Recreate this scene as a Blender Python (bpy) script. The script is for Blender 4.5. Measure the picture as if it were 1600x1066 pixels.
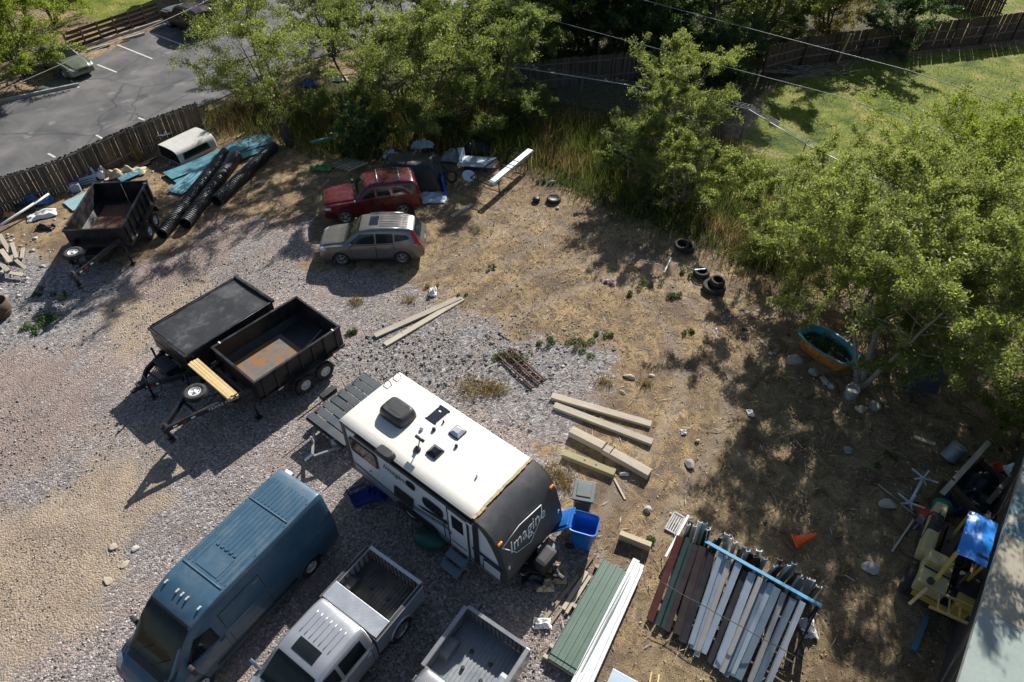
import bpy, bmesh, math, random
import numpy as np
from mathutils import Vector, Matrix, Euler
from mathutils.bvhtree import BVHTree

for _o in list(bpy.data.objects):
    bpy.data.objects.remove(_o)
SC = bpy.context.scene
C = SC.collection
R = math.radians

# ------------------------------------------------------------ camera, sky, sun, exposure
CAM_H, CAM_PITCH, CAM_F = 18.6, R(44.5), 1067.0
cam = bpy.data.cameras.new('drone_camera')
cam.sensor_width = 36.0
cam.lens = 24.0
cam.clip_end = 2000
cam_o = bpy.data.objects.new('drone_camera', cam)
C.objects.link(cam_o)
cam_o.location = (0, 0, CAM_H)
cam_o.rotation_euler = (R(90) - CAM_PITCH, 0, 0)
SC.camera = cam_o

SUN_AZ, SUN_EL = R(67), R(33)          # direction towards the sun
world = bpy.data.worlds.new('World')
SC.world = world
world.use_nodes = True
_nt = world.node_tree
_sky = _nt.nodes.new('ShaderNodeTexSky')
_sky.sky_type = 'NISHITA'
_sky.sun_disc = False
_sky.sun_elevation = SUN_EL
_sky.sun_rotation = R(90) - SUN_AZ
_bg = _nt.nodes['Background']
_bg.inputs[1].default_value = 0.06
_nt.links.new(_sky.outputs[0], _bg.inputs[0])
sun = bpy.data.lights.new('sun', 'SUN')
sun.energy = 5.0
sun.angle = R(0.5)
sun.color = (1.0, 0.96, 0.91)
sun_o = bpy.data.objects.new('sun', sun)
C.objects.link(sun_o)
_sd = Vector((math.cos(SUN_AZ) * math.cos(SUN_EL), math.sin(SUN_AZ) * math.cos(SUN_EL), math.sin(SUN_EL)))
sun_o.rotation_euler = (-_sd).to_track_quat('-Z', 'Y').to_euler()
sun_o.location = (20, 40, 40)
SC.view_settings.view_transform = 'Standard'
SC.view_settings.look = 'None'
SC.view_settings.exposure = 0.7
SC.view_settings.gamma = 1.0
SC.view_settings.use_curve_mapping = False
SC.render.engine = 'CYCLES'
SC.cycles.use_adaptive_sampling = True
SC.cycles.adaptive_threshold = 0.02
SC.cycles.use_denoising = True
SC.cycles.max_bounces = 4
SC.cycles.diffuse_bounces = 2
SC.cycles.glossy_bounces = 2
SC.cycles.transparent_max_bounces = 8


def G(x, y, z=0.0):
    """Survey helper: the point of the yard at height z seen at photo position (x, y)."""
    c, s = math.cos(CAM_PITCH), math.sin(CAM_PITCH)
    a, b = (x - 800) / CAM_F, (y - 533) / CAM_F
    d = Vector((a, c - b * s, -s - b * c))
    t = (z - CAM_H) / d.z
    return Vector((t * d.x, t * d.y, z))


def heading(p, q):
    return math.atan2(q[1] - p[1], q[0] - p[0])


# ------------------------------------------------------------ materials
MATS = {}


def ramp(nt, fac, stops):
    n = nt.nodes.new('ShaderNodeValToRGB')
    cr = n.color_ramp
    while len(cr.elements) > 1:
        cr.elements.remove(cr.elements[-1])
    for i, (p, c) in enumerate(stops):
        e = cr.elements[0] if i == 0 else cr.elements.new(p)
        e.position = p
        e.color = (*c, 1) if len(c) == 3 else c
    nt.links.new(fac, n.inputs[0])
    return n.outputs[0]


FLAT2D = False


def noise_node(nt, vec, scale, detail=4, rough=0.6, dist=0.0):
    n = nt.nodes.new('ShaderNodeTexNoise')
    if FLAT2D:
        n.noise_dimensions = '2D'
    n.inputs['Scale'].default_value = scale
    n.inputs['Detail'].default_value = detail
    n.inputs['Roughness'].default_value = rough
    n.inputs['Distortion'].default_value = dist
    nt.links.new(vec, n.inputs['Vector'])
    return n.outputs[0]


def mixc(nt, fac, a, b, mode='MIX'):
    n = nt.nodes.new('ShaderNodeMix')
    n.data_type = 'RGBA'
    n.blend_type = mode
    for sock, v in ((n.inputs[0], fac), (n.inputs[6], a), (n.inputs[7], b)):
        if isinstance(v, (int, float)):
            sock.default_value = v
        elif isinstance(v, tuple):
            sock.default_value = (*v, 1) if len(v) == 3 else v
        else:
            nt.links.new(v, sock)
    return n.outputs[2]


def mathn(nt, op, a, b=0.0, clamp=False):
    n = nt.nodes.new('ShaderNodeMath')
    n.operation = op
    n.use_clamp = clamp
    for sock, v in ((n.inputs[0], a), (n.inputs[1], b)):
        if isinstance(v, (int, float)):
            sock.default_value = v
        else:
            nt.links.new(v, sock)
    return n.outputs[0]


def attr(nt, name):
    n = nt.nodes.new('ShaderNodeAttribute')
    n.attribute_name = name
    return n.outputs['Fac']


def new_mat(name):
    m = bpy.data.materials.new(name)
    m.use_nodes = True
    nt = m.node_tree
    b = nt.nodes['Principled BSDF']
    MATS[name] = m
    return m, nt, b


def bump(nt, b, h, strength, dist):
    n = nt.nodes.new('ShaderNodeBump')
    n.inputs['Strength'].default_value = strength
    n.inputs['Distance'].default_value = dist
    nt.links.new(h, n.inputs['Height'])
    nt.links.new(n.outputs[0], b.inputs['Normal'])


def M(name, col, rough=0.6, metal=0.0, var=0.25, vscale=2.5, dirt=None, dfac=0.5, dscale=1.3, bmp=0.0, bscale=60,
      coat=0.0, tint=None, spec=0.5, stretch=None, drange=(0.45, 0.75)):
    """plain weathered surface: base colour, two scales of mottling, optional dirt patches of another colour"""
    if name in MATS:
        return MATS[name]
    m, nt, b = new_mat(name)
    tc = nt.nodes.new('ShaderNodeTexCoord')
    vec = tc.outputs['Object']
    if stretch:
        mp = nt.nodes.new('ShaderNodeMapping')
        mp.inputs['Scale'].default_value = stretch
        nt.links.new(vec, mp.inputs[0])
        vec = mp.outputs[0]
    n1 = noise_node(nt, vec, vscale, 5, 0.65)
    n2 = noise_node(nt, vec, vscale * 9, 3, 0.6)
    s = mathn(nt, 'ADD', mathn(nt, 'MULTIPLY', n1, 0.65), mathn(nt, 'MULTIPLY', n2, 0.35))
    lo = tuple(c * (1 - var) for c in col)
    hi = tuple(min(1, c * (1 + var)) for c in col)
    c = ramp(nt, s, [(0.3, lo), (0.7, hi)])
    if tint:
        oi = nt.nodes.new('ShaderNodeObjectInfo')
        c = mixc(nt, 1.0, c, ramp(nt, oi.outputs['Random'], tint), 'MULTIPLY')
    r = mathn(nt, 'ADD', mathn(nt, 'MULTIPLY', n1, 0.25), rough - 0.12, True)
    if dirt:
        d = ramp(nt, noise_node(nt, vec, dscale, 6, 0.7, 0.4), [(drange[0], (0, 0, 0)), (drange[1], (1, 1, 1))])
        f = mathn(nt, 'MULTIPLY', d, dfac)
        c = mixc(nt, f, c, dirt)
        r = mathn(nt, 'ADD', r, mathn(nt, 'MULTIPLY', f, 0.35), True)
    nt.links.new(c, b.inputs['Base Color'])
    nt.links.new(r, b.inputs['Roughness'])
    b.inputs['Metallic'].default_value = metal
    b.inputs['Coat Weight'].default_value = coat
    b.inputs['Coat Roughness'].default_value = 0.08
    b.inputs['Specular IOR Level'].default_value = spec
    if bmp:
        bump(nt, b, noise_node(nt, vec, bscale, 3), bmp, 0.01)
    return m


def leaf_mat(name, stops, trans=0.45, tcol=(0.26, 0.34, 0.04)):
    m, nt, b = new_mat(name)
    c = ramp(nt, attr(nt, 'tint'), stops)
    nt.links.new(c, b.inputs['Base Color'])
    b.inputs['Roughness'].default_value = 0.5
    b.inputs['Specular IOR Level'].default_value = 0.35
    t = nt.nodes.new('ShaderNodeBsdfTranslucent')
    nt.links.new(mixc(nt, 0.55, mixc(nt, 1.0, c, (2.2, 2.2, 1.6), 'MULTIPLY'), tcol), t.inputs[0])
    mx = nt.nodes.new('ShaderNodeMixShader')
    mx.inputs[0].default_value = trans
    nt.links.new(b.outputs[0], mx.inputs[1])
    nt.links.new(t.outputs[0], mx.inputs[2])
    nt.links.new(mx.outputs[0], nt.nodes['Material Output'].inputs[0])
    return m


def tint_mat(name, stops, rough=0.85, spec=0.2, trans=0.0, bscale=None):
    m, nt, b = new_mat(name)
    c = ramp(nt, attr(nt, 'tint'), stops)
    nt.links.new(c, b.inputs['Base Color'])
    b.inputs['Roughness'].default_value = rough
    b.inputs['Specular IOR Level'].default_value = spec
    if trans:
        t = nt.nodes.new('ShaderNodeBsdfTranslucent')
        nt.links.new(c, t.inputs[0])
        mx = nt.nodes.new('ShaderNodeMixShader')
        mx.inputs[0].default_value = trans
        nt.links.new(b.outputs[0], mx.inputs[1])
        nt.links.new(t.outputs[0], mx.inputs[2])
        nt.links.new(mx.outputs[0], nt.nodes['Material Output'].inputs[0])
    return m


# ------------------------------------------------------------ mesh helpers
class MB:
    """collects shapes into one mesh"""

    def __init__(s):
        s.v, s.f, s.m, s.s = [], [], [], []

    def add(s, vs, fs, mi=0, smooth=False, M=None):
        o = len(s.v)
        if M is not None:
            vs = [M @ Vector(v) for v in vs]
        s.v.extend(tuple(v) for v in vs)
        s.f.extend(tuple(i + o for i in f) for f in fs)
        s.m.extend([mi] * len(fs))
        s.s.extend([smooth] * len(fs))
        return s

    def box(s, c, d, mi=0, rz=0.0, M=None, bev=0.0):
        x, y, z = d[0] / 2, d[1] / 2, d[2] / 2
        T = Matrix.Translation(c) @ Matrix.Rotation(rz, 4, 'Z')
        if M is not None:
            T = M @ T
        if bev <= 0:
            vs = [(a * x, b * y, e * z) for e in (-1, 1) for b in (-1, 1) for a in (-1, 1)]
            fs = [(0, 2, 3, 1), (4, 5, 7, 6), (0, 1, 5, 4), (2, 6, 7, 3), (0, 4, 6, 2), (1, 3, 7, 5)]
            return s.add(vs, fs, mi, False, T)
        bev = min(bev, x * .95, y * .95, z * .95)
        bm = bmesh.new()
        bmesh.ops.create_cube(bm, size=1)
        bmesh.ops.scale(bm, vec=(2 * x, 2 * y, 2 * z), verts=bm.verts)
        bmesh.ops.bevel(bm, geom=bm.edges[:], offset=bev, segments=2, affect='EDGES', profile=0.6)
        bm.verts.index_update()
        s.add([v.co for v in bm.verts], [[v.index for v in f.verts] for f in bm.faces], mi, False, T)
        bm.free()
        return s

    def bar(s, p, q, w, h, mi=0, up=(0, 0, 1), bev=0):
        """box beam from p to q, w wide, h deep along up"""
        p, q = Vector(p), Vector(q)
        d = q - p
        L = d.length
        x = d / L
        y = Vector(up).cross(x)
        if y.length < 1e-4:
            y = Vector((0, 1, 0)).cross(x)
        y.normalize()
        z = x.cross(y)
        T = Matrix((x, y, z)).transposed().to_4x4()
        T.translation = (p + q) / 2
        return s.box((0, 0, 0), (L, w, h), mi, 0, T, bev)

    def cyl(s, p, q, r, r2=None, n=12, mi=0, caps=True, smooth=True):
        return s.tube([p, q], [r, r if r2 is None else r2], n, mi, caps, smooth)

    def tube(s, path, r, n=8, mi=0, caps=True, smooth=True, closed=False):
        P = [Vector(p) for p in path]
        N = len(P)
        rs = r if isinstance(r, (list, tuple)) else [r] * N
        vs, fs = [], []
        ref = None
        for i, p in enumerate(P):
            a = P[(i - 1) % N] if (i or closed) else p
            b = P[(i + 1) % N] if (i < N - 1 or closed) else p
            t = (b - a).normalized()
            if ref is None:
                ref = t.orthogonal().normalized()
            u = (ref - t * ref.dot(t))
            u = u.normalized() if u.length > 1e-5 else t.orthogonal().normalized()
            ref = u
            w = t.cross(u)
            for k in range(n):
                an = 2 * math.pi * k / n
                vs.append(p + (u * math.cos(an) + w * math.sin(an)) * rs[i])
        for i in range(N if closed else N - 1):
            for k in range(n):
                j = (i + 1) % N
                fs.append((i * n + k, i * n + (k + 1) % n, j * n + (k + 1) % n, j * n + k))
        s.add(vs, fs, mi, smooth)
        if caps and not closed:
            o = len(s.v) - len(vs)
            s.f += [tuple(o + k for k in reversed(range(n))), tuple(o + (N - 1) * n + k for k in range(n))]
            s.m += [mi, mi]
            s.s += [False, False]
        return s

    def lathe(s, prof, n=24, mi=0, M=None, smooth=True, close=False):
        """prof: (radius, height) pairs turned about Z"""
        vs = [(r * math.cos(2 * math.pi * k / n), r * math.sin(2 * math.pi * k / n), z) for r, z in prof for k in range(n)]
        fs = []
        L = len(prof)
        for i in range(L if close else L - 1):
            j = (i + 1) % L
            for k in range(n):
                fs.append((i * n + k, i * n + (k + 1) % n, j * n + (k + 1) % n, j * n + k))
        return s.add(vs, fs, mi, smooth, M)

    def disc(s, r, z, n=24, mi=0, M=None):
        return s.add([(r * math.cos(2 * math.pi * k / n), r * math.sin(2 * math.pi * k / n), z) for k in range(n)], [tuple(range(n))], mi, False, M)

    def prism(s, poly, t0, t1, axis='z', mi=0, M=None, smooth=False):
        """extrude a polygon; axis z: (x,y), axis y: (x,z), axis x: (y,z)"""
        def at(a, b, t):
            return (a, b, t) if axis == 'z' else (a, t, b) if axis == 'y' else (t, a, b)
        n = len(poly)
        vs = [at(a, b, t0) for a, b in poly] + [at(a, b, t1) for a, b in poly]
        fs = [tuple(range(n - 1, -1, -1)), tuple(range(n, 2 * n))] + [(i, (i + 1) % n, n + (i + 1) % n, n + i) for i in range(n)]
        return s.add(vs, fs, mi, smooth, M)

    def grid(s, P, mi=0, smooth=True, M=None):
        """P[i][j] points"""
        a, b = len(P), len(P[0])
        vs = [p for row in P for p in row]
        fs = [(i * b + j, i * b + j + 1, (i + 1) * b + j + 1, (i + 1) * b + j) for i in range(a - 1) for j in range(b - 1)]
        return s.add(vs, fs, mi, smooth, M)

    def mesh(s, name, mats):
        me = bpy.data.meshes.new(name)
        me.from_pydata(s.v, [], s.f)
        for m in (mats if isinstance(mats, (list, tuple)) else [mats]):
            me.materials.append(m)
        me.polygons.foreach_set('material_index', s.m)
        me.polygons.foreach_set('use_smooth', s.s)
        me.update()
        return me

    def obj(s, name, mats, parent=None, loc=(0, 0, 0), rot=(0, 0, 0), fixn=True):
        me = s.mesh(name, mats)
        if fixn:
            bm = bmesh.new()
            bm.from_mesh(me)
            bmesh.ops.recalc_face_normals(bm, faces=bm.faces)
            bm.to_mesh(me)
            bm.free()
        return link(name, me, parent, loc, rot)


def link(name, me, parent=None, loc=(0, 0, 0), rot=(0, 0, 0)):
    o = bpy.data.objects.new(name, me)
    C.objects.link(o)
    o.location = loc
    o.rotation_euler = rot
    if parent is not None:
        o.parent = parent
    return o


def tag(o, label=None, cat=None, group=None, kind=None):
    if label:
        o['label'] = label
    if cat:
        o['category'] = cat
    if group:
        o['group'] = group
    if kind:
        o['kind'] = kind
    return o


def thing(name, label, cat, loc=(0, 0, 0), rz=0.0, group=None, tilt=None):
    o = bpy.data.objects.new(name, None)
    C.objects.link(o)
    o.empty_display_size = 0.2
    o.location = loc
    o.rotation_euler = (tilt[0] if tilt else 0, tilt[1] if tilt else 0, rz)
    return tag(o, label, cat, group)


def copy_tree(o, parent=None):
    c = o.copy()
    C.objects.link(c)
    c.parent = parent
    for ch in o.children:
        copy_tree(ch, c)
    return c


def bulk(name, verts, faces, mat, tints=None, parent=None, k=None, loc=(0, 0, 0)):
    """numpy arrays to one mesh; faces (n,3) or (n,4)"""
    me = bpy.data.meshes.new(name)
    nv, nf, k = len(verts), len(faces), faces.shape[1]
    me.vertices.add(nv)
    me.vertices.foreach_set('co', np.ascontiguousarray(verts, dtype=np.float32).ravel())
    me.loops.add(nf * k)
    me.loops.foreach_set('vertex_index', np.ascontiguousarray(faces, dtype=np.int32).ravel())
    me.polygons.add(nf)
    me.polygons.foreach_set('loop_start', np.arange(0, nf * k, k, dtype=np.int32))
    me.polygons.foreach_set('loop_total', np.full(nf, k, dtype=np.int32))
    me.update(calc_edges=True)
    me.materials.append(mat)
    if tints is not None:
        a = me.attributes.new('tint', 'FLOAT', 'FACE')
        a.data.foreach_set('value', np.ascontiguousarray(tints, dtype=np.float32))
    return link(name, me, parent, loc)


def poly_sd(px, py, poly):
    """signed distance to polygon, positive inside (numpy)"""
    d = np.full(px.shape, 1e9)
    inside = np.zeros(px.shape, bool)
    n = len(poly)
    for i in range(n):
        x1, y1 = poly[i]
        x2, y2 = poly[(i + 1) % n]
        ex, ey = x2 - x1, y2 - y1
        t = np.clip(((px - x1) * ex + (py - y1) * ey) / (ex * ex + ey * ey + 1e-12), 0, 1)
        d = np.minimum(d, np.hypot(px - x1 - t * ex, py - y1 - t * ey))
        c = ((y1 > py) != (y2 > py)) & (px < (x2 - x1) * (py - y1) / ((y2 - y1) if y2 != y1 else 1e-9) + x1)
        inside ^= c
    return np.where(inside, d, -d)


def vnoise(x, y, seed=0):
    """smooth value noise, vectorised, 0..1"""
    xi, yi = np.floor(x).astype(np.int64), np.floor(y).astype(np.int64)
    fx, fy = x - xi, y - yi
    fx, fy = fx * fx * (3 - 2 * fx), fy * fy * (3 - 2 * fy)

    def h(a, b):
        v = np.sin(a * 127.1 + b * 311.7 + seed * 74.7) * 43758.5453
        return v - np.floor(v)
    return (h(xi, yi) * (1 - fx) + h(xi + 1, yi) * fx) * (1 - fy) + (h(xi, yi + 1) * (1 - fx) + h(xi + 1, yi + 1) * fx) * fy


def fbm(x, y, seed=0, o=4):
    s, a, t = 0, 1, 0
    for i in range(o):
        s = s + a * vnoise(x * 2 ** i, y * 2 ** i, seed + i * 13)
        t += a
        a *= 0.5
    return s / t


def gpoly(pts):
    return [tuple(G(*p)[:2]) for p in pts]
# ------------------------------------------------------------ the ground sheet and its soils
rng = np.random.default_rng(7)
random.seed(7)

Z_GRAVEL = gpoly([(-500, 430), (40, 400), (110, 400), (230, 420), (330, 350), (470, 345), (500, 420), (610, 455), (720, 490), (880, 520),
                  (960, 570), (900, 640), (850, 700), (880, 780), (960, 930), (900, 1010), (860, 1300), (-900, 1300)])
Z_SAND = [gpoly([(120, 760), (200, 705), (265, 735), (255, 790), (170, 850), (140, 960), (60, 1010), (-40, 1066), (-200, 1066), (-60, 850), (40, 800)]),
          gpoly([(190, 470), (300, 420), (330, 440), (240, 510), (190, 540)]), gpoly([(20, 350), (100, 350), (90, 395), (0, 400), (-40, 370)])]
Z_RED = [gpoly([(190, 440), (300, 350), (440, 300), (500, 300), (470, 350), (360, 390), (240, 470)]), gpoly([(-60, 560), (120, 540), (170, 620), (60, 740), (-100, 760)])]
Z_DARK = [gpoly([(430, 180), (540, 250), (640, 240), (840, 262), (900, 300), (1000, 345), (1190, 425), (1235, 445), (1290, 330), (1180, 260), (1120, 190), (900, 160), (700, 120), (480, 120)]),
          gpoly([(560, 150), (700, 130), (830, 140), (1000, 190), (1130, 190), (1230, 120), (1320, 70), (1500, 20), (1400, -200), (500, -200), (560, 60)])]  # far ground: tree shade put into the ground colour
Z_LAWN = [gpoly([(1125, 260), (1170, 190), (1215, 130), (1330, 100), (1480, 80), (1700, 60), (2400, 200), (2100, 420), (1500, 450), (1300, 400), (1190, 330)]),
          gpoly([(1420, 30), (1450, 35), (1560, 25), (1700, -10), (1500, -80), (1380, -40)]), gpoly([(140, 55), (180, 30), (245, 10), (240, -60), (60, -60), (90, 20)])]
Z_LITTER = [gpoly([(1110, 560), (1240, 500), (1500, 560), (1800, 640), (1800, 1200), (1000, 1250), (1060, 760), (1100, 650)])]
Z_COARSE = [gpoly([(540, 560), (620, 500), (760, 520), (900, 520), (950, 560), (880, 620), (860, 690), (780, 640), (620, 590)]), gpoly([(-200, 400), (30, 380), (70, 420), (160, 450), (120, 530), (-100, 560)])]
LOT = [(-420, 420), (0, 300), (100, 262), (190, 212), (330, 160), (460, 100), (600, 60), (720, -20), (560, -60), (330, 10), (262, 33), (0, 165), (-420, 290)]
Z_LOT = gpoly(LOT)


def zone(px, py, polys, soft=0.7, wob=0.9, seed=1):
    polys = polys if isinstance(polys[0], list) else [polys]
    m = np.zeros(px.shape)
    w = (fbm(px * 0.55, py * 0.55, seed) - 0.5) * 2 * wob
    for p in polys:
        m = np.maximum(m, np.clip((poly_sd(px, py, p) + w) / soft * 0.5 + 0.5, 0, 1))
    return m


_fx = np.arange(-30, 36.01, 0.25)
_fy = np.arange(4, 62.01, 0.25)
gx = np.concatenate([[-900, -400, -200, -120, -80, -60, -45, -36], _fx, [42, 50, 65, 90, 140, 250, 450, 900]])
gy = np.concatenate([[-300, -100, -40, -10, 0], _fy, [66, 72, 82, 100, 140, 220, 400, 900]])
GX, GY = np.meshgrid(gx, gy)
hz = (fbm(GX * 0.35, GY * 0.35, 3) - 0.62) * 0.10 + (fbm(GX * 1.7, GY * 1.7, 9) - 0.6) * 0.035
hz = np.clip(hz, -0.09, 0.012)
lot_d = poly_sd(GX, GY, Z_LOT)
hz = np.where(lot_d > -0.6, -0.06, hz)
_nx, _ny = len(gx), len(gy)
_idx = np.arange(_nx * _ny).reshape(_ny, _nx)
gf = np.stack([_idx[:-1, :-1], _idx[:-1, 1:], _idx[1:, 1:], _idx[1:, :-1]], -1).reshape(-1, 4)

FLAT2D = True
gm, nt, b = new_mat('yard_ground')
geo = nt.nodes.new('ShaderNodeNewGeometry')
P = geo.outputs['Position']


def pchip_line(P_, n=8):
    out = []
    for i in range(len(P_) - 1):
        p0, p1, p2, p3 = P_[max(0, i - 1)], P_[i], P_[i + 1], P_[min(len(P_) - 1, i + 2)]
        for k in range(n):
            t = k / n
            out.append(((2 * p1) + (p2 - p0) * t + (2 * p0 - 5 * p1 + 4 * p2 - p3) * t * t + (3 * p1 - p0 - 3 * p2 + p3) * t ** 3) * .5)
    return out + [P_[-1]]


def soft(mask, amount, scale, lo=0.4, hi=0.6):
    n = noise_node(nt, P, scale, 4, 0.7)
    s = mathn(nt, 'ADD', mask, mathn(nt, 'MULTIPLY', mathn(nt, 'SUBTRACT', n, 0.5), amount))
    return ramp(nt, s, [(lo, (0, 0, 0)), (hi, (1, 1, 1))])


def stones(scale, stops, rnd=1.0):
    v = nt.nodes.new('ShaderNodeTexVoronoi')
    v.voronoi_dimensions = '2D'
    v.inputs['Scale'].default_value = scale
    v.inputs['Randomness'].default_value = rnd
    nt.links.new(P, v.inputs['Vector'])
    sep = nt.nodes.new('ShaderNodeSeparateColor')
    nt.links.new(v.outputs['Color'], sep.inputs[0])
    return ramp(nt, sep.outputs[0], stops), v.outputs['Distance'], sep.outputs[1]


# dry, trampled dirt with straw
nbig = noise_node(nt, P, 0.55, 4, 0.65, 0.3)
nmid = noise_node(nt, P, 3.5, 4, 0.7, 0.5)
nfin = noise_node(nt, P, 22, 4, 0.7)
dirt = ramp(nt, nbig, [(0.3, (0.15, 0.115, 0.08)), (0.44, (0.215, 0.155, 0.095)), (0.56, (0.30, 0.215, 0.12)), (0.7, (0.38, 0.28, 0.16))])
dirt = mixc(nt, ramp(nt, nmid, [(0.36, (0.85, 0.85, 0.85)), (0.52, (0, 0, 0))]), dirt, (0.11, 0.08, 0.055))
dirt = mixc(nt, 0.85, dirt, ramp(nt, nfin, [(0.3, (0.35, 0.35, 0.35)), (0.5, (0.95, 0.95, 0.95)), (0.68, (1.7, 1.6, 1.5))]), 'MULTIPLY')
dch = ramp(nt, noise_node(nt, P, 1.3, 4, 0.75, 0.8), [(0.56, (0, 0, 0)), (0.66, (0.8, 0.8, 0.8))])
dirt = mixc(nt, dch, dirt, mixc(nt, 0.6, (0.10, 0.082, 0.066), ramp(nt, noise_node(nt, P, 40, 2, 0.7), [(0.3, (0.03, 0.025, 0.02)), (0.7, (0.26, 0.22, 0.18))])))
# leaf litter, finer and browner
lit = ramp(nt, noise_node(nt, P, 1.4, 4, 0.75, 0.6), [(0.3, (0.10, 0.07, 0.045)), (0.5, (0.20, 0.15, 0.09)), (0.7, (0.33, 0.25, 0.145))])
lit = mixc(nt, 0.9, lit, ramp(nt, noise_node(nt, P, 30, 4, 0.7), [(0.3, (0.4, 0.4, 0.4)), (0.55, (1, 1, 1)), (0.72, (1.8, 1.7, 1.5))]), 'MULTIPLY')
col = mixc(nt, soft(attr(nt, 'litter'), 0.7, 1.2), dirt, lit)
# gravel
g1, gd1, gr1 = stones(17, [(0.0, (0.03, 0.03, 0.034)), (0.2, (0.10, 0.098, 0.10)), (0.45, (0.245, 0.228, 0.222)), (0.65, (0.32, 0.29, 0.278)), (0.85, (0.42, 0.40, 0.385)), (1.0, (0.78, 0.77, 0.74))])
g2, gd2, gr2 = stones(34, [(0.0, (0.075, 0.07, 0.07)), (0.5, (0.255, 0.228, 0.215)), (1.0, (0.53, 0.50, 0.48))])
grav = mixc(nt, 0.5, g1, g2)
grav = mixc(nt, ramp(nt, noise_node(nt, P, 0.8, 4, 0.7), [(0.45, (0, 0, 0)), (0.68, (0.55, 0.55, 0.55))]), grav, (0.27, 0.225, 0.195))
gravtone = ramp(nt, noise_node(nt, P, 0.3, 4, 0.6, 0.5), [(0.3, (0.76, 0.745, 0.745)), (0.5, (0.95, 0.905, 0.875)), (0.7, (1.08, 0.96, 0.89))])
grav = mixc(nt, 1.0, grav, gravtone, 'MULTIPLY')
co, gd3, gr3 = stones(9, [(0.0, (0.045, 0.046, 0.05)), (0.3, (0.12, 0.12, 0.125)), (0.6, (0.21, 0.205, 0.20)), (1.0, (0.36, 0.35, 0.335))])
co = mixc(nt, 0.45, co, g1)
grav = mixc(nt, mathn(nt, 'MULTIPLY', soft(attr(nt, 'coarse'), 1.4, 1.3), 0.8), grav, co)
sand = mixc(nt, 0.35, ramp(nt, noise_node(nt, P, 1.1, 4, 0.7), [(0.3, (0.25, 0.18, 0.11)), (0.6, (0.39, 0.29, 0.18)), (0.8, (0.44, 0.345, 0.235))]), g2)
grav = mixc(nt, soft(attr(nt, 'sand'), 0.9, 1.1, 0.28, 0.5), grav, sand)
red = mixc(nt, 0.35, ramp(nt, noise_node(nt, P, 1.4, 4, 0.7), [(0.3, (0.17, 0.11, 0.085)), (0.7, (0.34, 0.235, 0.185))]), g2)
grav = mixc(nt, mathn(nt, 'MULTIPLY', soft(attr(nt, 'red'), 1.0, 0.9), 0.8), grav, red)
gmask = soft(attr(nt, 'gravel'), 0.9, 0.9)
col = mixc(nt, gmask, col, grav)
trk = mathn(nt, 'MULTIPLY', soft(attr(nt, 'track'), 0.9, 1.6, 0.3, 0.9), 0.36)
col = mixc(nt, trk, col, mixc(nt, 0.3, (0.315, 0.25, 0.185), g2))
# dark ditch soil, also painted-in shade under the far trees; then lawn
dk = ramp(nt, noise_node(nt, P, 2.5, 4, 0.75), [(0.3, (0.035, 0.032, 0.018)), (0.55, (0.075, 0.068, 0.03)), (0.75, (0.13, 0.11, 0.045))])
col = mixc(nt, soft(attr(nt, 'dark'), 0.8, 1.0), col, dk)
ln = ramp(nt, noise_node(nt, P, 0.5, 4, 0.72, 0.4), [(0.28, (0.05, 0.075, 0.012)), (0.43, (0.105, 0.14, 0.018)), (0.57, (0.17, 0.185, 0.03)), (0.7, (0.26, 0.23, 0.08))])
ln = mixc(nt, 0.8, ln, ramp(nt, noise_node(nt, P, 7, 4, 0.8), [(0.3, (0.3, 0.3, 0.3)), (0.5, (1, 1, 1)), (0.68, (1.8, 1.7, 1.4))]), 'MULTIPLY')
col = mixc(nt, soft(attr(nt, 'lawn'), 0.5, 0.8), col, ln)
nt.links.new(col, b.inputs['Base Color'])
b.inputs['Roughness'].default_value = 0.92
b.inputs['Specular IOR Level'].default_value = 0.15
hgt = mathn(nt, 'ADD', mathn(nt, 'MULTIPLY', mathn(nt, 'SUBTRACT', mathn(nt, 'MULTIPLY', gr1, 0.6), gd1), mathn(nt, 'ADD', mathn(nt, 'MULTIPLY', gmask, 0.9), 0.1)), mathn(nt, 'MULTIPLY', nfin, 0.9))
bump(nt, b, hgt, 0.7, 0.035)

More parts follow.
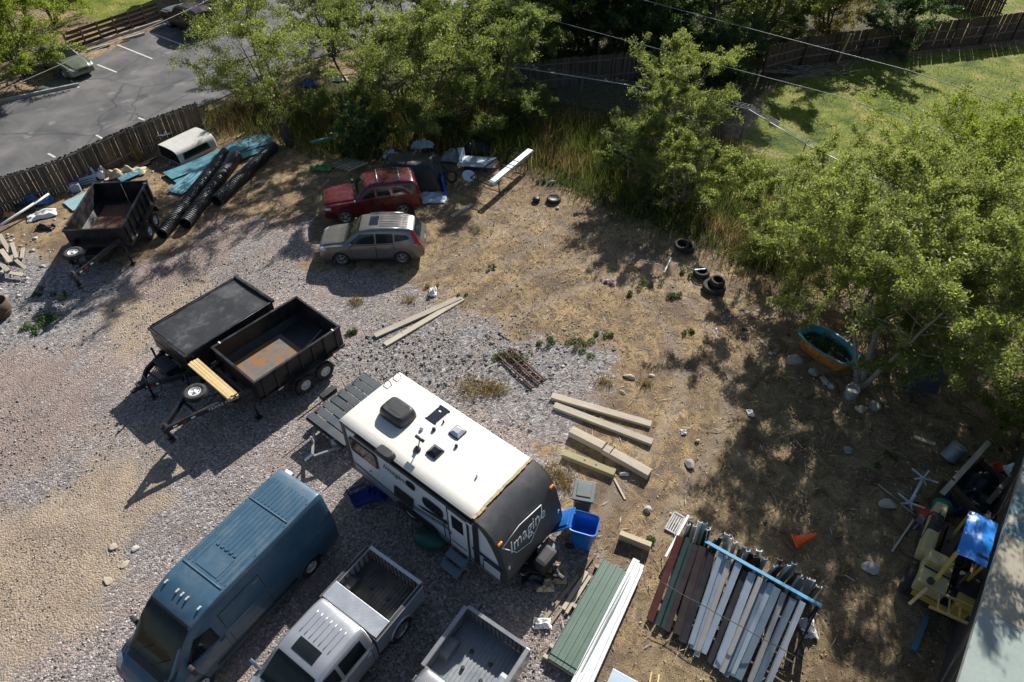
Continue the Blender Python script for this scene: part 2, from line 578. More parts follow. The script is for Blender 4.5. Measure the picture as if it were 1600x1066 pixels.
ground = bulk('ground', np.stack([GX, GY, hz], -1).reshape(-1, 3), gf, gm)
tag(ground, kind='structure')
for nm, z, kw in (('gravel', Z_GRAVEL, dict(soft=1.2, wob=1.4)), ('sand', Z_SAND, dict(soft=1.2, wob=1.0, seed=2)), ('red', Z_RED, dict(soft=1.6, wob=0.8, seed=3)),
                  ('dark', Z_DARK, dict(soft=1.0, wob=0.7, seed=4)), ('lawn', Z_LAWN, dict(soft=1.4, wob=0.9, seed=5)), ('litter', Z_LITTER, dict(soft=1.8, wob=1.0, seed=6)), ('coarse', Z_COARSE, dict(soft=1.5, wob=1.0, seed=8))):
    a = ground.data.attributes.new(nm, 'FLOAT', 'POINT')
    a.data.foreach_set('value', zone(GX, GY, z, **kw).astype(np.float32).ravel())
tr_ = np.zeros(GX.shape)
for line in ([(-40, 800), (90, 740), (230, 640), (330, 560)], [(640, 700), (600, 560), (640, 470), (760, 400), (860, 340)], [(30, 1060), (120, 900), (200, 700), (330, 480), (470, 420)], [(700, 560), (800, 470), (940, 420), (1080, 430)], [(980, 820), (1100, 620), (1050, 480), (900, 380), (760, 330)], [(-60, 640), (120, 560), (260, 440), (420, 380)]):
    w_ = [G(*q) for q in line]
    pts_ = pchip_line(w_)
    for off in (-.85, .85):
        for a_, b_ in zip(pts_[:-1], pts_[1:]):
            d_ = (b_ - a_)
            n_ = Vector((-d_.y, d_.x, 0)).normalized() * off
            x1, y1, ex, ey = a_.x + n_.x, a_.y + n_.y, d_.x, d_.y
            t_ = np.clip(((GX - x1) * ex + (GY - y1) * ey) / (ex * ex + ey * ey), 0, 1)
            tr_ = np.maximum(tr_, np.clip(1 - np.hypot(GX - x1 - t_ * ex, GY - y1 - t_ * ey) / .42, 0, 1))
a = ground.data.attributes.new('track', 'FLOAT', 'POINT')
a.data.foreach_set('value', (tr_ ** .6).astype(np.float32).ravel())
hz = hz - .025 * tr_
ground.data.vertices.foreach_set('co', np.stack([GX, GY, hz], -1).reshape(-1, 3).astype(np.float32).ravel())
ground.data.polygons.foreach_set('use_smooth', np.ones(len(gf), bool))

# ------------------------------------------------------------ asphalt car park beyond the fence
am, nt, b = new_mat('asphalt')
P = nt.nodes.new('ShaderNodeNewGeometry').outputs['Position']
c = ramp(nt, noise_node(nt, P, 0.35, 4, 0.6, 0.4), [(0.3, (0.07, 0.07, 0.072)), (0.5, (0.115, 0.112, 0.11)), (0.7, (0.17, 0.16, 0.152))])
c = mixc(nt, 0.7, c, ramp(nt, noise_node(nt, P, 45, 3, 0.7), [(0.3, (0.6, 0.6, 0.6)), (0.7, (1.35, 1.35, 1.35))]), 'MULTIPLY')
st = ramp(nt, noise_node(nt, P, 0.8, 3, 0.5), [(0.66, (0, 0, 0)), (0.76, (0.6, 0.6, 0.6))])
c = mixc(nt, st, c, (0.23, 0.215, 0.19))
v = nt.nodes.new('ShaderNodeTexVoronoi')
v.feature = 'DISTANCE_TO_EDGE'
v.inputs['Scale'].default_value = 0.16
wn = nt.nodes.new('ShaderNodeTexNoise')
wn.inputs['Scale'].default_value = 0.7
nt.links.new(P, wn.inputs['Vector'])
va = nt.nodes.new('ShaderNodeVectorMath')
va.operation = 'ADD'
nt.links.new(P, va.inputs[0])
nt.links.new(wn.outputs['Color'], va.inputs[1])
nt.links.new(va.outputs[0], v.inputs['Vector'])
crack = ramp(nt, v.outputs['Distance'], [(0.0, (1, 1, 1)), (0.004, (1, 1, 1)), (0.009, (0, 0, 0))])
c = mixc(nt, mathn(nt, 'MULTIPLY', crack, 0.6), c, (0.04, 0.038, 0.038))
nt.links.new(c, b.inputs['Base Color'])
b.inputs['Roughness'].default_value = 0.85
b.inputs['Specular IOR Level'].default_value = 0.3
FLAT2D = False
lot = MB().prism(Z_LOT, -0.05, 0.0).obj('parking_lot', am)
tag(lot, kind='structure')
paint = M('road_paint', (0.62, 0.6, 0.55), 0.8, var=0.3, vscale=6, dirt=(0.14, 0.135, 0.13), dfac=0.8, dscale=6)
for a, q in (((152, 101), (182, 113)), ((183, 70), (238, 92)), ((237, 52), (290, 72)), ((110, 125), (123, 137)), ((75, 240), (86, 246)), ((150, 211), (161, 217)), ((216, 184), (226, 188)), ((300, 27), (345, 45))):
    p0, p1 = G(*a), G(*q)
    MB().bar(Vector((p0.x, p0.y, 0.002)), Vector((p1.x, p1.y, 0.002)), 0.11, 0.008).obj('painted_line', paint, lot)
conc = M('old_concrete', (0.36, 0.34, 0.30), 0.9, var=0.3, vscale=4, dirt=(0.16, 0.15, 0.13), dfac=0.6, bmp=0.4)
for i_, (a_, q_) in enumerate((((136, 81), (172, 71)), ((192, 64), (226, 54)), ((243, 47), (258, 41)))):
    p0, p1 = G(*a_), G(*q_)
    o_ = MB().box((0, 0, .075), ((p1 - p0).length, .17, .15), bev=.03).obj('wheel_stop', conc, None, ((p0.x + p1.x) / 2, (p0.y + p1.y) / 2, 0.001), (0, 0, heading(p0, p1)))
    tag(o_, ['concrete wheel stop right beside the olive saloon', 'middle concrete wheel stop along the car park', 'concrete wheel stop in front of the dark brown car'][i_], 'wheel stop', 'concrete wheel stops')
kerb = MB()
kp = [G(-420, 320), G(0, 160), G(124, 133.5)]
for i in range(2):
    kerb.bar((kp[i].x, kp[i].y, 0.05), (kp[i + 1].x, kp[i + 1].y, 0.05), 0.14, 0.24, bev=0.015)
kp2 = [G(128, 76), G(255, 34)]
kerb.bar((kp2[0].x, kp2[0].y, 0.05), (kp2[1].x, kp2[1].y, 0.05), 0.14, 0.24, bev=0.015)
tag(kerb.obj('kerb', conc), kind='structure')
bedm = tint_mat('pebble_bed', [(0, (0.10, 0.085, 0.065)), (0.5, (0.28, 0.235, 0.17)), (1, (0.46, 0.41, 0.33))])


# ------------------------------------------------------------ loose stones, sticks, leaf litter
def scatter(n, polys, xr, yr, seed, avoid=(), wob=0.6):
    r = np.random.default_rng(seed)
    x = r.uniform(*xr, n)
    y = r.uniform(*yr, n)
    m = zone(x, y, polys, 1.2, wob, seed) > r.uniform(0.05, 0.95, n)
    for a in avoid:
        m &= poly_sd(x, y, a) < -0.1
    return x[m], y[m], r


def stone_field(name, x, y, r, smin, smax, mat, label, power=2.5):
    n = len(x)
    s = smin + (smax - smin) * r.uniform(0, 1, n) ** power
    base = np.array([(1, 0, 0), (0, 1, 0), (-1, 0, 0), (0, -1, 0), (0, 0, 1), (0, 0, -1)], float)
    v = base[None] * (0.7 + 0.6 * r.uniform(0, 1, (n, 6, 1)))
    v = v + r.normal(0, 0.18, (n, 6, 3))
    v[:, :, 2] *= 0.65
    a = r.uniform(0, 6.28, n)
    ca, sa = np.cos(a)[:, None], np.sin(a)[:, None]
    vx = v[:, :, 0] * ca - v[:, :, 1] * sa
    vy = v[:, :, 0] * sa + v[:, :, 1] * ca
    v = np.stack([vx, vy, v[:, :, 2]], -1) * s[:, None, None] * 0.5
    v += np.stack([x, y, s * 0.1 - 0.02], -1)[:, None]
    f = np.array([(0, 1, 4), (1, 2, 4), (2, 3, 4), (3, 0, 4), (1, 0, 5), (2, 1, 5), (3, 2, 5), (0, 3, 5)])
    F = (f[None] + (np.arange(n) * 6)[:, None, None]).reshape(-1, 3)
    t = np.repeat(r.uniform(0, 1, n), 8)
    o = bulk(name, v.reshape(-1, 3), F, mat, t)
    return tag(o, label, 'stones', kind='stuff')


stm = tint_mat('loose_stone', [(0, (0.13, 0.13, 0.135)), (0.3, (0.22, 0.21, 0.205)), (0.55, (0.30, 0.268, 0.248)), (0.8, (0.40, 0.37, 0.35)), (0.95, (0.55, 0.53, 0.5)), (1, (0.66, 0.64, 0.62))])
x, y, r_ = scatter(54000, [Z_GRAVEL], (-24, 6), (5, 30), 11, avoid=[Z_SAND[0]])
stone_field('gravel', x, y, r_, 0.025, 0.085, stm, 'loose grey and pinkish gravel spread over the yard')
x, y, r_ = scatter(26000, [Z_SAND[0]], (-24, 0), (5, 16), 17)
stone_field('sand_gravel', x, y, r_, 0.02, 0.06, tint_mat('sandy_stone', [(0, (0.12, 0.10, 0.08)), (0.4, (0.30, 0.25, 0.19)), (0.85, (0.45, 0.39, 0.31)), (1, (0.66, 0.62, 0.56))]), 'fine tan gravel over the sandy patch at the lower left')
x, y, r_ = scatter(16000, Z_COARSE, (-26, 6), (8, 30), 12)
stone_field('crushed_rock', x, y, r_, 0.05, 0.19, tint_mat('crushed_rock', [(0, (0.06, 0.06, 0.065)), (0.4, (0.16, 0.158, 0.16)), (0.8, (0.27, 0.262, 0.255)), (1, (0.42, 0.41, 0.40))]), 'coarser grey crushed rock in patches among the gravel')
dst = tint_mat('dirt_stone', [(0, (0.09, 0.07, 0.05)), (0.6, (0.24, 0.19, 0.14)), (1, (0.5, 0.45, 0.38))])
r_ = np.random.default_rng(5)
x, y = r_.uniform(-5, 22, 16000), r_.uniform(6, 33, 16000)
stone_field('dirt_clods', x, y, r_, 0.02, 0.10, dst, 'small clods and pebbles strewn over the bare dirt', 4)
x, y, r_ = scatter(9000, [gpoly([(-300, 200), (0, 155), (118, 130), (110, 95), (60, 60), (-300, 120)])], (-40, -20), (30, 50), 14)
stone_field('pebble_mulch', x, y, r_, 0.05, 0.14, bedm, 'tan pebbles in the planting bed beside the car park', 1.5)
x, y, r_ = scatter(5000, [gpoly([(128, 74), (255, 32), (258, 22), (125, 66)])], (-34, -18), (38, 60), 15, wob=0.1)
stone_field('pebble_strip', x, y, r_, 0.05, 0.14, bedm, 'pale pebble strip along the foot of the rail fence', 1.5)


def slivers(name, x, y, r, lmin, lmax, w, mat, label, cat, lift=0.02):
    n = len(x)
    L = r.uniform(lmin, lmax, n) * r.uniform(0.4, 1, n)
    a = r.uniform(0, 6.28, n)
    d = np.stack([np.cos(a), np.sin(a), r.normal(0, 0.12, n)], -1) * L[:, None] / 2
    sd = np.stack([-np.sin(a), np.cos(a), r.normal(0, 0.3, n)], -1) * (w * r.uniform(0.5, 1.3, n))[:, None]
    c = np.stack([x, y, lift + r.uniform(0, 0.02, n) + np.abs(d[:, 2])], -1)
    v = np.stack([c - d, c + sd, c + d, c - sd], 1).reshape(-1, 3)
    F = np.arange(n * 4).reshape(-1, 4)
    return tag(bulk(name, v, F, mat, r.uniform(0, 1, n)), label, cat, kind='stuff')


stickm = tint_mat('dry_stick', [(0, (0.08, 0.06, 0.045)), (0.5, (0.26, 0.2, 0.14)), (1, (0.55, 0.47, 0.36))])
litm = tint_mat('dry_leaf', [(0, (0.06, 0.045, 0.03)), (0.4, (0.17, 0.12, 0.06)), (0.75, (0.34, 0.25, 0.12)), (1, (0.5, 0.42, 0.2))])
r_ = np.random.default_rng(21)
x, y = r_.uniform(-5, 20, 5200), r_.uniform(7, 32, 5200)
slivers('stick_litter', x, y, r_, 0.12, 0.7, 0.012, stickm, 'thin dry sticks strewn across the bare dirt', 'sticks')
x, y, r_ = scatter(30000, Z_LITTER + [gpoly([(700, 280), (860, 280), (1180, 430), (1250, 520), (1100, 640), (900, 560), (680, 480)])], (-4, 24), (5, 32), 22)
slivers('leaf_litter', x, y, r_, 0.04, 0.13, 0.022, litm, 'fine dry leaf and straw litter over the dirt under the trees', 'litter', 0.0)
# ------------------------------------------------------------ trees
bark = M('bark', (0.085, 0.068, 0.052), 0.95, var=0.45, vscale=5, bmp=0.8, bscale=18, stretch=(1, 1, 0.25))
greybark = M('grey_bark', (0.22, 0.20, 0.175), 0.95, var=0.35, vscale=5, bmp=0.6, bscale=18, stretch=(1, 1, 0.25))
LEAF = {
    'bright': leaf_mat('leaf_bright', [(0, (0.045, 0.075, 0.014)), (0.4, (0.10, 0.145, 0.022)), (0.75, (0.165, 0.205, 0.03)), (0.95, (0.25, 0.26, 0.05)), (1, (0.4, 0.38, 0.16))], 0.5, (0.30, 0.37, 0.03)),
    'mid': leaf_mat('leaf_mid', [(0, (0.035, 0.06, 0.018)), (0.4, (0.08, 0.12, 0.03)), (0.8, (0.145, 0.18, 0.05)), (0.96, (0.24, 0.25, 0.08)), (1, (0.44, 0.42, 0.25))], 0.46, (0.26, 0.32, 0.05)),
    'elm': leaf_mat('leaf_elm', [(0, (0.05, 0.07, 0.026)), (0.35, (0.105, 0.14, 0.044)), (0.7, (0.165, 0.195, 0.062)), (0.93, (0.26, 0.275, 0.11)), (1, (0.46, 0.45, 0.33))], 0.52, (0.345, 0.40, 0.055)),
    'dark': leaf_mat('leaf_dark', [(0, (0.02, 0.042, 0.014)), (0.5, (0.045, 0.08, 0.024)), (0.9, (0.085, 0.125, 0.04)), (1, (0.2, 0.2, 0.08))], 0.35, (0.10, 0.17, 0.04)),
    'olive': leaf_mat('leaf_olive', [(0, (0.05, 0.048, 0.015)), (0.5, (0.10, 0.09, 0.025)), (0.9, (0.17, 0.13, 0.035)), (1, (0.28, 0.2, 0.05))], 0.4, (0.25, 0.2, 0.03)),
}


def leaves(pts, tint, size, r, updown=0.5):
    n = len(pts)
    d = r.normal(0, 1, (n, 3))
    d[:, 2] -= 0.35
    d /= np.linalg.norm(d, axis=1)[:, None]
    q = r.normal(0, 1, (n, 3))
    s = np.cross(d, q)
    s /= np.linalg.norm(s, axis=1)[:, None] + 1e-9
    L = (size * r.uniform(0.6, 1.35, n))[:, None]
    v = np.stack([pts - d * L * .5 + s * L * .05, pts + s * L * .36 + d * L * .06, pts + d * L * .55 - s * L * .1], 1)
    return v.reshape(-1, 3), np.arange(n * 3).reshape(-1, 3), tint


def curve(p, d, L, n, r, wob, grav):
    """wandering path of n points; grav bends it up (+) or down (-)"""
    P = [np.array(p, float)]
    d = np.array(d, float)
    d /= np.linalg.norm(d)
    for i in range(n - 1):
        d = d + r.normal(0, wob, 3) + np.array([0, 0, grav])
        d /= np.linalg.norm(d)
        P.append(P[-1] + d * L / (n - 1))
    return P


def tree(label, base, h, Rc, seed, leaf='mid', nleaf=22000, size=0.10, stems=2, z0=0.28, lean=(0, 0), name='elm_tree', trunk_r=0.14,
         droop=-0.04, spread=0.35, dense=1.0, barkm=None, nb=9, nt_=7, group=None):
    r = np.random.default_rng(seed)
    Rc, nleaf, size = Rc * 1.3, int(nleaf * 1.62), size * 1.0
    nb, nt_ = nb + 2, nt_ + 1
    t = thing(name, label, 'tree', (base[0], base[1], 0), 0, group)
    wood = MB()
    ends = []          # (p, q, weight)
    for s in range(stems):
        a = 6.28 * s / stems + r.uniform(0, 1.2)
        d = np.array([math.cos(a) * spread * (stems > 1) + lean[0], math.sin(a) * spread * (stems > 1) + lean[1], 1.0])
        H = h * r.uniform(0.82, 1.0) if s else h
        st = curve((0.1 * math.cos(a) * (stems > 1), 0.1 * math.sin(a) * (stems > 1), -0.1), d, H * 0.93, 9, r, 0.07, 0.03)
        rr = [trunk_r * (1 - 0.88 * (i / 8) ** 0.8) * (0.75 if s else 1) for i in range(9)]
        rr[0] *= 1.35
        wood.tube(st, rr, 7)
        for k in range(nb):
            f = z0 + (1 - z0) * (k + r.uniform(0.1, 0.9)) / nb
            i = min(7, int(f * 8))
            p = st[i] + (st[i + 1] - st[i]) * (f * 8 - i)
            fz = (f - z0) / (1 - z0)
            ll = Rc * (0.45 + 0.75 * math.sin(math.pi * (0.18 + 0.72 * fz)) ** 0.8) * r.uniform(0.7, 1.12) / (1.0 + 0.12 * (stems > 1))
            a2 = a + k * 2.4 + r.uniform(-0.5, 0.5)
            up = 0.35 + 0.7 * fz + r.uniform(-0.15, 0.2)
            br = curve(p, (math.cos(a2), math.sin(a2), up), ll, 6, r, 0.16, droop)
            br_r = max(0.012, rr[i] * 0.42)
            wood.tube(br, [br_r * (1 - 0.16 * q) for q in range(6)], 5)
            bw = r.uniform(0.12, 1.0) ** 1.3
            ends.append((br[3], br[5], 0.5 * bw))
            for j in range(nt_):
                g = 0.22 + 0.78 * (j + r.uniform(0, 1)) / nt_
                i2 = min(4, int(g * 5))
                p2 = br[i2] + (br[i2 + 1] - br[i2]) * (g * 5 - i2)
                a3 = r.uniform(0, 6.28)
                tw = curve(p2, (br[5] - br[0]) / ll * 0.6 + np.array([math.cos(a3), math.sin(a3), r.uniform(-0.25, 0.75)]), Rc * r.uniform(0.16, 0.42), 4, r, 0.2, droop * 1.6)
                wood.tube(tw, [0.012, 0.010, 0.007, 0.004], 3, 0, False)
                w = r.uniform(0.15, 1.0) ** 1.6 * bw
                for q in range(3):
                    ends.append((tw[q], tw[q + 1], w * (0.6 + 0.3 * q)))
    wood.obj('trunk', barkm or bark, t, fixn=False)
    A = np.array([e[0] for e in ends])
    B = np.array([e[1] for e in ends])
    W = np.array([e[2] for e in ends])
    k = r.choice(len(ends), nleaf, p=W / W.sum())
    u = r.uniform(0, 1, nleaf)[:, None]
    pts = A[k] * (1 - u) + B[k] * u + r.normal(0, 0.05 * dense + 0.012 * Rc, (nleaf, 3)) * np.array([1, 1, 0.8])
    ct = r.uniform(0, 1, len(ends))
    tint = np.clip(0.25 * ct[k] + 0.55 * r.uniform(0, 1, nleaf) + 0.12 * r.normal(0, 1, nleaf) + 0.1, 0, 1)
    tint[r.uniform(0, 1, nleaf) < 0.012] = 1
    v, F, tt = leaves(pts, tint, size, r)
    bulk('crown', v, F, LEAF[leaf], tt, t)
    return t


def px(x, y):
    g = G(x, y)
    return (g.x, g.y)


GT = 'elm trees along the back of the yard'
tree('tall sparse elm with forked trunk behind the black corrugated pipes', px(455, 228), 8.4, 3.1, 101, 'elm', 24000, 0.105, 3, 0.3, (-0.1, 0), spread=0.16, group=GT, dense=1.5)
tree('many-stemmed elm spreading behind the black tarped heap', px(648, 210), 6.6, 3.2, 102, 'elm', 38000, 0.105, 3, 0.24, spread=0.34, group=GT, dense=1.4)
tree('dense grey-green elm with drooping twigs left of the dark picket fence', px(775, 196), 6.2, 2.7, 103, 'mid', 40000, 0.11, 2, 0.16, (0.02, 0), spread=0.25, droop=-0.09, group=GT, dense=1.3)
tree('thin elm growing out of the dry grass behind the truck cap', px(560, 150), 7.0, 3.1, 104, 'mid', 28000, 0.115, 2, 0.2, group=GT)
tree('low dark leafy bush beside the rolled netting', px(572, 238), 3.4, 1.3, 105, 'dark', 11000, 0.12, 4, 0.05, name='leafy_bush', trunk_r=0.04, nb=7, nt_=5)
tree('low bushy young elm at the foot of the lone rounded elm', px(1064, 322), 3.3, 1.6, 106, 'elm', 18000, 0.095, 2, 0.06, (-0.1, 0), spread=0.28, group=GT, nb=12, barkm=greybark)
tree('smaller elm with grey bare lower twigs left of the bushy young elm', px(985, 292), 3.5, 1.3, 107, 'mid', 9000, 0.10, 3, 0.3, (0.08, 0), spread=0.25, trunk_r=0.07, barkm=greybark, group=GT)
tree('rounded soft green elm standing alone right of the grey-twigged one', px(1036, 246), 5.4, 2.35, 130, 'elm', 44000, 0.092, 3, 0.05, group=GT, spread=0.3, barkm=greybark)
tree('grey-green elm behind the drooping elm by the dark picket fence', px(800, 118), 7.0, 2.9, 131, 'mid', 30000, 0.135, 2, 0.12, group=GT, dense=1.6)
tree('pale leafy elm above the car park corner at the top edge', px(660, 108), 7.0, 3.2, 132, 'mid', 30000, 0.135, 3, 0.14, group=GT, dense=1.6)
tree('leafy elm between the car park corner and the top edge', px(520, 85), 6.5, 3.0, 133, 'mid', 24000, 0.135, 3, 0.14, group=GT, dense=1.6)
GR = 'elm trees along the right side of the yard'
tree('large elm whose leaning trunk rises beside the blue and orange tub', px(1345, 602), 7.0, 2.9, 108, 'elm', 58000, 0.10, 3, 0.42, (0.02, 0.12), group=GR, dense=1.3, barkm=greybark)
tree('broad elm rising beside the dark slab at the right', px(1475, 585), 7.4, 3.0, 109, 'elm', 54000, 0.10, 3, 0.34, (0.08, 0.12), group=GR, dense=1.3, barkm=greybark)
tree('elm at the left end of the right-hand thicket above the scrap', px(1252, 440), 5.0, 2.2, 110, 'elm', 34000, 0.092, 3, 0.22, (0.03, 0.1), spread=0.4, trunk_r=0.07, group=GR)
tree('middle elm of the thicket with yellow-green crown over the lawn edge', px(1370, 455), 6.0, 2.7, 111, 'elm', 42000, 0.092, 3, 0.16, group=GR, dense=1.3, barkm=greybark)
tree('elm at the right edge of the photo beside the lawn', px(1540, 430), 6.4, 2.8, 112, 'bright', 36000, 0.098, 2, 0.16, group=GR, dense=1.3, barkm=greybark)
tree('elm leaning over the corner of the flat roof at the right edge', px(1650, 590), 7.4, 3.0, 113, 'elm', 40000, 0.10, 2, 0.1, group=GR)
tree('thin light green elm in front of the lawn at the upper right', px(1440, 330), 5.2, 2.4, 118, 'bright', 22000, 0.10, 3, 0.15, group=GR, dense=1.6)
tree('low green shrub at the corner of the flat roof', px(1590, 700), 2.6, 1.3, 114, 'mid', 9000, 0.10, 4, 0.05, name='leafy_bush', trunk_r=0.04, nb=7, nt_=5)
tree('leafy elm filling the middle of the right-hand thicket', px(1470, 500), 5.6, 2.6, 119, 'elm', 34000, 0.092, 3, 0.2, group=GR, dense=1.3, barkm=greybark)
for i, (x, y, h, rr, lf, lab) in enumerate([(500, 188, 1.6, .9, 'mid', 'green shrub in the dry grass right of the forked elm'), (700, 214, 1.5, .9, 'dark', 'dark low shrub behind the tarp heap'), (760, 222, 1.4, .8, 'mid', 'low shrub behind the pale blue panel'),
                                            (1010, 322, 1.1, .7, 'mid', 'low green shrub between the two lone elm stems'),
                                            (1190, 395, 1.2, .9, 'elm', 'shrub at the left foot of the thicket'), (400, 178, 1.4, .9, 'olive', 'brownish shrub behind the turquoise sheets'), (830, 190, 1.7, 1.0, 'mid', 'shrub below the drooping elm crown')]):
    tree(lab, px(x, y), h, rr, 150 + i, lf, 5200, 0.085, 4, 0.03, name='leafy_bush', trunk_r=0.025, nb=5, nt_=4, group='shrubs in the tall grass')
GF = 'trees behind the far fences'
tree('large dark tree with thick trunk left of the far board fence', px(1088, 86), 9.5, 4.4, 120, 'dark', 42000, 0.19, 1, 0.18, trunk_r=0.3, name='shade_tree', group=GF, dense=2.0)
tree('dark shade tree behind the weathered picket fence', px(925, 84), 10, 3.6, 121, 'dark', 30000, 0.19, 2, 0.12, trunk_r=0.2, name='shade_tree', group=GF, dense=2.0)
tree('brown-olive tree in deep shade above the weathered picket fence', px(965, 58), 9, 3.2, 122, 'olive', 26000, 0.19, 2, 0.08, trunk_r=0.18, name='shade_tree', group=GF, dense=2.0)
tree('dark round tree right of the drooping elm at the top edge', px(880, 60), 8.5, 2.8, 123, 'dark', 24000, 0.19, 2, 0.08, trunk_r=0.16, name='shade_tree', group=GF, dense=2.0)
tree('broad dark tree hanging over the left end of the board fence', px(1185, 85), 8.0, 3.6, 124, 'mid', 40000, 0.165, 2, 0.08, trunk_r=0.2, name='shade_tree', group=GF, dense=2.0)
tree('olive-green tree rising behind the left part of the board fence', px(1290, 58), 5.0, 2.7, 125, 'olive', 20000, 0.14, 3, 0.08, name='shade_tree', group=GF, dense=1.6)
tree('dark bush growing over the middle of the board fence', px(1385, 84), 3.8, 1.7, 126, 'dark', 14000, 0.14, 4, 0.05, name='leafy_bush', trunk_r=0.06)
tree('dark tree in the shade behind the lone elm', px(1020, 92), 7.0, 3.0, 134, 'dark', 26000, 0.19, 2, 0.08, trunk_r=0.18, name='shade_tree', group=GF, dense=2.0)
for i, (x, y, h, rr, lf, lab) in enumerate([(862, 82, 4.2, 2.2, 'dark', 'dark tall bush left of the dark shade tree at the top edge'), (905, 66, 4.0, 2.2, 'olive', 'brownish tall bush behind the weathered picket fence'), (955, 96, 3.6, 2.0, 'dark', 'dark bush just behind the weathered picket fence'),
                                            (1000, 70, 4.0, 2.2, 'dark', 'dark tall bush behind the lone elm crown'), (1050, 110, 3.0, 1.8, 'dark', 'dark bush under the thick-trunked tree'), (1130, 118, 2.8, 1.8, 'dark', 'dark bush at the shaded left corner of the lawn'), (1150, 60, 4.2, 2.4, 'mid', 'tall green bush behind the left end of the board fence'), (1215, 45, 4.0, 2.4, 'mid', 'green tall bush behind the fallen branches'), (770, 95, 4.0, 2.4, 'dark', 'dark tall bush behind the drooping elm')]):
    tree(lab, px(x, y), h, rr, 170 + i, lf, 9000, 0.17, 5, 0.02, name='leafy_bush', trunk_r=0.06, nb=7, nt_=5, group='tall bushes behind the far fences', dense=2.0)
tree('bright leafy tree hanging over the olive sedan', px(40, 118), 5.5, 3.1, 127, 'bright', 26000, 0.15, 3, 0.12, name='shade_tree', dense=1.6)
tree('bright leafy tree at the upper left corner', px(-70, 105), 6.2, 3.2, 128, 'bright', 20000, 0.16, 3, 0.12, name='shade_tree', dense=1.6)
tree('leafy tree above the lawn at the top left', px(85, 35), 5.0, 2.8, 129, 'bright', 18000, 0.16, 3, 0.1, name='shade_tree', dense=1.6)


# ------------------------------------------------------------ tall grass, lawn, weeds
def blades(name, x, y, r, hmin, hmax, w, mat, label, tint, z=0.0, parent=None, lean=0.35):
    n = len(x)
    h = r.uniform(hmin, hmax, n)
    a = r.uniform(0, 6.28, n)
    ln = np.abs(r.normal(0, lean, n)) * h
    b2 = r.uniform(0, 6.28, n)
    p = np.stack([x, y, np.full(n, z - 0.05)], -1)
    s = np.stack([np.cos(b2), np.sin(b2), np.zeros(n)], -1) * (w * r.uniform(0.6, 1.4, n))[:, None]
    tip = p + np.stack([np.cos(a) * ln, np.sin(a) * ln, h + 0.05], -1)
    v = np.stack([p - s, p + s, tip], 1).reshape(-1, 3)
    T = np.arange(n * 3).reshape(-1, 3)
    return tag(bulk(name, v, T, mat, tint, parent), label, 'grass' if label else None, kind='stuff')


drym = tint_mat('dry_grass', [(0, (0.06, 0.05, 0.018)), (0.3, (0.14, 0.10, 0.034)), (0.55, (0.27, 0.19, 0.06)), (0.8, (0.40, 0.29, 0.10)), (1, (0.52, 0.43, 0.22))], 0.8, 0.2, 0.35)
grnm = tint_mat('green_grass', [(0, (0.03, 0.05, 0.012)), (0.4, (0.08, 0.12, 0.02)), (0.75, (0.16, 0.20, 0.03)), (1, (0.28, 0.27, 0.08))], 0.7, 0.2, 0.4)
Z_TALL = [gpoly([(300, 195), (350, 170), (440, 150), (560, 150), (840, 175), (960, 190), (1120, 230), (1190, 270), (1330, 420), (1225, 440), (1180, 415), (1010, 345), (900, 300), (850, 270), (760, 240), (640, 238), (560, 246), (470, 232), (400, 215)])]
x, y, r_ = scatter(110000, Z_TALL, (-22, 18), (20, 42), 31)
m_ = fbm(x * 0.5, y * 0.5, 40)
g_ = (m_ + r_.normal(0, 0.08, len(x)))
k_ = g_ > 0.535
blades('tall_dry_grass', x[k_], y[k_], r_, 0.35, 1.1, 0.016, drym, 'tall golden dry grass and weeds along the back of the yard', r_.uniform(0, 1, k_.sum()), lean=0.65)
blades('tall_green_grass', x[~k_], y[~k_], r_, 0.3, 1.0, 0.018, grnm, 'tall dark green grass growing among the dry grass', r_.uniform(0, 0.85, (~k_).sum()), lean=0.65)
x, y, r_ = scatter(84000, Z_LAWN, (-36, 45), (18, 62), 32)
blades('lawn_grass', x, y, r_, 0.03, 0.10, 0.018, grnm, 'rough mown lawn grass beyond the chain link fence', np.clip(fbm(x * .4, y * .4, 41) * 1.1 - 0.1 + r_.normal(0, 0.16, len(x)), 0, 1), lean=0.7)
x, y, r_ = scatter(5200, [gpoly([(560, 560), (700, 560), (800, 600), (880, 720), (900, 780), (860, 740), (740, 640), (640, 600)]), gpoly([(690, 300), (900, 330), (1100, 470), (1000, 560), (760, 480), (640, 440)])], (-8, 14), (8, 32), 33)
blades('straw_stubble', x, y, r_, 0.03, 0.16, 0.012, drym, 'short straw stubble on the trampled dirt', r_.uniform(0.4, 1, len(x)), lean=1.0)


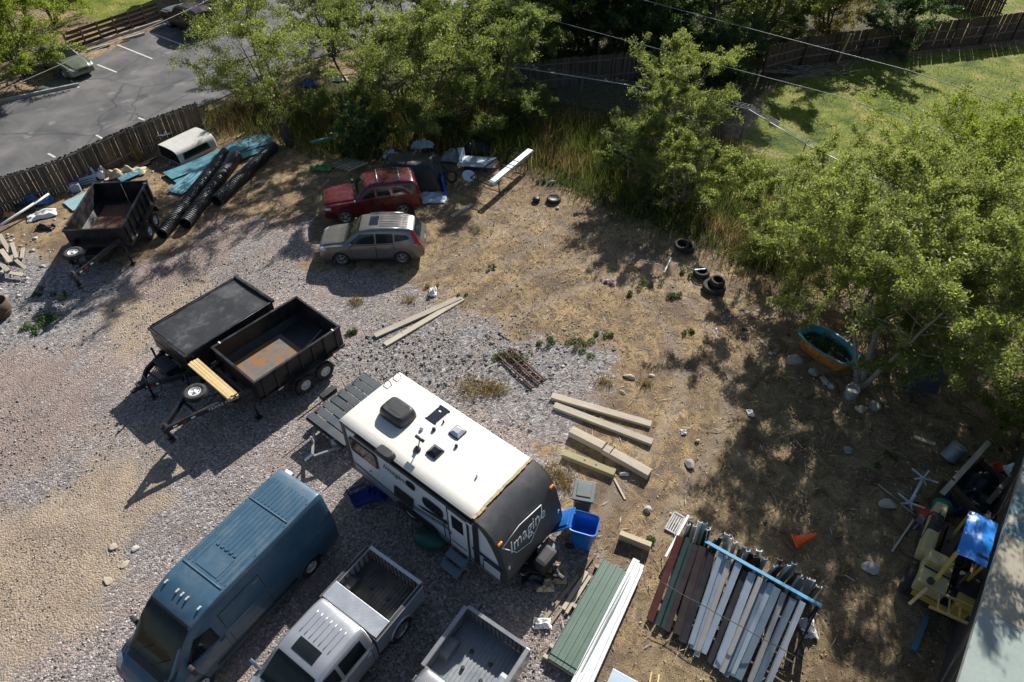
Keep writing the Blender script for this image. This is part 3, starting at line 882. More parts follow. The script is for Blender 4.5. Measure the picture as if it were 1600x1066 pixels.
def weed(label, x, y, rad, n, seed, mat, hmin, hmax, w=0.02, name='weed_clump', group=None, lean=0.6):
    r = np.random.default_rng(seed)
    g = G(x, y)
    if mat is drym:
        a, d = r.uniform(0, 6.28, n), rad * np.sqrt(r.uniform(0, 1, n)) * r.uniform(0.3, 1, n)
        o = blades(name, np.cos(a) * d * 1.3, np.sin(a) * d, r, hmin, hmax, w, mat, None, r.uniform(0.2, 1, n), lean=lean)
        del o['kind']
    else:
        k = max(3, int(n / 45))
        cx, cy = r.normal(0, rad * .75, k), r.normal(0, rad * .5, k)
        j = r.integers(0, k, n * 2)
        rr_ = rad * .38 * np.sqrt(r.uniform(0, 1, n * 2))
        a = r.uniform(0, 6.28, n * 2)
        hh = (hmin + (hmax - hmin) * r.uniform(.2, 1, k))[j] * (1 - (rr_ / (rad * .4)) ** 2 * .8) * r.uniform(.1, 1, n * 2)
        pts = np.stack([cx[j] + np.cos(a) * rr_, cy[j] + np.sin(a) * rr_, hh * .8], -1)
        v, F, tt = leaves(pts, r.uniform(0, 1, n * 2), .075, r)
        v[:, 2] = np.maximum(v[:, 2], 0.0)
        o = bulk(name, v, F, mat, tt)
    o.location = (g.x, g.y, 0)
    return tag(o, label, 'weeds', group)


wdm = tint_mat('weed_leaf', [(0, (0.03, 0.06, 0.012)), (0.5, (0.08, 0.14, 0.025)), (1, (0.17, 0.24, 0.05))], 0.6, 0.3, 0.35)
for i, (x, y, rad, n, lab) in enumerate([
        (80, 500, 0.55, 500, 'long green weed clump in the gravel by the left edge'), (58, 512, 0.35, 260, 'lower green weed tuft by the left edge'), (100, 466, 0.3, 200, 'shaded weed tuft below the spare wheel of the upper left trailer'),
        (64, 458, 0.28, 180, 'green weed tuft beside the stone heap at the left edge'), (555, 519, 0.28, 200, 'small green weed right of the open dump trailer'), (796, 560, 0.45, 330, 'green weeds growing through the rusty ladder frame'),
        (866, 536, 0.35, 260, 'green weed clump right of the rusty ladder frame'), (912, 542, 0.4, 320, 'bushy green weeds in the crushed rock at centre'), (945, 525, 0.28, 160, 'small weed tuft right of the central bushy weeds'),
        (1022, 443, 0.36, 260, 'broad green weed left of the small tyres'), (1052, 466, 0.34, 240, 'green weed below the tyres'), (982, 460, 0.2, 120, 'upright dark weed in the straw dirt'),
        (1074, 520, 0.25, 130, 'sparse weed near the white ash patch'), (1068, 425, 0.26, 150, 'weed tuft beside the tyre with white rim'), (1020, 848, 0.22, 120, 'green weed at the foot of the siding rack'),
        (770, 420, 0.2, 90, 'thin weed in the straw dirt right of the grey car'), (680, 450, 0.2, 60, 'yellowish weed above the pair of long boards'), (720, 465, 0.2, 70, 'yellowish weed at the top end of the long boards'),
        (848, 288, 0.25, 140, 'green weed beside the small pale wheel'), (1385, 720, 0.3, 160, 'green weed left of the white metal base')]):
    weed(lab, x, y, rad, n, 300 + i, wdm, 0.08, 0.32, 0.022, group='green weeds in the yard')
for i, (x, y, rad, n, lab) in enumerate([
        (742, 606, 0.8, 520, 'dry golden grass patch behind the camper roof'), (772, 608, 0.5, 360, 'straw-coloured weeds below the rusty ladder frame'), (868, 742, 0.6, 560, 'golden dry grass clump at the camper front corner'),
        (884, 758, 0.4, 300, 'straw tuft between the short timber and the camper'), (556, 472, 0.35, 200, 'dry tuft in the gravel below the grey car shadow'), (640, 470, 0.4, 180, 'brown dry grass left of the white scrap'),
        (945, 596, 0.4, 240, 'dry tuft above the brick on the dirt'), (1010, 600, 0.3, 160, 'straw tuft right of the brick')]):
    weed(lab, x, y, rad, n, 340 + i, drym, 0.06, 0.28, 0.012, name='dry_grass_clump', group='dry grass clumps in the yard', lean=1.0)
# ------------------------------------------------------------ fences, wires
oldwood = M('weathered_fence_wood', (0.10, 0.082, 0.066), 0.95, var=0.4, vscale=3, stretch=(6, 6, 0.7), bmp=0.5, bscale=30, tint=[(0, (0.6, 0.58, 0.56)), (0.5, (1, 1, 1)), (1, (1.55, 1.4, 1.25))])
railwood = M('weathered_rail_wood', (0.16, 0.135, 0.11), 0.95, var=0.35, vscale=3, stretch=(0.7, 6, 6), bmp=0.4)
brownwood = M('brown_stained_wood', (0.075, 0.052, 0.036), 0.9, var=0.4, vscale=3, stretch=(0.5, 5, 5), tint=[(0, (0.7, 0.7, 0.7)), (1, (1.4, 1.3, 1.2))])
steel = M('galvanised_steel', (0.42, 0.43, 0.44), 0.45, 0.8, var=0.2)


def line_pts(P, step):
    """points every step along a polyline, with the heading there"""
    out = []
    for a, b in zip(P[:-1], P[1:]):
        d = (b - a).length
        n = max(1, int(d / step))
        for i in range(n):
            out.append((a.lerp(b, i / n), heading(a, b)))
    return out


def picket_fence(label, pts, h, bw, gap, face, mat, post_every=2.4, seed=1, name='picket_fence', rails=(0.35, 0.85), bury=0.05):
    """face: +1/-1 the side of the line where the rails and posts sit"""
    r = random.Random(seed)
    P = [Vector((p.x, p.y, 0)) for p in pts]
    t = thing(name, label, 'fence', P[0])
    meshes = []
    for k in range(5):
        mb = MB()
        hh = h * (1 + 0.012 * (k - 2) * 0.6)
        mb.prism([(-bw / 2, 0), (bw / 2, 0), (bw / 2, hh - 0.04), (bw * .25, hh), (-bw * .25, hh), (-bw / 2, hh - 0.04)], -0.009, 0.009, 'y')
        meshes.append(mb.mesh('picket', mat))
    for p, a in line_pts(P, bw + gap):
        o = link('picket', meshes[r.randrange(5)], t, p - P[0] + Vector((0, 0, -bury)), (r.gauss(0, 0.012), r.gauss(0, 0.008), a + r.gauss(0, 0.02)))
    for a, b in zip(P[:-1], P[1:]):
        n = Vector((-(b - a).y, (b - a).x, 0)).normalized() * face
        L = (b - a).length
        m = max(1, round(L / post_every))
        for i in range(m):
            q0, q1 = a.lerp(b, i / m) + n * 0.035, a.lerp(b, (i + 1) / m) + n * 0.035
            for z in rails:
                dz0, dz1 = r.gauss(0, 0.02), r.gauss(0, 0.02)
                MB().bar(q0 - P[0] + Vector((0, 0, h * z + dz0)), q1 - P[0] + Vector((0, 0, h * z + dz1)), 0.04, 0.09).obj('rail', railwood, t)
            MB().box((0, 0, h * 0.49), (0.09, 0.09, h * 1.0)).obj('post', mat, t, q0 + n * 0.07 - P[0], (r.gauss(0, 0.02), r.gauss(0, 0.02), heading(a, b)))
    return t


picket_fence('weathered grey picket fence between the car park and the yard', [G(-120, 395), G(0, 333), G(110, 297), G(215, 246), G(322, 203)], 1.75, 0.13, 0.006, -1, oldwood, seed=3, rails=(0.22, 0.9))
picket_fence('dark weathered picket fence in the shade right of the drooping elm', [G(700, 138), G(840, 138), G(955, 127), G(1050, 116)], 1.8, 0.14, 0.02, -1, oldwood, seed=4, rails=(0.25, 0.8))
picket_fence('long brown board fence along the top of the lawn', [G(1190, 118), G(1250, 102), G(1385, 84), G(1530, 68), G(1720, 44)], 1.9, 0.16, 0.012, -1, brownwood, seed=5, rails=(0.3, 0.62), name='board_fence')
picket_fence('short brown board fence in the upper right corner', [G(1450, -4), G(1530, 24), G(1560, 34)], 1.8, 0.16, 0.012, 1, brownwood, seed=6, rails=(0.3, 0.7), name='board_fence')
for i, (x, y) in enumerate([(1417, 80), (1306, 95)]):
    g = G(x, y)
    MB().box((0, 0, 0.95), (0.12, 0.12, 2.0), bev=0.01).obj('prop_post', M('new_post', (0.42, 0.33, 0.16), 0.8, dirt=(0.2, 0.3, 0.05)), None, (g.x, g.y - 0.3, 0))
    tag(C.objects[-1], ['yellowish post leaning on the long board fence near its middle', 'yellowish post leaning on the long board fence behind the fallen branches'][i], 'post')
    C.objects[-1].rotation_euler = (0.1, 0.08, 0)

# rail fence of wide horizontal boards at the far side of the car park
t = thing('rail_fence', 'low brown fence of wide horizontal boards behind the parked cars', 'fence', G(110, 84))
A, B = G(110, 80), G(252, 30)
o0 = Vector((A.x, A.y, 0))
n_ = 6
for i in range(n_):
    p, q = A.lerp(B, i / n_), A.lerp(B, (i + 0.992) / n_)
    for z in (0.2, 0.5, 0.8, 1.1):
        dz = random.gauss(0, 0.015)
        MB().bar(p - o0 + Vector((0, 0, z + dz)), q - o0 + Vector((0, 0, z + dz)), 0.03, 0.2).obj('board', brownwood, t)
    MB().box((0, 0, 0.62), (0.1, 0.1, 1.34)).obj('post', M('rail_post', (0.19, 0.115, 0.075), 0.9), t, p - o0 + Vector((0.06, -0.1, 0)), (0, 0, heading(A, B)))
t.location = o0

# chain link fence with barbed wire
cl = [G(700, 148), G(810, 150), G(907, 166), G(1020, 186), G(1157, 217), G(1243, 274), G(1330, 320), G(1480, 390), G(1680, 470)]
cl = [Vector((p.x, p.y, 0)) for p in cl]
t = thing('chain_link_fence', 'chain link fence with white top rail and barbed wire before the lawn', 'fence', cl[0])
o0 = cl[0]
ht = 1.75
whitepipe = M('whitened_pipe', (0.62, 0.62, 0.6), 0.5, 0.2)
greypipe = M('grey_pipe', (0.2, 0.22, 0.23), 0.5, 0.6)
wire = MB()
for i, p in enumerate(cl):
    mb = MB().cyl(p - o0, p - o0 + Vector((0, 0, ht)), 0.03, n=8)
    mb.cyl(p - o0 + Vector((0, 0, ht)), p - o0 + Vector((0.05, -0.2, ht + 0.32)), 0.018, n=6)
    mb.obj('post', greypipe, t)
for a, b_ in zip(cl[:-1], cl[1:]):
    a, b_ = a - o0, b_ - o0
    MB().cyl(a + Vector((0, 0, ht)), b_ + Vector((0, 0, ht)), 0.026, n=8).obj('top_rail', whitepipe, t)
    for k in range(3):
        off = Vector((0.02 + 0.015 * k, -0.08 - 0.06 * k, ht + 0.12 + 0.1 * k))
        MB().cyl(a + off, b_ + off, 0.007, n=4, caps=False).obj('barbed_wire', greypipe, t)
    L = (b_ - a).length
    u = (b_ - a) / L
    s_ = 0.16
    k = -ht
    while k < L:
        for sg in (1, -1):
            x0, x1 = (k, k + ht)
            z0, z1 = (0, ht) if sg > 0 else (ht, 0)
            if x0 < 0:
                z0 = z0 + (z1 - z0) * (-x0 / ht); x0 = 0
            if x1 > L:
                z1 = z0 + (z1 - z0) * ((L - x0) / (x1 - x0)); x1 = L
            if x1 - x0 > 0.05:
                wire.tube([a + u * x0 + Vector((0, 0, z0)), a + u * x1 + Vector((0, 0, z1))], 0.0035, 3, 0, False)
        k += s_
w_ = wire.obj('wire_mesh', steel, t, fixn=False)
w_['kind'] = 'stuff'


def cable(label, pts, rad, name='overhead_cable'):
    P = []
    for a, b in zip(pts[:-1], pts[1:]):
        for i in range(14):
            f = i / 14
            q = a.lerp(b, f)
            q.z -= 0.2 * math.sin(math.pi * f)
            P.append(q)
    P.append(pts[-1])
    o0 = pts[0].copy()
    o = MB().tube([p - o0 for p in P], rad, 6).obj(name, M('cable_sheath', (0.3, 0.3, 0.3), 0.5), None, o0)
    return tag(o, label, 'cable')


cable('upper grey overhead cable crossing the trees at the upper right', [G(560, -130, 5.6), G(1420, 110, 5.6), G(2300, 380, 5.6)], 0.016)
cable('lower grey overhead cable crossing above the bushy young elm', [G(500, -75, 5.0), G(1310, 150, 5.0), G(2200, 420, 5.0)], 0.016)
cable('thin overhead cable crossing in front of the olive sedan', [G(-500, 330, 4.5), G(115, 92, 4.5), G(420, -50, 4.5)], 0.016)
# ------------------------------------------------------------ vehicle helpers
def paint_mat(name, col, metal=0.4, rough=0.32, dust=(0.32, 0.27, 0.21), dfac=0.3):
    return M(name, col, rough, metal, var=0.07, vscale=1.2, dirt=dust, dfac=dfac, dscale=2.2, coat=0.5)


glass = M('tinted_glass', (0.012, 0.016, 0.018), 0.08, 0, var=0.3, spec=0.35)
lightglass = M('clear_glass', (0.012, 0.016, 0.013), 0.06, 0, var=0.5, vscale=3, spec=0.28, dirt=(0.03, 0.042, 0.016), dfac=0.5, dscale=3)  # the yellow-green patches are a tree reflection painted into the glass
rubber = M('tyre_rubber', (0.022, 0.022, 0.023), 0.85, var=0.3, dirt=(0.14, 0.12, 0.095), dfac=0.45, dscale=5)
blacktrim = M('black_trim', (0.02, 0.02, 0.022), 0.6, var=0.3, dirt=(0.1, 0.09, 0.08), dfac=0.3)
blacksteel = M('black_painted_steel', (0.014, 0.014, 0.016), 0.42, 0.1, var=0.4, dirt=(0.075, 0.066, 0.058), dfac=0.55, dscale=2.5)
alloy = M('alloy_wheel', (0.55, 0.56, 0.58), 0.35, 0.8, var=0.15, dirt=(0.15, 0.13, 0.11), dfac=0.3)
whitesteel = M('white_steel_wheel', (0.68, 0.68, 0.67), 0.4, 0.1, dirt=(0.3, 0.25, 0.2), dfac=0.3)
redlens = M('red_lens', (0.40, 0.012, 0.012), 0.15, var=0.15, coat=0.6)
amber = M('amber_lens', (0.75, 0.28, 0.02), 0.2, coat=0.5)
whitelens = M('clear_lens', (0.55, 0.57, 0.6), 0.12, 0.3, var=0.3)
chrome = M('chrome', (0.7, 0.71, 0.72), 0.15, 1.0, var=0.1)
whitepaint = M('white_paint', (0.76, 0.76, 0.74), 0.45, dirt=(0.5, 0.46, 0.4), dfac=0.35)
bluepaint = M('blue_tape', (0.05, 0.22, 0.5), 0.5)


def pchip(y):
    """y (n,...) at integer knots -> function of t"""
    d = np.diff(y, axis=0)
    m = np.zeros_like(y)
    a, b = d[:-1], d[1:]
    with np.errstate(divide='ignore', invalid='ignore'):
        h = np.where(a * b > 0, 2 * a * b / (a + b), 0)
    m[1:-1] = h
    m[0], m[-1] = d[0], d[-1]

    def f(t):
        i = np.clip(t.astype(int), 0, len(y) - 2)
        u = (t - i).reshape((-1,) + (1,) * (y.ndim - 1))
        return (y[i] * (1 + 2 * u) * (1 - u) ** 2 + m[i] * u * (1 - u) ** 2 + y[i + 1] * u * u * (3 - 2 * u) + m[i + 1] * u * u * (u - 1))
    return f


def sec(x, w, zb, zbelt, wb, zr, wr, rb=0.86, zm=None):
    zm = zm if zm else (zb + zbelt) / 2
    return [(x, 0, zb), (x, .86 * w, zb), (x, w * .985, zb + .10), (x, w, zm), (x, w * .985, zbelt - .10), (x, wb, zbelt),
            (x, wr, zr - .06), (x, wr * rb, zr), (x, 0, zr + .025)]


class Body:
    def __init__(s, secs, nu=110, nv=56, arches=(), cap=(True, True)):
        c = np.array(secs, float)
        ext = []
        if cap[0]:
            a = c[0].copy()
            a[:, 1] *= 0.05
            a[:, 2] = a[:, 2] * 0.05 + 0.95 * c[0][:, 2].mean()
            c = np.concatenate([[a], c])
        if cap[1]:
            a = c[-1].copy()
            a[:, 1] *= 0.05
            a[:, 2] = a[:, 2] * 0.05 + 0.95 * c[-1][:, 2].mean()
            c = np.concatenate([c, [a]])
        g = pchip(c)(np.linspace(0, len(c) - 1, nu))
        g = np.swapaxes(pchip(np.swapaxes(g, 0, 1))(np.linspace(0, c.shape[1] - 1, nv)), 0, 1)
        s.half = g
        mir = g[:, ::-1].copy()
        mir[:, :, 1] *= -1
        full = np.concatenate([g, mir[:, 1:]], 1)
        n = full.shape[1]
        V = full.reshape(-1, 3)
        idx = np.arange(len(V)).reshape(full.shape[:2])
        F = np.stack([idx[:-1, :-1], idx[1:, :-1], idx[1:, 1:], idx[:-1, 1:]], -1).reshape(-1, 4)
        s.V, s.F = V, F
        s.bvh = BVHTree.FromPolygons([Vector(v) for v in V], [tuple(f) for f in F])
        cen = V[F].mean(1)
        keep = np.ones(len(F), bool)
        for ax, az, ar, wy in arches:
            keep &= ~((np.hypot(cen[:, 0] - ax, cen[:, 2] - az) < ar) & (np.abs(cen[:, 1]) > wy))
        s.Fk = F[keep]
        s.arches = arches

    def obj(s, name, mat, parent):
        me = bpy.data.meshes.new(name)
        me.from_pydata([tuple(v) for v in s.V], [], [tuple(f) for f in s.Fk])
        me.polygons.foreach_set('use_smooth', np.ones(len(s.Fk), bool))
        me.materials.append(mat)
        bm = bmesh.new()
        bm.from_mesh(me)
        bmesh.ops.remove_doubles(bm, verts=bm.verts, dist=0.0005)
        bmesh.ops.recalc_face_normals(bm, faces=bm.faces)
        for e in bm.edges:
            if len(e.link_faces) == 2 and e.calc_face_angle(0) > R(38):
                e.smooth = False
        bm.to_mesh(me)
        bm.free()
        o = link(name, me, parent)
        for ax, az, ar, wy in s.arches:
            for sg in (1, -1):
                ring = []
                for k in range(15):
                    an = R(-12 + k * 204 / 14)
                    h = s.hit((ax + ar * math.cos(an), 3 * sg, az + ar * math.sin(an)), (0, -sg, 0))
                    if h:
                        ring.append(h[0])
                mb = MB()
                if len(ring) > 3:
                    mb.tube(ring, 0.022, 6)
                mb.lathe([(ar + .02, .0), (ar + .02, .32), (0.02, .32)], 20, 1, Matrix.Translation((ax, sg * (wy + 0.14), az)) @ Matrix.Rotation(R(90) * sg, 4, 'X'))
                mb.obj('wheel_arch', [mat, blacktrim], parent)
        return o

    def hit(s, p, d):
        h = s.bvh.ray_cast(Vector(p), Vector(d).normalized())
        return (h[0], h[1]) if h[0] is not None else None

    def patch(s, quad, d, off=0.006, n=8, m=6, inset=None):
        """quad: four 3D corners, projected along d onto the body"""
        a, b, c, e = [Vector(q) for q in quad]
        d = Vector(d).normalized()
        rows = []
        for i in range(n + 1):
            row = []
            for j in range(m + 1):
                u, v = i / n, j / m
                p = (a * (1 - u) + b * u) * (1 - v) + (e * (1 - u) + c * u) * v
                h = s.hit(p - d * 4, d)
                if h is None:
                    row.append(p)
                else:
                    nn = h[1]
                    if nn.dot(d) > 0:
                        nn = -nn
                    row.append(h[0] + nn * off)
            rows.append(row)
        return rows

    def part(s, name, mat, parent, quad, d, off=0.006, n=8, m=6):
        return MB().grid(s.patch(quad, d, off, n, m)).obj(name, mat, parent)

    def sides(s, name, mat, parent, quad, off=0.006, n=8, m=6):
        for sg in (1, -1):
            s.part(name, mat, parent, [(x, 0, z) for x, z in quad], (0, -sg, 0), off, n, m)

    def door(s, parent, mat, quad, off=0.004, seam=0.02):
        for sg in (1, -1):
            cx = sum(q[0] for q in quad) / 4
            cz = sum(q[1] for q in quad) / 4
            big = [(x + math.copysign(seam, x - cx), 0, z + math.copysign(seam, z - cz)) for x, z in quad]
            mb = MB().grid(s.patch(big, (0, -sg, 0), 0.002, 8, 6), 1)
            mb.grid(s.patch([(x, 0, z) for x, z in quad], (0, -sg, 0), off + 0.003, 8, 6), 0)
            o = mb.obj('door', [mat, blacktrim], parent)
            hx, hz = quad[2][0] + (quad[0][0] - quad[2][0]) * 0.1, max(q[1] for q in quad) - 0.09
            h = s.hit((hx, 3 * sg, hz), (0, -sg, 0))
            if h:
                MB().box(h[0] + Vector((0, sg * 0.018, 0)), (0.15, 0.035, 0.03), bev=0.01).obj('handle', mat, o)


def tyre_prof(r, w, ri):
    return [(ri, -w * .42), (ri + (r - ri) * .55, -w * .52), (r * .965, -w * .46), (r, -w * .34), (r, w * .34), (r * .965, w * .46), (ri + (r - ri) * .55, w * .52), (ri, w * .42)]


WHEEL = {}


def wheel(parent, x, y, z, r, w, side, style='alloy', name='wheel', rot=None, nsp=5):
    """tyre standing in the XZ plane, outer face towards side (+1/-1 along Y); rim is its sub-part"""
    key = (r, w, style, nsp)
    if key not in WHEEL:
        ri = r * (0.64 if style != 'steel' else 0.55)
        t = MB().lathe(tyre_prof(r, w, ri) + [(ri * .97, w * .2), (ri * .97, -w * .2)], 28, 0, None, True, True)
        for k in range(28):
            an = 6.283 * (k + .5) / 28
            t.box((0, 0, 0), (0.018, w * .62, .02), 0, 0, Matrix.Rotation(an, 4, 'Z') @ Matrix.Translation((r, 0, 0)) @ Matrix.Rotation(R(90), 4, 'X') @ Matrix.Rotation(R(90), 4, 'Z'))
        rm = MB().lathe([(ri, w * .40), (ri * .96, w * .44), (ri * .90, w * .36), (ri * .86, w * .12), (ri * .86, -w * .3)], 24, 0)
        if style == 'alloy':
            for k in range(nsp):
                T = Matrix.Rotation(6.283 * k / nsp, 4, 'Z')
                rm.prism([(ri * .1, -ri * .16), (ri * .88, -ri * .11), (ri * .88, ri * .11), (ri * .1, ri * .16)], w * .27, w * .36, 'z', 0, T)
            rm.lathe([(0.001, w * .40), (ri * .2, w * .39), (ri * .26, w * .26)], 12, 0)
            rm.disc(ri * .86, -w * .05, 24, 1)
        else:
            rm.lathe([(ri * .88, w * .18), (ri * .7, w * .28), (ri * .5, w * .20), (ri * .34, w * .22), (ri * .3, w * .38), (0.001, w * .40)], 24, 0)
            for k in range(6):
                an = 6.283 * k / 6
                rm.cyl((ri * .6 * math.cos(an), ri * .6 * math.sin(an), w * .2), (ri * .6 * math.cos(an), ri * .6 * math.sin(an), w * .275), ri * .09, n=8, mi=1)
        WHEEL[key] = (t.mesh('wheel', rubber), rm.mesh('rim', [{'alloy': alloy, 'steel': whitesteel, 'dark': blacktrim}[style], blacktrim]))
    tm, rmesh = WHEEL[key]
    o = link(name, tm, parent, (x, y, z), rot if rot else (R(90) if side < 0 else R(-90), 0, 0))
    link('rim', rmesh, o)
    return o


def text_part(s, size, mat, parent, M4, depth=0.004, name='lettering', shear=0.0, space=1.0):
    cu = bpy.data.curves.new(name, 'FONT')
    cu.body = s
    cu.size = size
    cu.shear = shear
    cu.extrude = depth
    cu.space_character = space
    cu.align_x = 'CENTER'
    cu.align_y = 'CENTER'
    cu.resolution_u = 3
    tmp = bpy.data.objects.new('tmp', cu)
    C.objects.link(tmp)
    dg = bpy.context.evaluated_depsgraph_get()
    me = bpy.data.meshes.new_from_object(tmp.evaluated_get(dg))
    bpy.data.objects.remove(tmp)
    me.materials.clear()
    me.materials.append(mat)
    o = link(name, me, parent)
    o.matrix_local = M4
    return o


def frame3(o, x, y):
    """matrix with local X along x and Y along y at o"""
    x, y = Vector(x).normalized(), Vector(y)
    z = x.cross(y).normalized()
    y = z.cross(x)
    m = Matrix((x, y, z)).transposed().to_4x4()
    m.translation = o
    return m


# ------------------------------------------------------------ the two sport utility cars and the saloons
def suv(label, loc, rz, paint, dims, kind='crossover', wheels='alloy', name='suv'):
    t = thing(name, label, 'car', (loc[0], loc[1], 0), rz)
    L, w, h, wb, r = dims
    k = L / 4.53
    hh = h / 1.68
    if kind == 'crossover':
        S = [sec(2.27 * k, .62 * w / .91, .36, .74, .55, .77, .45), sec(2.20 * k, .80 * w / .91, .28, .82 * hh, .74, .86 * hh, .6), sec(1.98 * k, .88 * w / .91, .23, .91 * hh, .80, .96 * hh, .68),
             sec(1.6 * k, w, .22, .97 * hh, .83, 1.03 * hh, .70), sec(1.35 * k, w, .22, .99 * hh, .85, 1.06 * hh, .72), sec(1.12 * k, w, .22, 1.01 * hh, .87, 1.12 * hh, .74),
             sec(.72 * k, w, .22, 1.03 * hh, .87, 1.42 * hh, .70), sec(.34 * k, w, .22, 1.04 * hh, .87, 1.63 * hh, .67), sec(-.5 * k, w, .22, 1.06 * hh, .87, 1.70 * hh, .67), sec(-1.3 * k, w, .23, 1.08 * hh, .87, 1.67 * hh, .655),
             sec(-1.78 * k, w * .99, .26, 1.12 * hh, .84, 1.58 * hh, .60), sec(-2.02 * k, w * .97, .30, 1.11 * hh, .80, 1.34 * hh, .63), sec(-2.17 * k, w * .93, .33, 1.0 * hh, .76, 1.06 * hh, .66), sec(-2.27 * k, w * .82, .38, .80, .68, .84, .58)]
        wf = [(.96, 1.08), (-.20, 1.10), (-.20, 1.52), (.42, 1.50)]
        wr_ = [(-.27, 1.10), (-1.00, 1.12), (-1.00, 1.51), (-.27, 1.525)]
        wq = [(-1.07, 1.17), (-1.72, 1.26), (-1.56, 1.42), (-1.07, 1.49)]
        ws = [(1.13, .68), (1.13, -.68), (.42, -.58), (.42, .58)]
    else:
        S = [sec(2.27 * k, .74 * w / .91, .42, .80, .66, .83, .55), sec(2.18 * k, .85 * w / .91, .36, .93 * hh, .80, .98 * hh, .68), sec(1.9 * k, .89 * w / .91, .33, 1.0 * hh, .82, 1.05 * hh, .72),
             sec(1.5 * k, w, .32, 1.03 * hh, .85, 1.08 * hh, .74), sec(1.1 * k, w, .32, 1.05 * hh, .86, 1.10 * hh, .76), sec(.80 * k, w, .32, 1.06 * hh, .87, 1.12 * hh, .77),
             sec(.48 * k, w, .32, 1.07 * hh, .87, 1.42 * hh, .74), sec(.18 * k, w, .32, 1.08 * hh, .87, 1.62 * hh, .70), sec(-.5 * k, w, .32, 1.08 * hh, .87, 1.68 * hh, .70), sec(-1.3 * k, w, .33, 1.08 * hh, .87, 1.68 * hh, .70),
             sec(-1.85 * k, w, .36, 1.08 * hh, .87, 1.65 * hh, .68), sec(-2.12 * k, w * .98, .38, 1.06 * hh, .84, 1.45 * hh, .69), sec(-2.21 * k, w * .94, .40, 1.0 * hh, .80, 1.06 * hh, .72), sec(-2.27 * k, w * .86, .42, .84, .74, .88, .62)]
        wf = [(.68, 1.12), (-.14, 1.13), (-.14, 1.53), (.28, 1.52)]
        wr_ = [(-.22, 1.13), (-.88, 1.13), (-.78, 1.53), (-.22, 1.53)]
        wq = [(-1.02, 1.13), (-1.86, 1.14), (-1.80, 1.52), (-.92, 1.53)]
        ws = [(.82, .68), (.82, -.68), (.28, -.60), (.28, .60)]
    ra = r + 0.075
    sc2 = lambda q: [(x * k, z * hh) for x, z in q]
    B = Body(S, 130, 60, [(wb[0], r, ra, w * .55), (wb[1], r, ra, w * .55)])
    B.obj('body', paint, t)
    MB().box((0, 0, .36), (L * .80, w * 1.1, .22)).obj('chassis', blacktrim, t)
    for q in (wf, wr_, wq):
        B.sides('window', glass, t, sc2(q))
    B.part('windshield', lightglass, t, [(x * k, y * w / .91, 0) for x, y in ws], (0, 0, -1), 0.006, 10, 10)
    B.part('rear_window', glass, t, [(0, .62, 1.16 * hh), (0, -.62, 1.16 * hh), (0, -.54, 1.52 * hh), (0, .54, 1.52 * hh)], (1, 0, 0), 0.006, 10, 6)
    B.door(t, paint, [(.86 * k, .40), (-.2 * k, .40), (-.22 * k, 1.04 * hh), (.86 * k, 1.02 * hh)])
    B.door(t, paint, [(-.25 * k, .40), (-.95 * k, .42), (-1.02 * k, 1.06 * hh), (-.25 * k, 1.04 * hh)])
    B.sides('sill', blacktrim, t, [(wb[0] - ra - .02, .245), (wb[1] + ra + .02, .245), (wb[1] + ra + .02, .36), (wb[0] - ra - .02, .36)], 0.01)
    for sg in (1, -1):
        d = (-.75, -sg * .62, -.1)
        B.part('headlight', whitelens, t, [(2.16 * k, sg * .42, .74 * hh), (1.93 * k, sg * .86, .80 * hh), (1.9 * k, sg * .84, .91 * hh), (2.14 * k, sg * .42, .83 * hh)], d, .008, 5, 4)
        if kind == 'crossover':
            q = [(-2.1, sg * .72, 1.50 * hh), (-2.0, sg * .80, 1.48 * hh), (-2.0, sg * .86, .98 * hh), (-2.16, sg * .76, .96 * hh)]
            B.part('taillight', redlens, t, [(-1.9 * k, sg * .60, 1.52 * hh), (-1.78 * k, sg * .68, 1.50 * hh), (-1.96 * k, sg * .90, .98 * hh), (-2.12 * k, sg * .72, .96 * hh)], (.7, -sg * .7, 0), .012, 4, 8)
        else:
            B.part('taillight', redlens, t, [(-2.2 * k, sg * .84, 1.04 * hh), (-2.2 * k, sg * .64, 1.04 * hh), (-2.2 * k, sg * .64, .76 * hh), (-2.2 * k, sg * .84, .76 * hh)], (1, 0, 0), .012, 4, 4)
        hb = B.hit((.82 * k, 3 * sg, 1.06 * hh), (0, -sg, 0))[0]
        MB().box(hb + Vector((0, sg * .10, .05)), (.10, .20, .14), bev=.04).obj('mirror', paint if kind == 'crossover' else blacktrim, t)
        rail = [B.hit((x * k, sg * .58, 4), (0, 0, -1))[0] + Vector((0, 0, .035)) for x in (.05, -.4, -.9, -1.4)]
        MB().tube(rail, .018, 6).obj('roof_rail', blacktrim if kind != 'crossover' else alloy, t)
        for x in wb:
            wheel(t, x, sg * (w - .12), r, r, .225, sg, wheels)
    B.part('front_bumper', blacktrim, t, [(2.27 * k, .6, .44), (2.27 * k, -.6, .44), (2.27 * k, -.6, .60), (2.27 * k, .6, .60)], (-1, 0, 0), .01, 8, 4)
    B.part('grille', blacktrim, t, [(2.2 * k, .34, .66), (2.2 * k, -.34, .66), (2.2 * k, -.34, .78), (2.2 * k, .34, .78)], (-1, 0, 0), .012, 8, 3)
    B.part('rear_bumper', paint, t, [(-2.2 * k, .8, .50), (-2.2 * k, -.8, .50), (-2.2 * k, -.8, .66), (-2.2 * k, .8, .66)], (1, 0, 0), .035, 10, 3)
    B.part('number_plate', whitepaint, t, [(-2.2 * k, .17, .80), (-2.2 * k, -.17, .80), (-2.2 * k, -.17, .90), (-2.2 * k, .17, .90)], (1, 0, 0), .016, 2, 2)
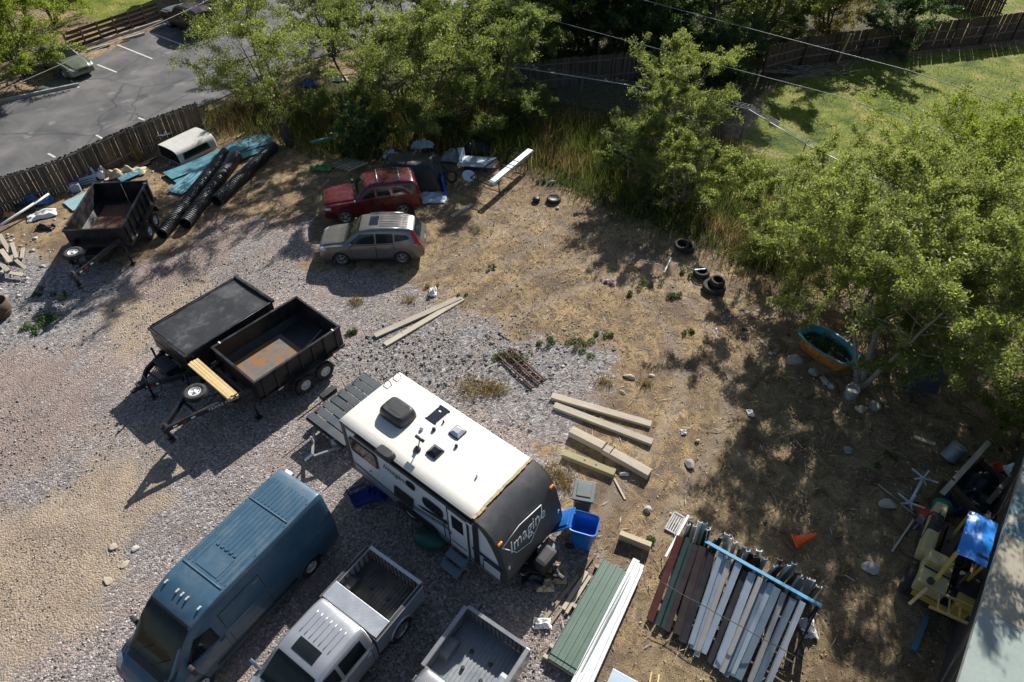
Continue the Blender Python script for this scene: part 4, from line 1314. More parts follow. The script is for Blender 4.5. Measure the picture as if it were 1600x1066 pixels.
    # wipers
    for y0 in (.12, -.42):
        p0 = B.hit((.9 * k, y0, 4), (0, 0, -1))[0] + Vector((0, 0, .02))
        p1 = B.hit((.70 * k, y0 + .42, 4), (0, 0, -1))[0] + Vector((0, 0, .022))
        MB().tube([p0, p1], .008, 4).obj('wiper', blacktrim, t)
    return t, B


grey_p = paint_mat('grey_taupe_paint', (0.19, 0.176, 0.165), 0.55, 0.30)
cf, cr = G(536, 414), G(631, 412)
ax_rz = heading(cr, cf)
yl = Vector((-math.sin(ax_rz), math.cos(ax_rz), 0))
# the wheels seen are on the car's left (camera) side
mid = (cf + cr) / 2
ctr = mid - yl * 0.84
t, B = suv('grey crossover car with sunroof parked below the red one', ctr, ax_rz, grey_p, (4.53, .91, 1.68, (1.33, -1.30), .34))
MB().grid(B.patch([(.02, .33, 0), (.02, -.33, 0), (-.36, -.33, 0), (-.36, .33, 0)], (0, 0, -1), .006, 6, 6)).obj('sunroof', glass, t)
for y in (-.42, -.26, -.1, .1, .26, .42):
    pp = [B.hit((x, y, 4), (0, 0, -1))[0] + Vector((0, 0, .003)) for x in (-.45, -.8, -1.2, -1.6)]
    MB().tube(pp, .012, 4).obj('roof_rib', grey_p, t)
MB().cyl(B.hit((-1.45, 0, 4), (0, 0, -1))[0], B.hit((-1.45, 0, 4), (0, 0, -1))[0] + Vector((-.12, 0, .22)), .006, n=5).obj('antenna', blacktrim, t)

red_p = paint_mat('dark_red_paint', (0.10, 0.004, 0.011), 0.25, 0.25, dfac=0.15)
f0, r0 = G(527, 352), G(645, 338)
rz = heading(r0, f0) + 0.02
yl = Vector((-math.sin(rz), math.cos(rz), 0))
ctr = G(585, 345) - yl * 0.80 + Vector((0.05, 0.1, 0))
t, B = suv('dark red four-wheel-drive car in dappled shade above the grey one', ctr, rz, red_p, (4.55, .89, 1.78, (1.36, -1.32), .37), 'boxy')
for x in (-.35, -1.35):
    pp = [B.hit((x, y, 4), (0, 0, -1))[0] + Vector((0, 0, .06)) for y in (-.56, 0, .56)]
    MB().tube(pp, .02, 5).obj('roof_bar', alloy, t)


def saloon(label, loc, rz, paint, name='saloon_car'):
    t = thing(name, label, 'car', (loc[0], loc[1], 0), rz)
    w = .88
    S = [sec(2.36, .60, .34, .62, .52, .65, .4), sec(2.25, .78, .24, .70, .70, .74, .55), sec(1.95, .86, .20, .80, .78, .85, .62), sec(1.5, w, .19, .87, .80, .93, .66), sec(1.05, w, .19, .91, .82, .98, .68),
         sec(.5, w, .19, .94, .82, 1.24, .64), sec(.05, w, .19, .96, .82, 1.40, .58), sec(-.6, w, .19, .97, .82, 1.43, .58), sec(-1.1, w, .20, .98, .82, 1.36, .58), sec(-1.55, w, .21, .98, .80, 1.12, .64),
         sec(-1.8, w * .98, .23, .96, .78, 1.03, .66), sec(-2.2, w * .93, .28, .92, .74, .97, .62), sec(-2.36, w * .8, .36, .74, .62, .78, .5)]
    B = Body(S, 110, 50, [(1.4, .32, .39, w * .55), (-1.38, .32, .39, w * .55)])
    B.obj('body', paint, t)
    MB().box((0, 0, .34), (3.8, 1.0, .2)).obj('chassis', blacktrim, t)
    B.sides('window', glass, t, [(.72, 1.0), (-.26, 1.02), (-.26, 1.32), (.2, 1.30)])
    B.sides('window', glass, t, [(-.33, 1.02), (-1.25, 1.03), (-1.0, 1.28), (-.33, 1.32)])
    B.part('windshield', lightglass, t, [(1.0, .62, 0), (1.0, -.62, 0), (.16, -.50, 0), (.16, .50, 0)], (0, 0, -1), .006, 10, 8)
    B.part('rear_window', glass, t, [(-1.66, .58, 0), (-1.66, -.58, 0), (-1.08, -.48, 0), (-1.08, .48, 0)], (0, 0, -1), .006, 8, 8)
    B.door(t, paint, [(.82, .36), (-.28, .36), (-.3, .92), (.82, .88)])
    B.door(t, paint, [(-.34, .36), (-1.0, .4), (-1.1, .93), (-.34, .92)])
    for sg in (1, -1):
        B.part('headlight', whitelens, t, [(2.24, sg * .36, .60), (2.0, sg * .80, .64), (1.98, sg * .78, .76), (2.22, sg * .36, .70)], (-.8, -sg * .55, -.1), .008, 5, 4)
        B.part('taillight', redlens, t, [(-2.3, sg * .76, .68), (-2.3, sg * .40, .68), (-2.3, sg * .40, .86), (-2.3, sg * .76, .86)], (1, 0, 0), .01, 4, 3)
        hb = B.hit((.72, 3 * sg, .95), (0, -sg, 0))[0]
        MB().box(hb + Vector((0, sg * .1, .05)), (.1, .18, .12), bev=.03).obj('mirror', paint, t)
        for x in (1.4, -1.38):
            wheel(t, x, sg * (w - .11), .32, .32, .2, sg)
    B.part('grille', blacktrim, t, [(2.3, .3, .52), (2.3, -.3, .52), (2.3, -.3, .62), (2.3, .3, .62)], (-1, 0, 0), .01, 6, 3)
    B.part('front_bumper', paint, t, [(2.3, .62, .36), (2.3, -.62, .36), (2.3, -.62, .48), (2.3, .62, .48)], (-1, 0, 0), .03, 8, 3)
    return t


olive_p = paint_mat('pale_olive_paint', (0.17, 0.19, 0.125), 0.45, 0.3)
g = G(105, 108)
saloon('pale olive saloon car in the car park under the leafy tree', g, heading(G(80, 96), G(140, 124)), olive_p)
dark_p = paint_mat('dark_brown_paint', (0.045, 0.025, 0.02), 0.3, 0.3)
g = G(300, 44)
suv('dark brown four-wheel-drive car hidden behind foliage in the car park', g, heading(G(330, 55), G(272, 33)), dark_p, (4.7, .93, 1.75, (1.4, -1.36), .37), 'boxy')


# ------------------------------------------------------------ the blue cargo van
def van(label, loc, rz):
    P = paint_mat('slate_blue_paint', (0.034, 0.09, 0.142), 0.0, 0.48, dust=(0.2, 0.2, 0.19), dfac=0.3)
    t = thing('cargo_van', label, 'van', (loc[0], loc[1], 0), rz)
    w = 1.02

    def vs(x, w_, zb, zbelt, wb_, zr, wr, rb=.93):
        return [(x, 0, zb), (x, .9 * w_, zb), (x, w_ * .985, zb + .12), (x, w_, (zb + zbelt) / 2), (x, w_ * .99, zbelt - .1), (x, wb_, zbelt), (x, wr, zr - .09), (x, wr * rb, zr), (x, 0, zr + .02)]
    S = [vs(2.98, .72, .40, .78, .66, .82, .5), vs(2.92, .86, .30, .95, .80, 1.0, .62), vs(2.78, .95, .26, 1.10, .88, 1.17, .70), vs(2.55, 1.0, .25, 1.22, .93, 1.30, .78), vs(2.35, w, .25, 1.28, .95, 1.42, .82),
         vs(1.9, w, .25, 1.35, .96, 1.88, .80), vs(1.5, w, .25, 1.40, .97, 2.22, .80), vs(1.15, w, .25, 1.45, .98, 2.38, .81), vs(.75, w, .25, 1.5, .985, 2.48, .82), vs(.3, w, .25, 1.5, .99, 2.5, .82), vs(-1.2, w, .25, 1.5, .99, 2.5, .82), vs(-2.5, w, .27, 1.5, .985, 2.5, .81),
         vs(-2.88, w * .99, .32, 1.5, .965, 2.46, .79), vs(-2.98, w * .95, .36, 1.5, .93, 2.36, .76)]
    B = Body(S, 150, 60, [(1.98, .35, .44, w * .6), (-1.82, .35, .44, w * .6)])
    B.obj('body', P, t)
    MB().box((0, 0, .42), (5.2, 1.2, .3)).obj('chassis', blacktrim, t)
    B.part('windshield_seal', blacktrim, t, [(2.44, .88, 0), (2.44, -.88, 0), (1.39, -.75, 0), (1.39, .75, 0)], (0, 0, -1), .004, 12, 10)
    B.part('windshield', lightglass, t, [(2.38, .84, 0), (2.38, -.84, 0), (1.45, -.72, 0), (1.45, .72, 0)], (0, 0, -1), .010, 12, 10)
    B.sides('window', glass, t, [(1.98, 1.42), (1.05, 1.42), (1.08, 1.92), (1.52, 1.98)])
    B.door(t, P, [(1.75, .42), (.95, .42), (.95, 1.38), (1.98, 1.38)])
    B.door(t, P, [(.80, .42), (-.45, .42), (-.45, 2.05), (.80, 2.05)])
    B.sides('rub_strip', blacktrim, t, [(1.45, .50), (-1.3, .50), (-1.3, .66), (1.45, .66)], .012)
    for z in (.9, 1.2, 1.42):
        B.sides('side_crease', P, t, [(.75, z), (-1.25, z), (-1.25, z + .03), (.75, z + .03)], .012, 16, 2)
    for sg in (1, -1):
        B.part('headlight', whitelens, t, [(2.9, sg * .55, .96), (2.6, sg * .95, 1.0), (2.55, sg * .92, 1.2), (2.75, sg * .6, 1.1)], (-.7, -sg * .6, -.3), .01, 4, 4)
        MB().box((-2.99, sg * .87, 1.05), (.05, .12, .42), bev=.015).obj('taillight', redlens, t)
        hb = B.hit((1.95, 3 * sg, 1.45), (0, -sg, 0))[0]
        MB().box(hb + Vector((0, sg * .18, 0)), (.12, .22, .34), bev=.04).box(hb + Vector((0, sg * .06, -.05)), (.06, .12, .06)).obj('mirror', blacktrim, t)
        for x in (1.98, -1.82):
            wheel(t, x, sg * (w - .13), .35, .35, .23, sg, 'steel')
    top = lambda x, y: B.hit((x, y, 5), (0, 0, -1))[0]
    for x0, x1 in ((.28, -1.72), (-1.88, -2.62)):
        for k in range(10):
            y = -.60 + k * 1.2 / 9
            xs = x0
            if x0 > 0 and 2 <= k <= 7:
                xs = -.42
            pp = [top(xs + (x1 - xs) * i / 6, y) for i in range(7)]
            MB().add([p + Vector((0, dy, dz)) for p in pp for dy, dz in ((-.034, -.004), (-.02, .014), (.02, .014), (.034, -.004))],
                     [(i * 4 + j, i * 4 + j + 1, i * 4 + j + 5, i * 4 + j + 4) for i in range(6) for j in range(3)]).obj('roof_rib', P, t)
    MB().grid(B.patch([(.26, .40, 0), (.26, -.40, 0), (-.34, -.40, 0), (-.34, .40, 0)], (0, 0, -1), .014, 4, 4)).obj('roof_panel', P, t)
    for k in range(5):
        y = -.32 + k * .16
        MB().box(top(-.40, y) + Vector((0, 0, .02)), (.07, .09, .03), bev=.012).obj('rib_end', P, t)
    for x in (-1.80,):
        MB().tube([top(x, y) + Vector((0, 0, .004)) for y in np.linspace(-.72, .72, 9)], .022, 6).obj('roof_bow', P, t)
    MB().tube([top(.38, y) + Vector((0, 0, .004)) for y in np.linspace(-.72, .72, 9)], .022, 6).obj('roof_bow', P, t)
    for y in (-.62, -.18, 0, .18, .62):
        MB().box(top(.98, y) + Vector((0, 0, .02)), (.12, .06, .05), bev=.02).obj('marker_light', whitelens, t)
    for y in (.66, -.66):
        MB().bar(top(.3, y) + Vector((0, 0, .005)), top(-2.6, y) + Vector((0, 0, .005)), .02, .012).obj('roof_seam', P, t)
        for x in (.25, -.7, -1.7, -2.5):
            MB().box(top(x, y * 1.1) + Vector((0, 0, .005)), (.05, .03, .02)).obj('roof_clip', chrome, t)
    MB().box((-2.99, 0, 2.22), (.06, .4, .10), bev=.02).obj('brake_light', redlens, t)
    MB().box((-2.995, -.48, 2.36), (.10, .26, .16), bev=.01).obj('sticker_box', whitepaint, t)
    B.part('cowl', blacktrim, t, [(2.56, .86, 0), (2.56, -.86, 0), (2.40, -.84, 0), (2.40, .84, 0)], (0, 0, -1), .01, 8, 2)
    for y0 in (.1, -.55):
        MB().tube([top(2.45, y0) + Vector((0, 0, .03)), top(2.1, y0 + .5) + Vector((0, 0, .03))], .012, 5).obj('wiper', blacktrim, t)
    B.part('front_bumper', blacktrim, t, [(3, .8, .42), (3, -.8, .42), (3, -.8, .62), (3, .8, .62)], (-1, 0, 0), .02, 8, 3)
    B.part('grille', blacktrim, t, [(3, .55, .72), (3, -.55, .72), (3, -.55, .86), (3, .55, .86)], (-1, 0, 0), .02, 8, 3)
    MB().box((-2.96, 0, .45), (.18, 1.7, .16), bev=.03).obj('rear_bumper', blacktrim, t)
    a = [B.hit((-1.05 - .34 * math.cos(R(an)) - .0, -3, 1.98 + .07 * math.sin(R(an))), (0, 1, 0))[0] + Vector((0, -.006, 0)) for an in range(20, 170, 15)]
    MB().tube(a, .007, 4).obj('side_scratch', whitepaint, t)
    return t


hv = R(237)
u = Vector((math.cos(hv), math.sin(hv), 0))
rm_ = (G(436, 733, 2.5) + G(493, 775, 2.5)) / 2
van('slate blue high-roof cargo van with ribbed roof', rm_ + u * 2.86, hv)


# ------------------------------------------------------------ the two pickups
def pickup(label, loc, rz, paint, bedmat, toolbox=False):
    t = thing('pickup_truck', label, 'pickup', (loc[0], loc[1], 0), rz)
    w = 1.0
    S = [sec(2.92, .80, .5, .92, .74, .95, .62), sec(2.82, .92, .42, 1.08, .86, 1.13, .74), sec(2.5, .97, .40, 1.16, .88, 1.21, .78), sec(1.9, w, .40, 1.20, .90, 1.25, .80), sec(1.35, w, .40, 1.22, .92, 1.28, .82), sec(1.12, w, .40, 1.23, .93, 1.32, .82),
         sec(.75, w, .40, 1.25, .94, 1.62, .78), sec(.42, w, .40, 1.26, .94, 1.86, .73), sec(0, w, .40, 1.27, .94, 1.93, .73), sec(-.6, w, .40, 1.27, .94, 1.93, .73), sec(-.98, w, .40, 1.27, .94, 1.88, .72), sec(-1.06, w * .98, .42, 1.25, .92, 1.70, .72)]
    B = Body(S, 110, 54, [(1.85, .40, .50, w * .6)])
    B.obj('cab', paint, t)
    MB().box((0, 0, .55), (5.0, 1.1, .3)).obj('chassis', blacktrim, t)
    B.part('windshield', lightglass, t, [(1.12, .74, 0), (1.12, -.74, 0), (.46, -.63, 0), (.46, .63, 0)], (0, 0, -1), .008, 10, 8)
    B.sides('window', glass, t, [(.92, 1.30), (.02, 1.31), (.02, 1.76), (.46, 1.76)])
    B.sides('window', glass, t, [(-.08, 1.31), (-.82, 1.31), (-.80, 1.74), (-.08, 1.76)])
    B.part('rear_window', glass, t, [(0, .66, 1.36), (0, -.66, 1.36), (0, -.60, 1.72), (0, .60, 1.72)], (1, 0, 0), .008, 8, 4)
    B.door(t, paint, [(1.05, .55), (-.02, .55), (-.02, 1.22), (1.05, 1.2)])
    B.door(t, paint, [(-.08, .55), (-.9, .55), (-.9, 1.22), (-.08, 1.22)])
    top = lambda x, y: B.hit((x, y, 5), (0, 0, -1))[0]
    for k in range(7):
        y = -.48 + .16 * k
        pp = [top(-.1 - .65 * i / 5, y) + Vector((0, 0, .004)) for i in range(6)]
        MB().tube(pp, .014, 5).obj('roof_rib', paint, t)
    MB().grid(B.patch([(.30, .36, 0), (.30, -.36, 0), (-.04, -.36, 0), (-.04, .36, 0)], (0, 0, -1), .008, 4, 4)).obj('sunroof', glass, t)
    # bed: outer sides, rails, floor with ribs, wheel housings, tailgate
    x0, x1 = -1.10, -2.88
    for sg in (1, -1):
        prof = [(x0, .62), (-1.55, .62), (-1.6, .75), (-1.72, .86), (-1.92, .92), (-2.12, .86), (-2.25, .75), (-2.3, .62), (x1, .62), (x1, 1.32), (x0, 1.32)]
        T = None
        mb = MB().prism(prof, sg * .93, sg * .995, 'y')
        mb.box((-1.99, sg * .955, 1.345), (1.78, .13, .05), bev=.015)
        mb.obj('bed_side', paint, t)
        MB().box((-1.99, sg * .955, 1.372), (1.76, .09, .012)).obj('bed_rail_cap', blacktrim if toolbox else paint, t)
        MB().prism([(-1.62, .82), (-1.66, .98), (-1.78, 1.06), (-2.06, 1.06), (-2.18, .98), (-2.22, .82)], sg * .66, sg * .925, 'y').obj('wheel_housing', bedmat, t)
        lip = [(-1.92 + .42 * math.cos(R(a)), sg * .998, .40 + .52 * math.sin(R(a)) * 1.02) for a in range(15, 166, 15)]
        MB().tube(lip, .03, 6).obj('wheel_lip', paint, t)
        MB().box((-2.90, sg * .93, 1.08), (.06, .13, .36), bev=.02).obj('taillight', redlens, t)
        for x in (1.85, -1.92):
            wheel(t, x, sg * .86, .40, .40, .27, sg, 'alloy', nsp=6)
        hb = B.hit((1.0, 3 * sg, 1.3), (0, -sg, 0))[0]
        MB().box(hb + Vector((0, sg * .22, .06)), (.10, .20, .30), bev=.03).box(hb + Vector((0, sg * .08, 0)), (.05, .16, .06)).obj('mirror', chrome if toolbox else blacktrim, t)
        B.part('headlight', whitelens, t, [(2.85, sg * .55, .86), (2.65, sg * .92, .88), (2.62, sg * .9, 1.06), (2.82, sg * .55, 1.04)], (-.8, -sg * .5, -.1), .01, 4, 3)
        MB().box((.3, sg * 1.02, .42), (1.9, .12, .06), bev=.02).obj('side_step', blacktrim, t)
    MB().box((-2.90, 0, 1.0), (.07, 1.84, .70), bev=.02).box((-2.90, 0, 1.355), (.10, 1.84, .02), 0).obj('tailgate', paint, t)
    MB().box((-1.13, 0, 1.05), (.05, 1.84, .58)).obj('bed_front', bedmat, t)
    fl = MB().box((-1.99, 0, .79), (1.72, 1.84, .04))
    for k in range(12):
        fl.box((-1.99, -.6 + 1.2 * k / 11, .815), (1.68, .055, .02))
    for k in range(14):
        fl.box((-2.845, -.86 + 1.72 * k / 13, 1.06), (.03, .05, .48))
    fl.obj('bed_liner', bedmat, t)
    for sg in (1, -1):
        mb = MB()
        for k in range(10):
            mb.box((-1.2 - 1.58 * k / 9, sg * .922, 1.08), (.05, .02, .46))
        mb.obj('side_liner', bedmat, t)
    for x, y in ((-1.75, .3), (-1.75, -.25), (-2.2, .28), (-2.2, -.3)):
        MB().cyl((x, y, .82), (x, y, .86), .05, n=10).box((x + .02, y, .88), (.05, .09, .05)).obj('hitch_puck', blacktrim, t)
    MB().box((-2.98, 0, .62), (.16, 1.8, .18), bev=.04).obj('rear_bumper', chrome, t)
    MB().box((2.93, 0, .62), (.16, 1.8, .22), bev=.05).obj('front_bumper', chrome, t)
    MB().box((2.9, 0, .95), (.06, 1.1, .26), bev=.02).obj('grille', blacktrim, t)
    if toolbox:
        dp = M('diamond_plate', (0.62, 0.64, 0.66), 0.35, 0.75, var=0.1, bmp=0.0)
        mb = MB().box((-1.40, 0, 1.26), (.48, 1.80, .24), bev=.01)
        o = mb.obj('toolbox', dp, t)
        lid = MB().box((-1.40, 0, 1.405), (.50, 1.90, .035), bev=.008)
        for i in range(8):
            for j in range(30):
                lid.box((-1.40 - .21 + .06 * i, -.90 + .062 * j, 1.424), (.036, .012, .006), 0, R(45 if (i + j) % 2 else -45))
        lid.obj('lid', dp, o)
    return t


silver_p = paint_mat('silver_paint', (0.50, 0.51, 0.53), 0.6, 0.30, dfac=0.2)
grey2_p = paint_mat('pewter_paint', (0.30, 0.30, 0.305), 0.6, 0.32, dfac=0.25)
bedA = M('dusty_bed_liner', (0.05, 0.05, 0.048), 0.7, var=0.3, dirt=(0.17, 0.155, 0.125), dfac=0.7, dscale=1.6, drange=(0.42, 0.7))
bedB = M('pale_bed_liner', (0.19, 0.21, 0.23), 0.5, 0.4, var=0.2, dirt=(0.42, 0.40, 0.36), dfac=0.5)
h1 = R(235)
u = Vector((math.cos(h1), math.sin(h1), 0))
rm1 = (G(576, 857, 1.35) + G(660, 910, 1.35)) / 2
pickup('silver crew cab pickup with diamond plate toolbox in its bed', rm1 + u * 2.9, h1, silver_p, bedA, True)
h2 = R(236)
u = Vector((math.cos(h2), math.sin(h2), 0))
rm2 = (G(733, 956, 1.35) + G(822, 1003, 1.35)) / 2
pickup('pewter pickup with empty pale ribbed bed at the bottom edge', rm2 + u * 2.9, h2, grey2_p, bedB, False)
# ------------------------------------------------------------ travel trailer ("camper")
def camper():
    hd = R(-39)
    u = Vector((math.cos(hd), math.sin(hd), 0))
    rear = (G(530, 652, 3.0) + G(625, 583, 3.0)) / 2
    o = rear + u * 3.2
    t = thing('travel_trailer', 'white and grey travel trailer with cream roof and dark curved front cap', 'camper', (o.x, o.y, 0), hd)
    W = 1.22
    roofm = M('cream_roof_membrane', (0.71, 0.685, 0.61), 0.75, var=0.08, vscale=1.0, dirt=(0.50, 0.44, 0.33), dfac=0.4, dscale=1.3, drange=(0.45, 0.85), stretch=(.6, 1.6, 1))
    side = M('white_gelcoat', (0.70, 0.71, 0.73), 0.35, var=0.06, dirt=(0.45, 0.42, 0.38), dfac=0.25)
    capm = M('charcoal_cap', (0.055, 0.056, 0.058), 0.42, var=0.15, dirt=(0.13, 0.115, 0.095), dfac=0.5, dscale=1.5)
    body = [(-3.2, .58), (-3.2, 2.93), (2.0, 2.93), (2.35, 2.86), (2.62, 2.64), (2.86, 2.2), (3.02, 1.7), (3.12, 1.2), (3.05, .75), (2.9, .58)]
    MB().prism(body, -W + .01, W - .01, 'y').obj('shell', side, t)
    # roof membrane with its slightly crowned surface
    rows = []
    for x in np.linspace(-3.21, 2.02, 14):
        rows.append([(x, y, 2.965 + .035 * (1 - (y / W) ** 2) - (0.03 if abs(y) > 1.2 else 0)) for y in (-W - .005, -1.2, -.9, -.5, 0, .5, .9, 1.2, W + .005)])
    mb = MB().grid(rows)
    mb.box((-.595, 0, 2.94), (5.23, 2 * W + .01, .03))
    roof = mb.obj('roof', roofm, t)
    # front cap
    cap = [(1.98, 2.97), (2.36, 2.90), (2.65, 2.67), (2.90, 2.22), (3.06, 1.71), (3.16, 1.2), (3.14, .9), (3.04, .62)]
    rows = [[(x, y, z) for y in np.linspace(-W - .015, W + .015, 9)] for x, z in cap]
    mb = MB().grid(rows)
    for sg in (1, -1):
        prof = cap + [(2.9, .62), (2.92, 1.2), (2.80, 1.7), (2.62, 2.15), (2.42, 2.5), (2.2, 2.72), (1.95, 2.80)]
        mb.prism(prof, sg * (W - .005), sg * (W + .02), 'y')
    capo = mb.obj('front_cap', capm, t)
    # sealant strip between roof and cap
    random.seed(5)
    mb = MB()
    for k in range(16):
        y = -W + .08 + k * (2 * W - .16) / 15
        mb.box((2.0 + random.gauss(0, .008), y, 2.985 + .03 * (1 - (y / W) ** 2)), (.07 + random.random() * .03, .165, .012), 0, random.gauss(0, .05))
    mb.obj('roof_sealant', M('brown_sealant', (0.42, 0.31, 0.16), 0.8, var=0.4, vscale=8), roof)
    # emblem: white script on the cap with a shield outline
    c0, c1 = Vector((2.90, 0, 2.22)), Vector((3.06, 0, 1.71))
    dn = (c1 - c0).normalized()
    mid = c0.lerp(c1, .35)
    nrm = Vector((-dn.z, 0, dn.x))
    nrm = nrm if nrm.x > 0 else -nrm
    whitel = M('white_vinyl', (0.75, 0.76, 0.76), 0.5)
    text_part('Imagine', .50, whitel, t, frame3(mid + nrm * .02 + Vector((0, -.18, 0)), (0, 1, 0), -dn), .003, shear=0.25)
    sh = [(-.95, .30), (-.2, .42), (.72, .30), (.62, -.05), (.0, -.46), (-.55, -.30), (-.95, .30)]
    F3 = frame3(mid + nrm * .018 + Vector((0, -.18, 0)), (0, 1, 0), -dn)
    MB().tube([F3 @ Vector((a, b, 0)) for a, b in sh[:]], .012, 4).obj('emblem_outline', whitel, t)
    for k in range(3):
        MB().cyl(F3 @ Vector((-.02 + .09 * k, -.27, -.01)), F3 @ Vector((-.02 + .09 * k, -.27, .004)), .028, n=8).obj('emblem_dot', whitel, t)
    for sg in (1, -1):
        MB().box((2.80, sg * (W - .10), 2.44), (.07, .16, .10), bev=.03).obj('marker_light', amber, t)
        MB().box((3.10, sg * (W - .12), 1.35), (.03, .06, .5), bev=.01).obj('cap_stripe', whitel, t)
    # visible (right) side: y negative
    S = -W - .012
    dark = M('dark_side_graphic', (0.03, 0.031, 0.034), 0.4)
    midg = M('grey_side_graphic', (0.22, 0.225, 0.235), 0.45)

    def onside(poly, off, mat, name, par=t, th=.012):
        return MB().prism(poly, S - off, S - off + th, 'y').obj(name, mat, par)
    onside([(-3.2, 2.80), (2.15, 2.80), (2.15, 2.95), (-3.2, 2.95)], .02, dark, 'gutter_rail')
    onside([(-3.2, .58), (3.0, .58), (3.06, .74), (-3.2, .74)], .006, midg, 'skirt')
    onside([(-3.2, .58), (-3.06, .58), (-3.06, 2.9), (-3.2, 2.9)], .008, dark, 'corner_trim')

    def win(x0, x1, z0, z1, rad=.1):
        P = []
        for cx, cz, a0 in ((x1 - rad, z1 - rad, 0), (x0 + rad, z1 - rad, 90), (x0 + rad, z0 + rad, 180), (x1 - rad, z0 + rad, 270)):
            P += [(cx + rad * math.cos(R(a0 + a)), cz + rad * math.sin(R(a0 + a))) for a in (0, 45, 90)]
        f = onside(P, .016, blacktrim, 'window')
        Q = [((x - (x0 + x1) / 2) * .88 + (x0 + x1) / 2, (z - (z0 + z1) / 2) * .86 + (z0 + z1) / 2) for x, z in P]
        onside(Q, .022, glass, 'pane', f)
    win(-2.95, -1.75, 1.75, 2.45)
    win(.05, .85, 1.72, 2.18, .16)
    win(-.55, -.2, 2.1, 2.4, .1)
    text_part('Imagine', .34, dark, t, frame3((-1.0, S - .012, 2.22), (1, 0, 0), (0, 0, 1)), .002, shear=0.3)
    onside([(-1.25, .95), (-.45, .95), (-.35, 1.55), (-1.15, 1.55)], .014, dark, 'pantry_hatch')
    # swoosh graphics
    onside([(-3.05, 1.05), (-1.3, .95), (.9, 1.5), (1.0, 1.35), (-1.2, .82), (-3.05, .9)], .008, midg, 'side_graphic')
    onside([(.95, 1.75), (-.2, 1.45), (.0, 1.40), (1.0, 1.62)], .010, dark, 'side_graphic')
    # door with frame
    fr = onside([(1.02, .66), (1.80, .66), (1.80, 2.62), (1.02, 2.62)], .018, dark, 'door_frame')
    d = onside([(1.08, .72), (1.74, .72), (1.74, 2.56), (1.08, 2.56)], .030, side, 'entry_door')
    onside([(1.2, 1.75), (1.62, 1.75), (1.62, 2.4), (1.2, 2.4)], .036, glass, 'pane', d)
    onside([(1.14, .98), (1.7, .98), (1.7, 1.03), (1.14, 1.03)], .036, dark, 'door_trim', d)
    MB().box((1.14, S - .05, 1.45), (.05, .05, .16), bev=.01).obj('handle', chrome, d)
    MB().tube([(.94, S - .05, 1.0), (.94, S - .09, 1.1), (.94, S - .09, 1.75), (.94, S - .05, 1.85)], .016, 6).obj('grab_handle', blacktrim, t)
    # front storage graphics
    onside([(1.95, .66), (2.15, .66), (2.15, 2.7), (1.95, 2.7)], .016, dark, 'side_graphic')
    h = onside([(2.28, .72), (2.92, .72), (2.94, 1.25), (2.28, 1.25)], .014, dark, 'storage_hatch')
    onside([(2.32, .76), (2.88, .76), (2.90, 1.21), (2.32, 1.21)], .020, side, 'hatch_panel', h)
    onside([(1.9, 1.45), (3.0, 1.45), (3.02, 1.36), (1.9, 1.36)], .02, dark, 'side_graphic')
    for x in (-2.2, -1.1, .4, 2.4):
        MB().cyl((x, S, 1.3), (x, S - .02, 1.3), .03, n=8).obj('vent_cap', blacktrim, t)
    for x in (-.72, .95, 1.9):
        MB().box((x, S - .05, 2.72), (.16, .08, .09), bev=.02).obj('awning_bracket' if x > 0 else 'porch_light', whitel, t)
    # awning tube along the gutter
    MB().cyl((-2.5, S - .07, 2.84), (2.0, S - .07, 2.84), .045, n=10).obj('awning_tube', dark, t)
    # steps
    st = MB().box((1.41, S - .20, .52), (.66, .26, .04), bev=.01).box((1.41, S - .46, .28), (.66, .26, .04), bev=.01)
    for x in (1.1, 1.72):
        st.bar((x, S + .1, .66), (x, S - .56, .14), .03, .05)
    st.obj('entry_step', M('grey_step', (0.20, 0.24, 0.28), 0.6), t)
    # wheels, frame, jacks, hitch
    MB().box((0, .9, .48), (6.0, .1, .16)).box((0, -.9, .48), (6.0, .1, .16)).box((0, 0, .5), (5.8, 1.7, .1)).obj('chassis', blacksteel, t)
    for x in (-.75, .18):
        for sg in (1, -1):
            wheel(t, x, sg * (W - .16), .36, .36, .22, sg, 'alloy')
    onside([(-1.2, .56), (-1.1, .80), (-.98, .86), (.42, .86), (.54, .80), (.62, .56)], .02, blacktrim, 'fender')
    for x, y in ((-2.9, .8), (-2.9, -.8), (2.5, .8), (2.5, -.8)):
        MB().cyl((x, y, .02), (x, y, .5), .03, n=8).box((x, y, .02), (.2, .2, .03)).obj('stabiliser_jack', blacksteel, t)
    MB().bar((2.9, .55, .46), (4.0, .03, .46), .06, .12).bar((2.9, -.55, .46), (4.0, -.03, .46), .06, .12).box((4.05, 0, .48), (.2, .1, .12), bev=.02).cyl((3.8, 0, .02), (3.8, 0, .9), .04, n=8).obj('hitch', blacksteel, t)
    MB().box((3.5, 0, .82), (.42, .66, .55), bev=.12).obj('gas_bottle_cover', blacktrim, t)
    # roof fittings
    zt = lambda y: 2.965 + .035 * (1 - (y / W) ** 2)
    acm = M('black_abs', (0.028, 0.029, 0.031), 0.45, var=0.2, dirt=(0.12, 0.11, 0.1), dfac=0.45)

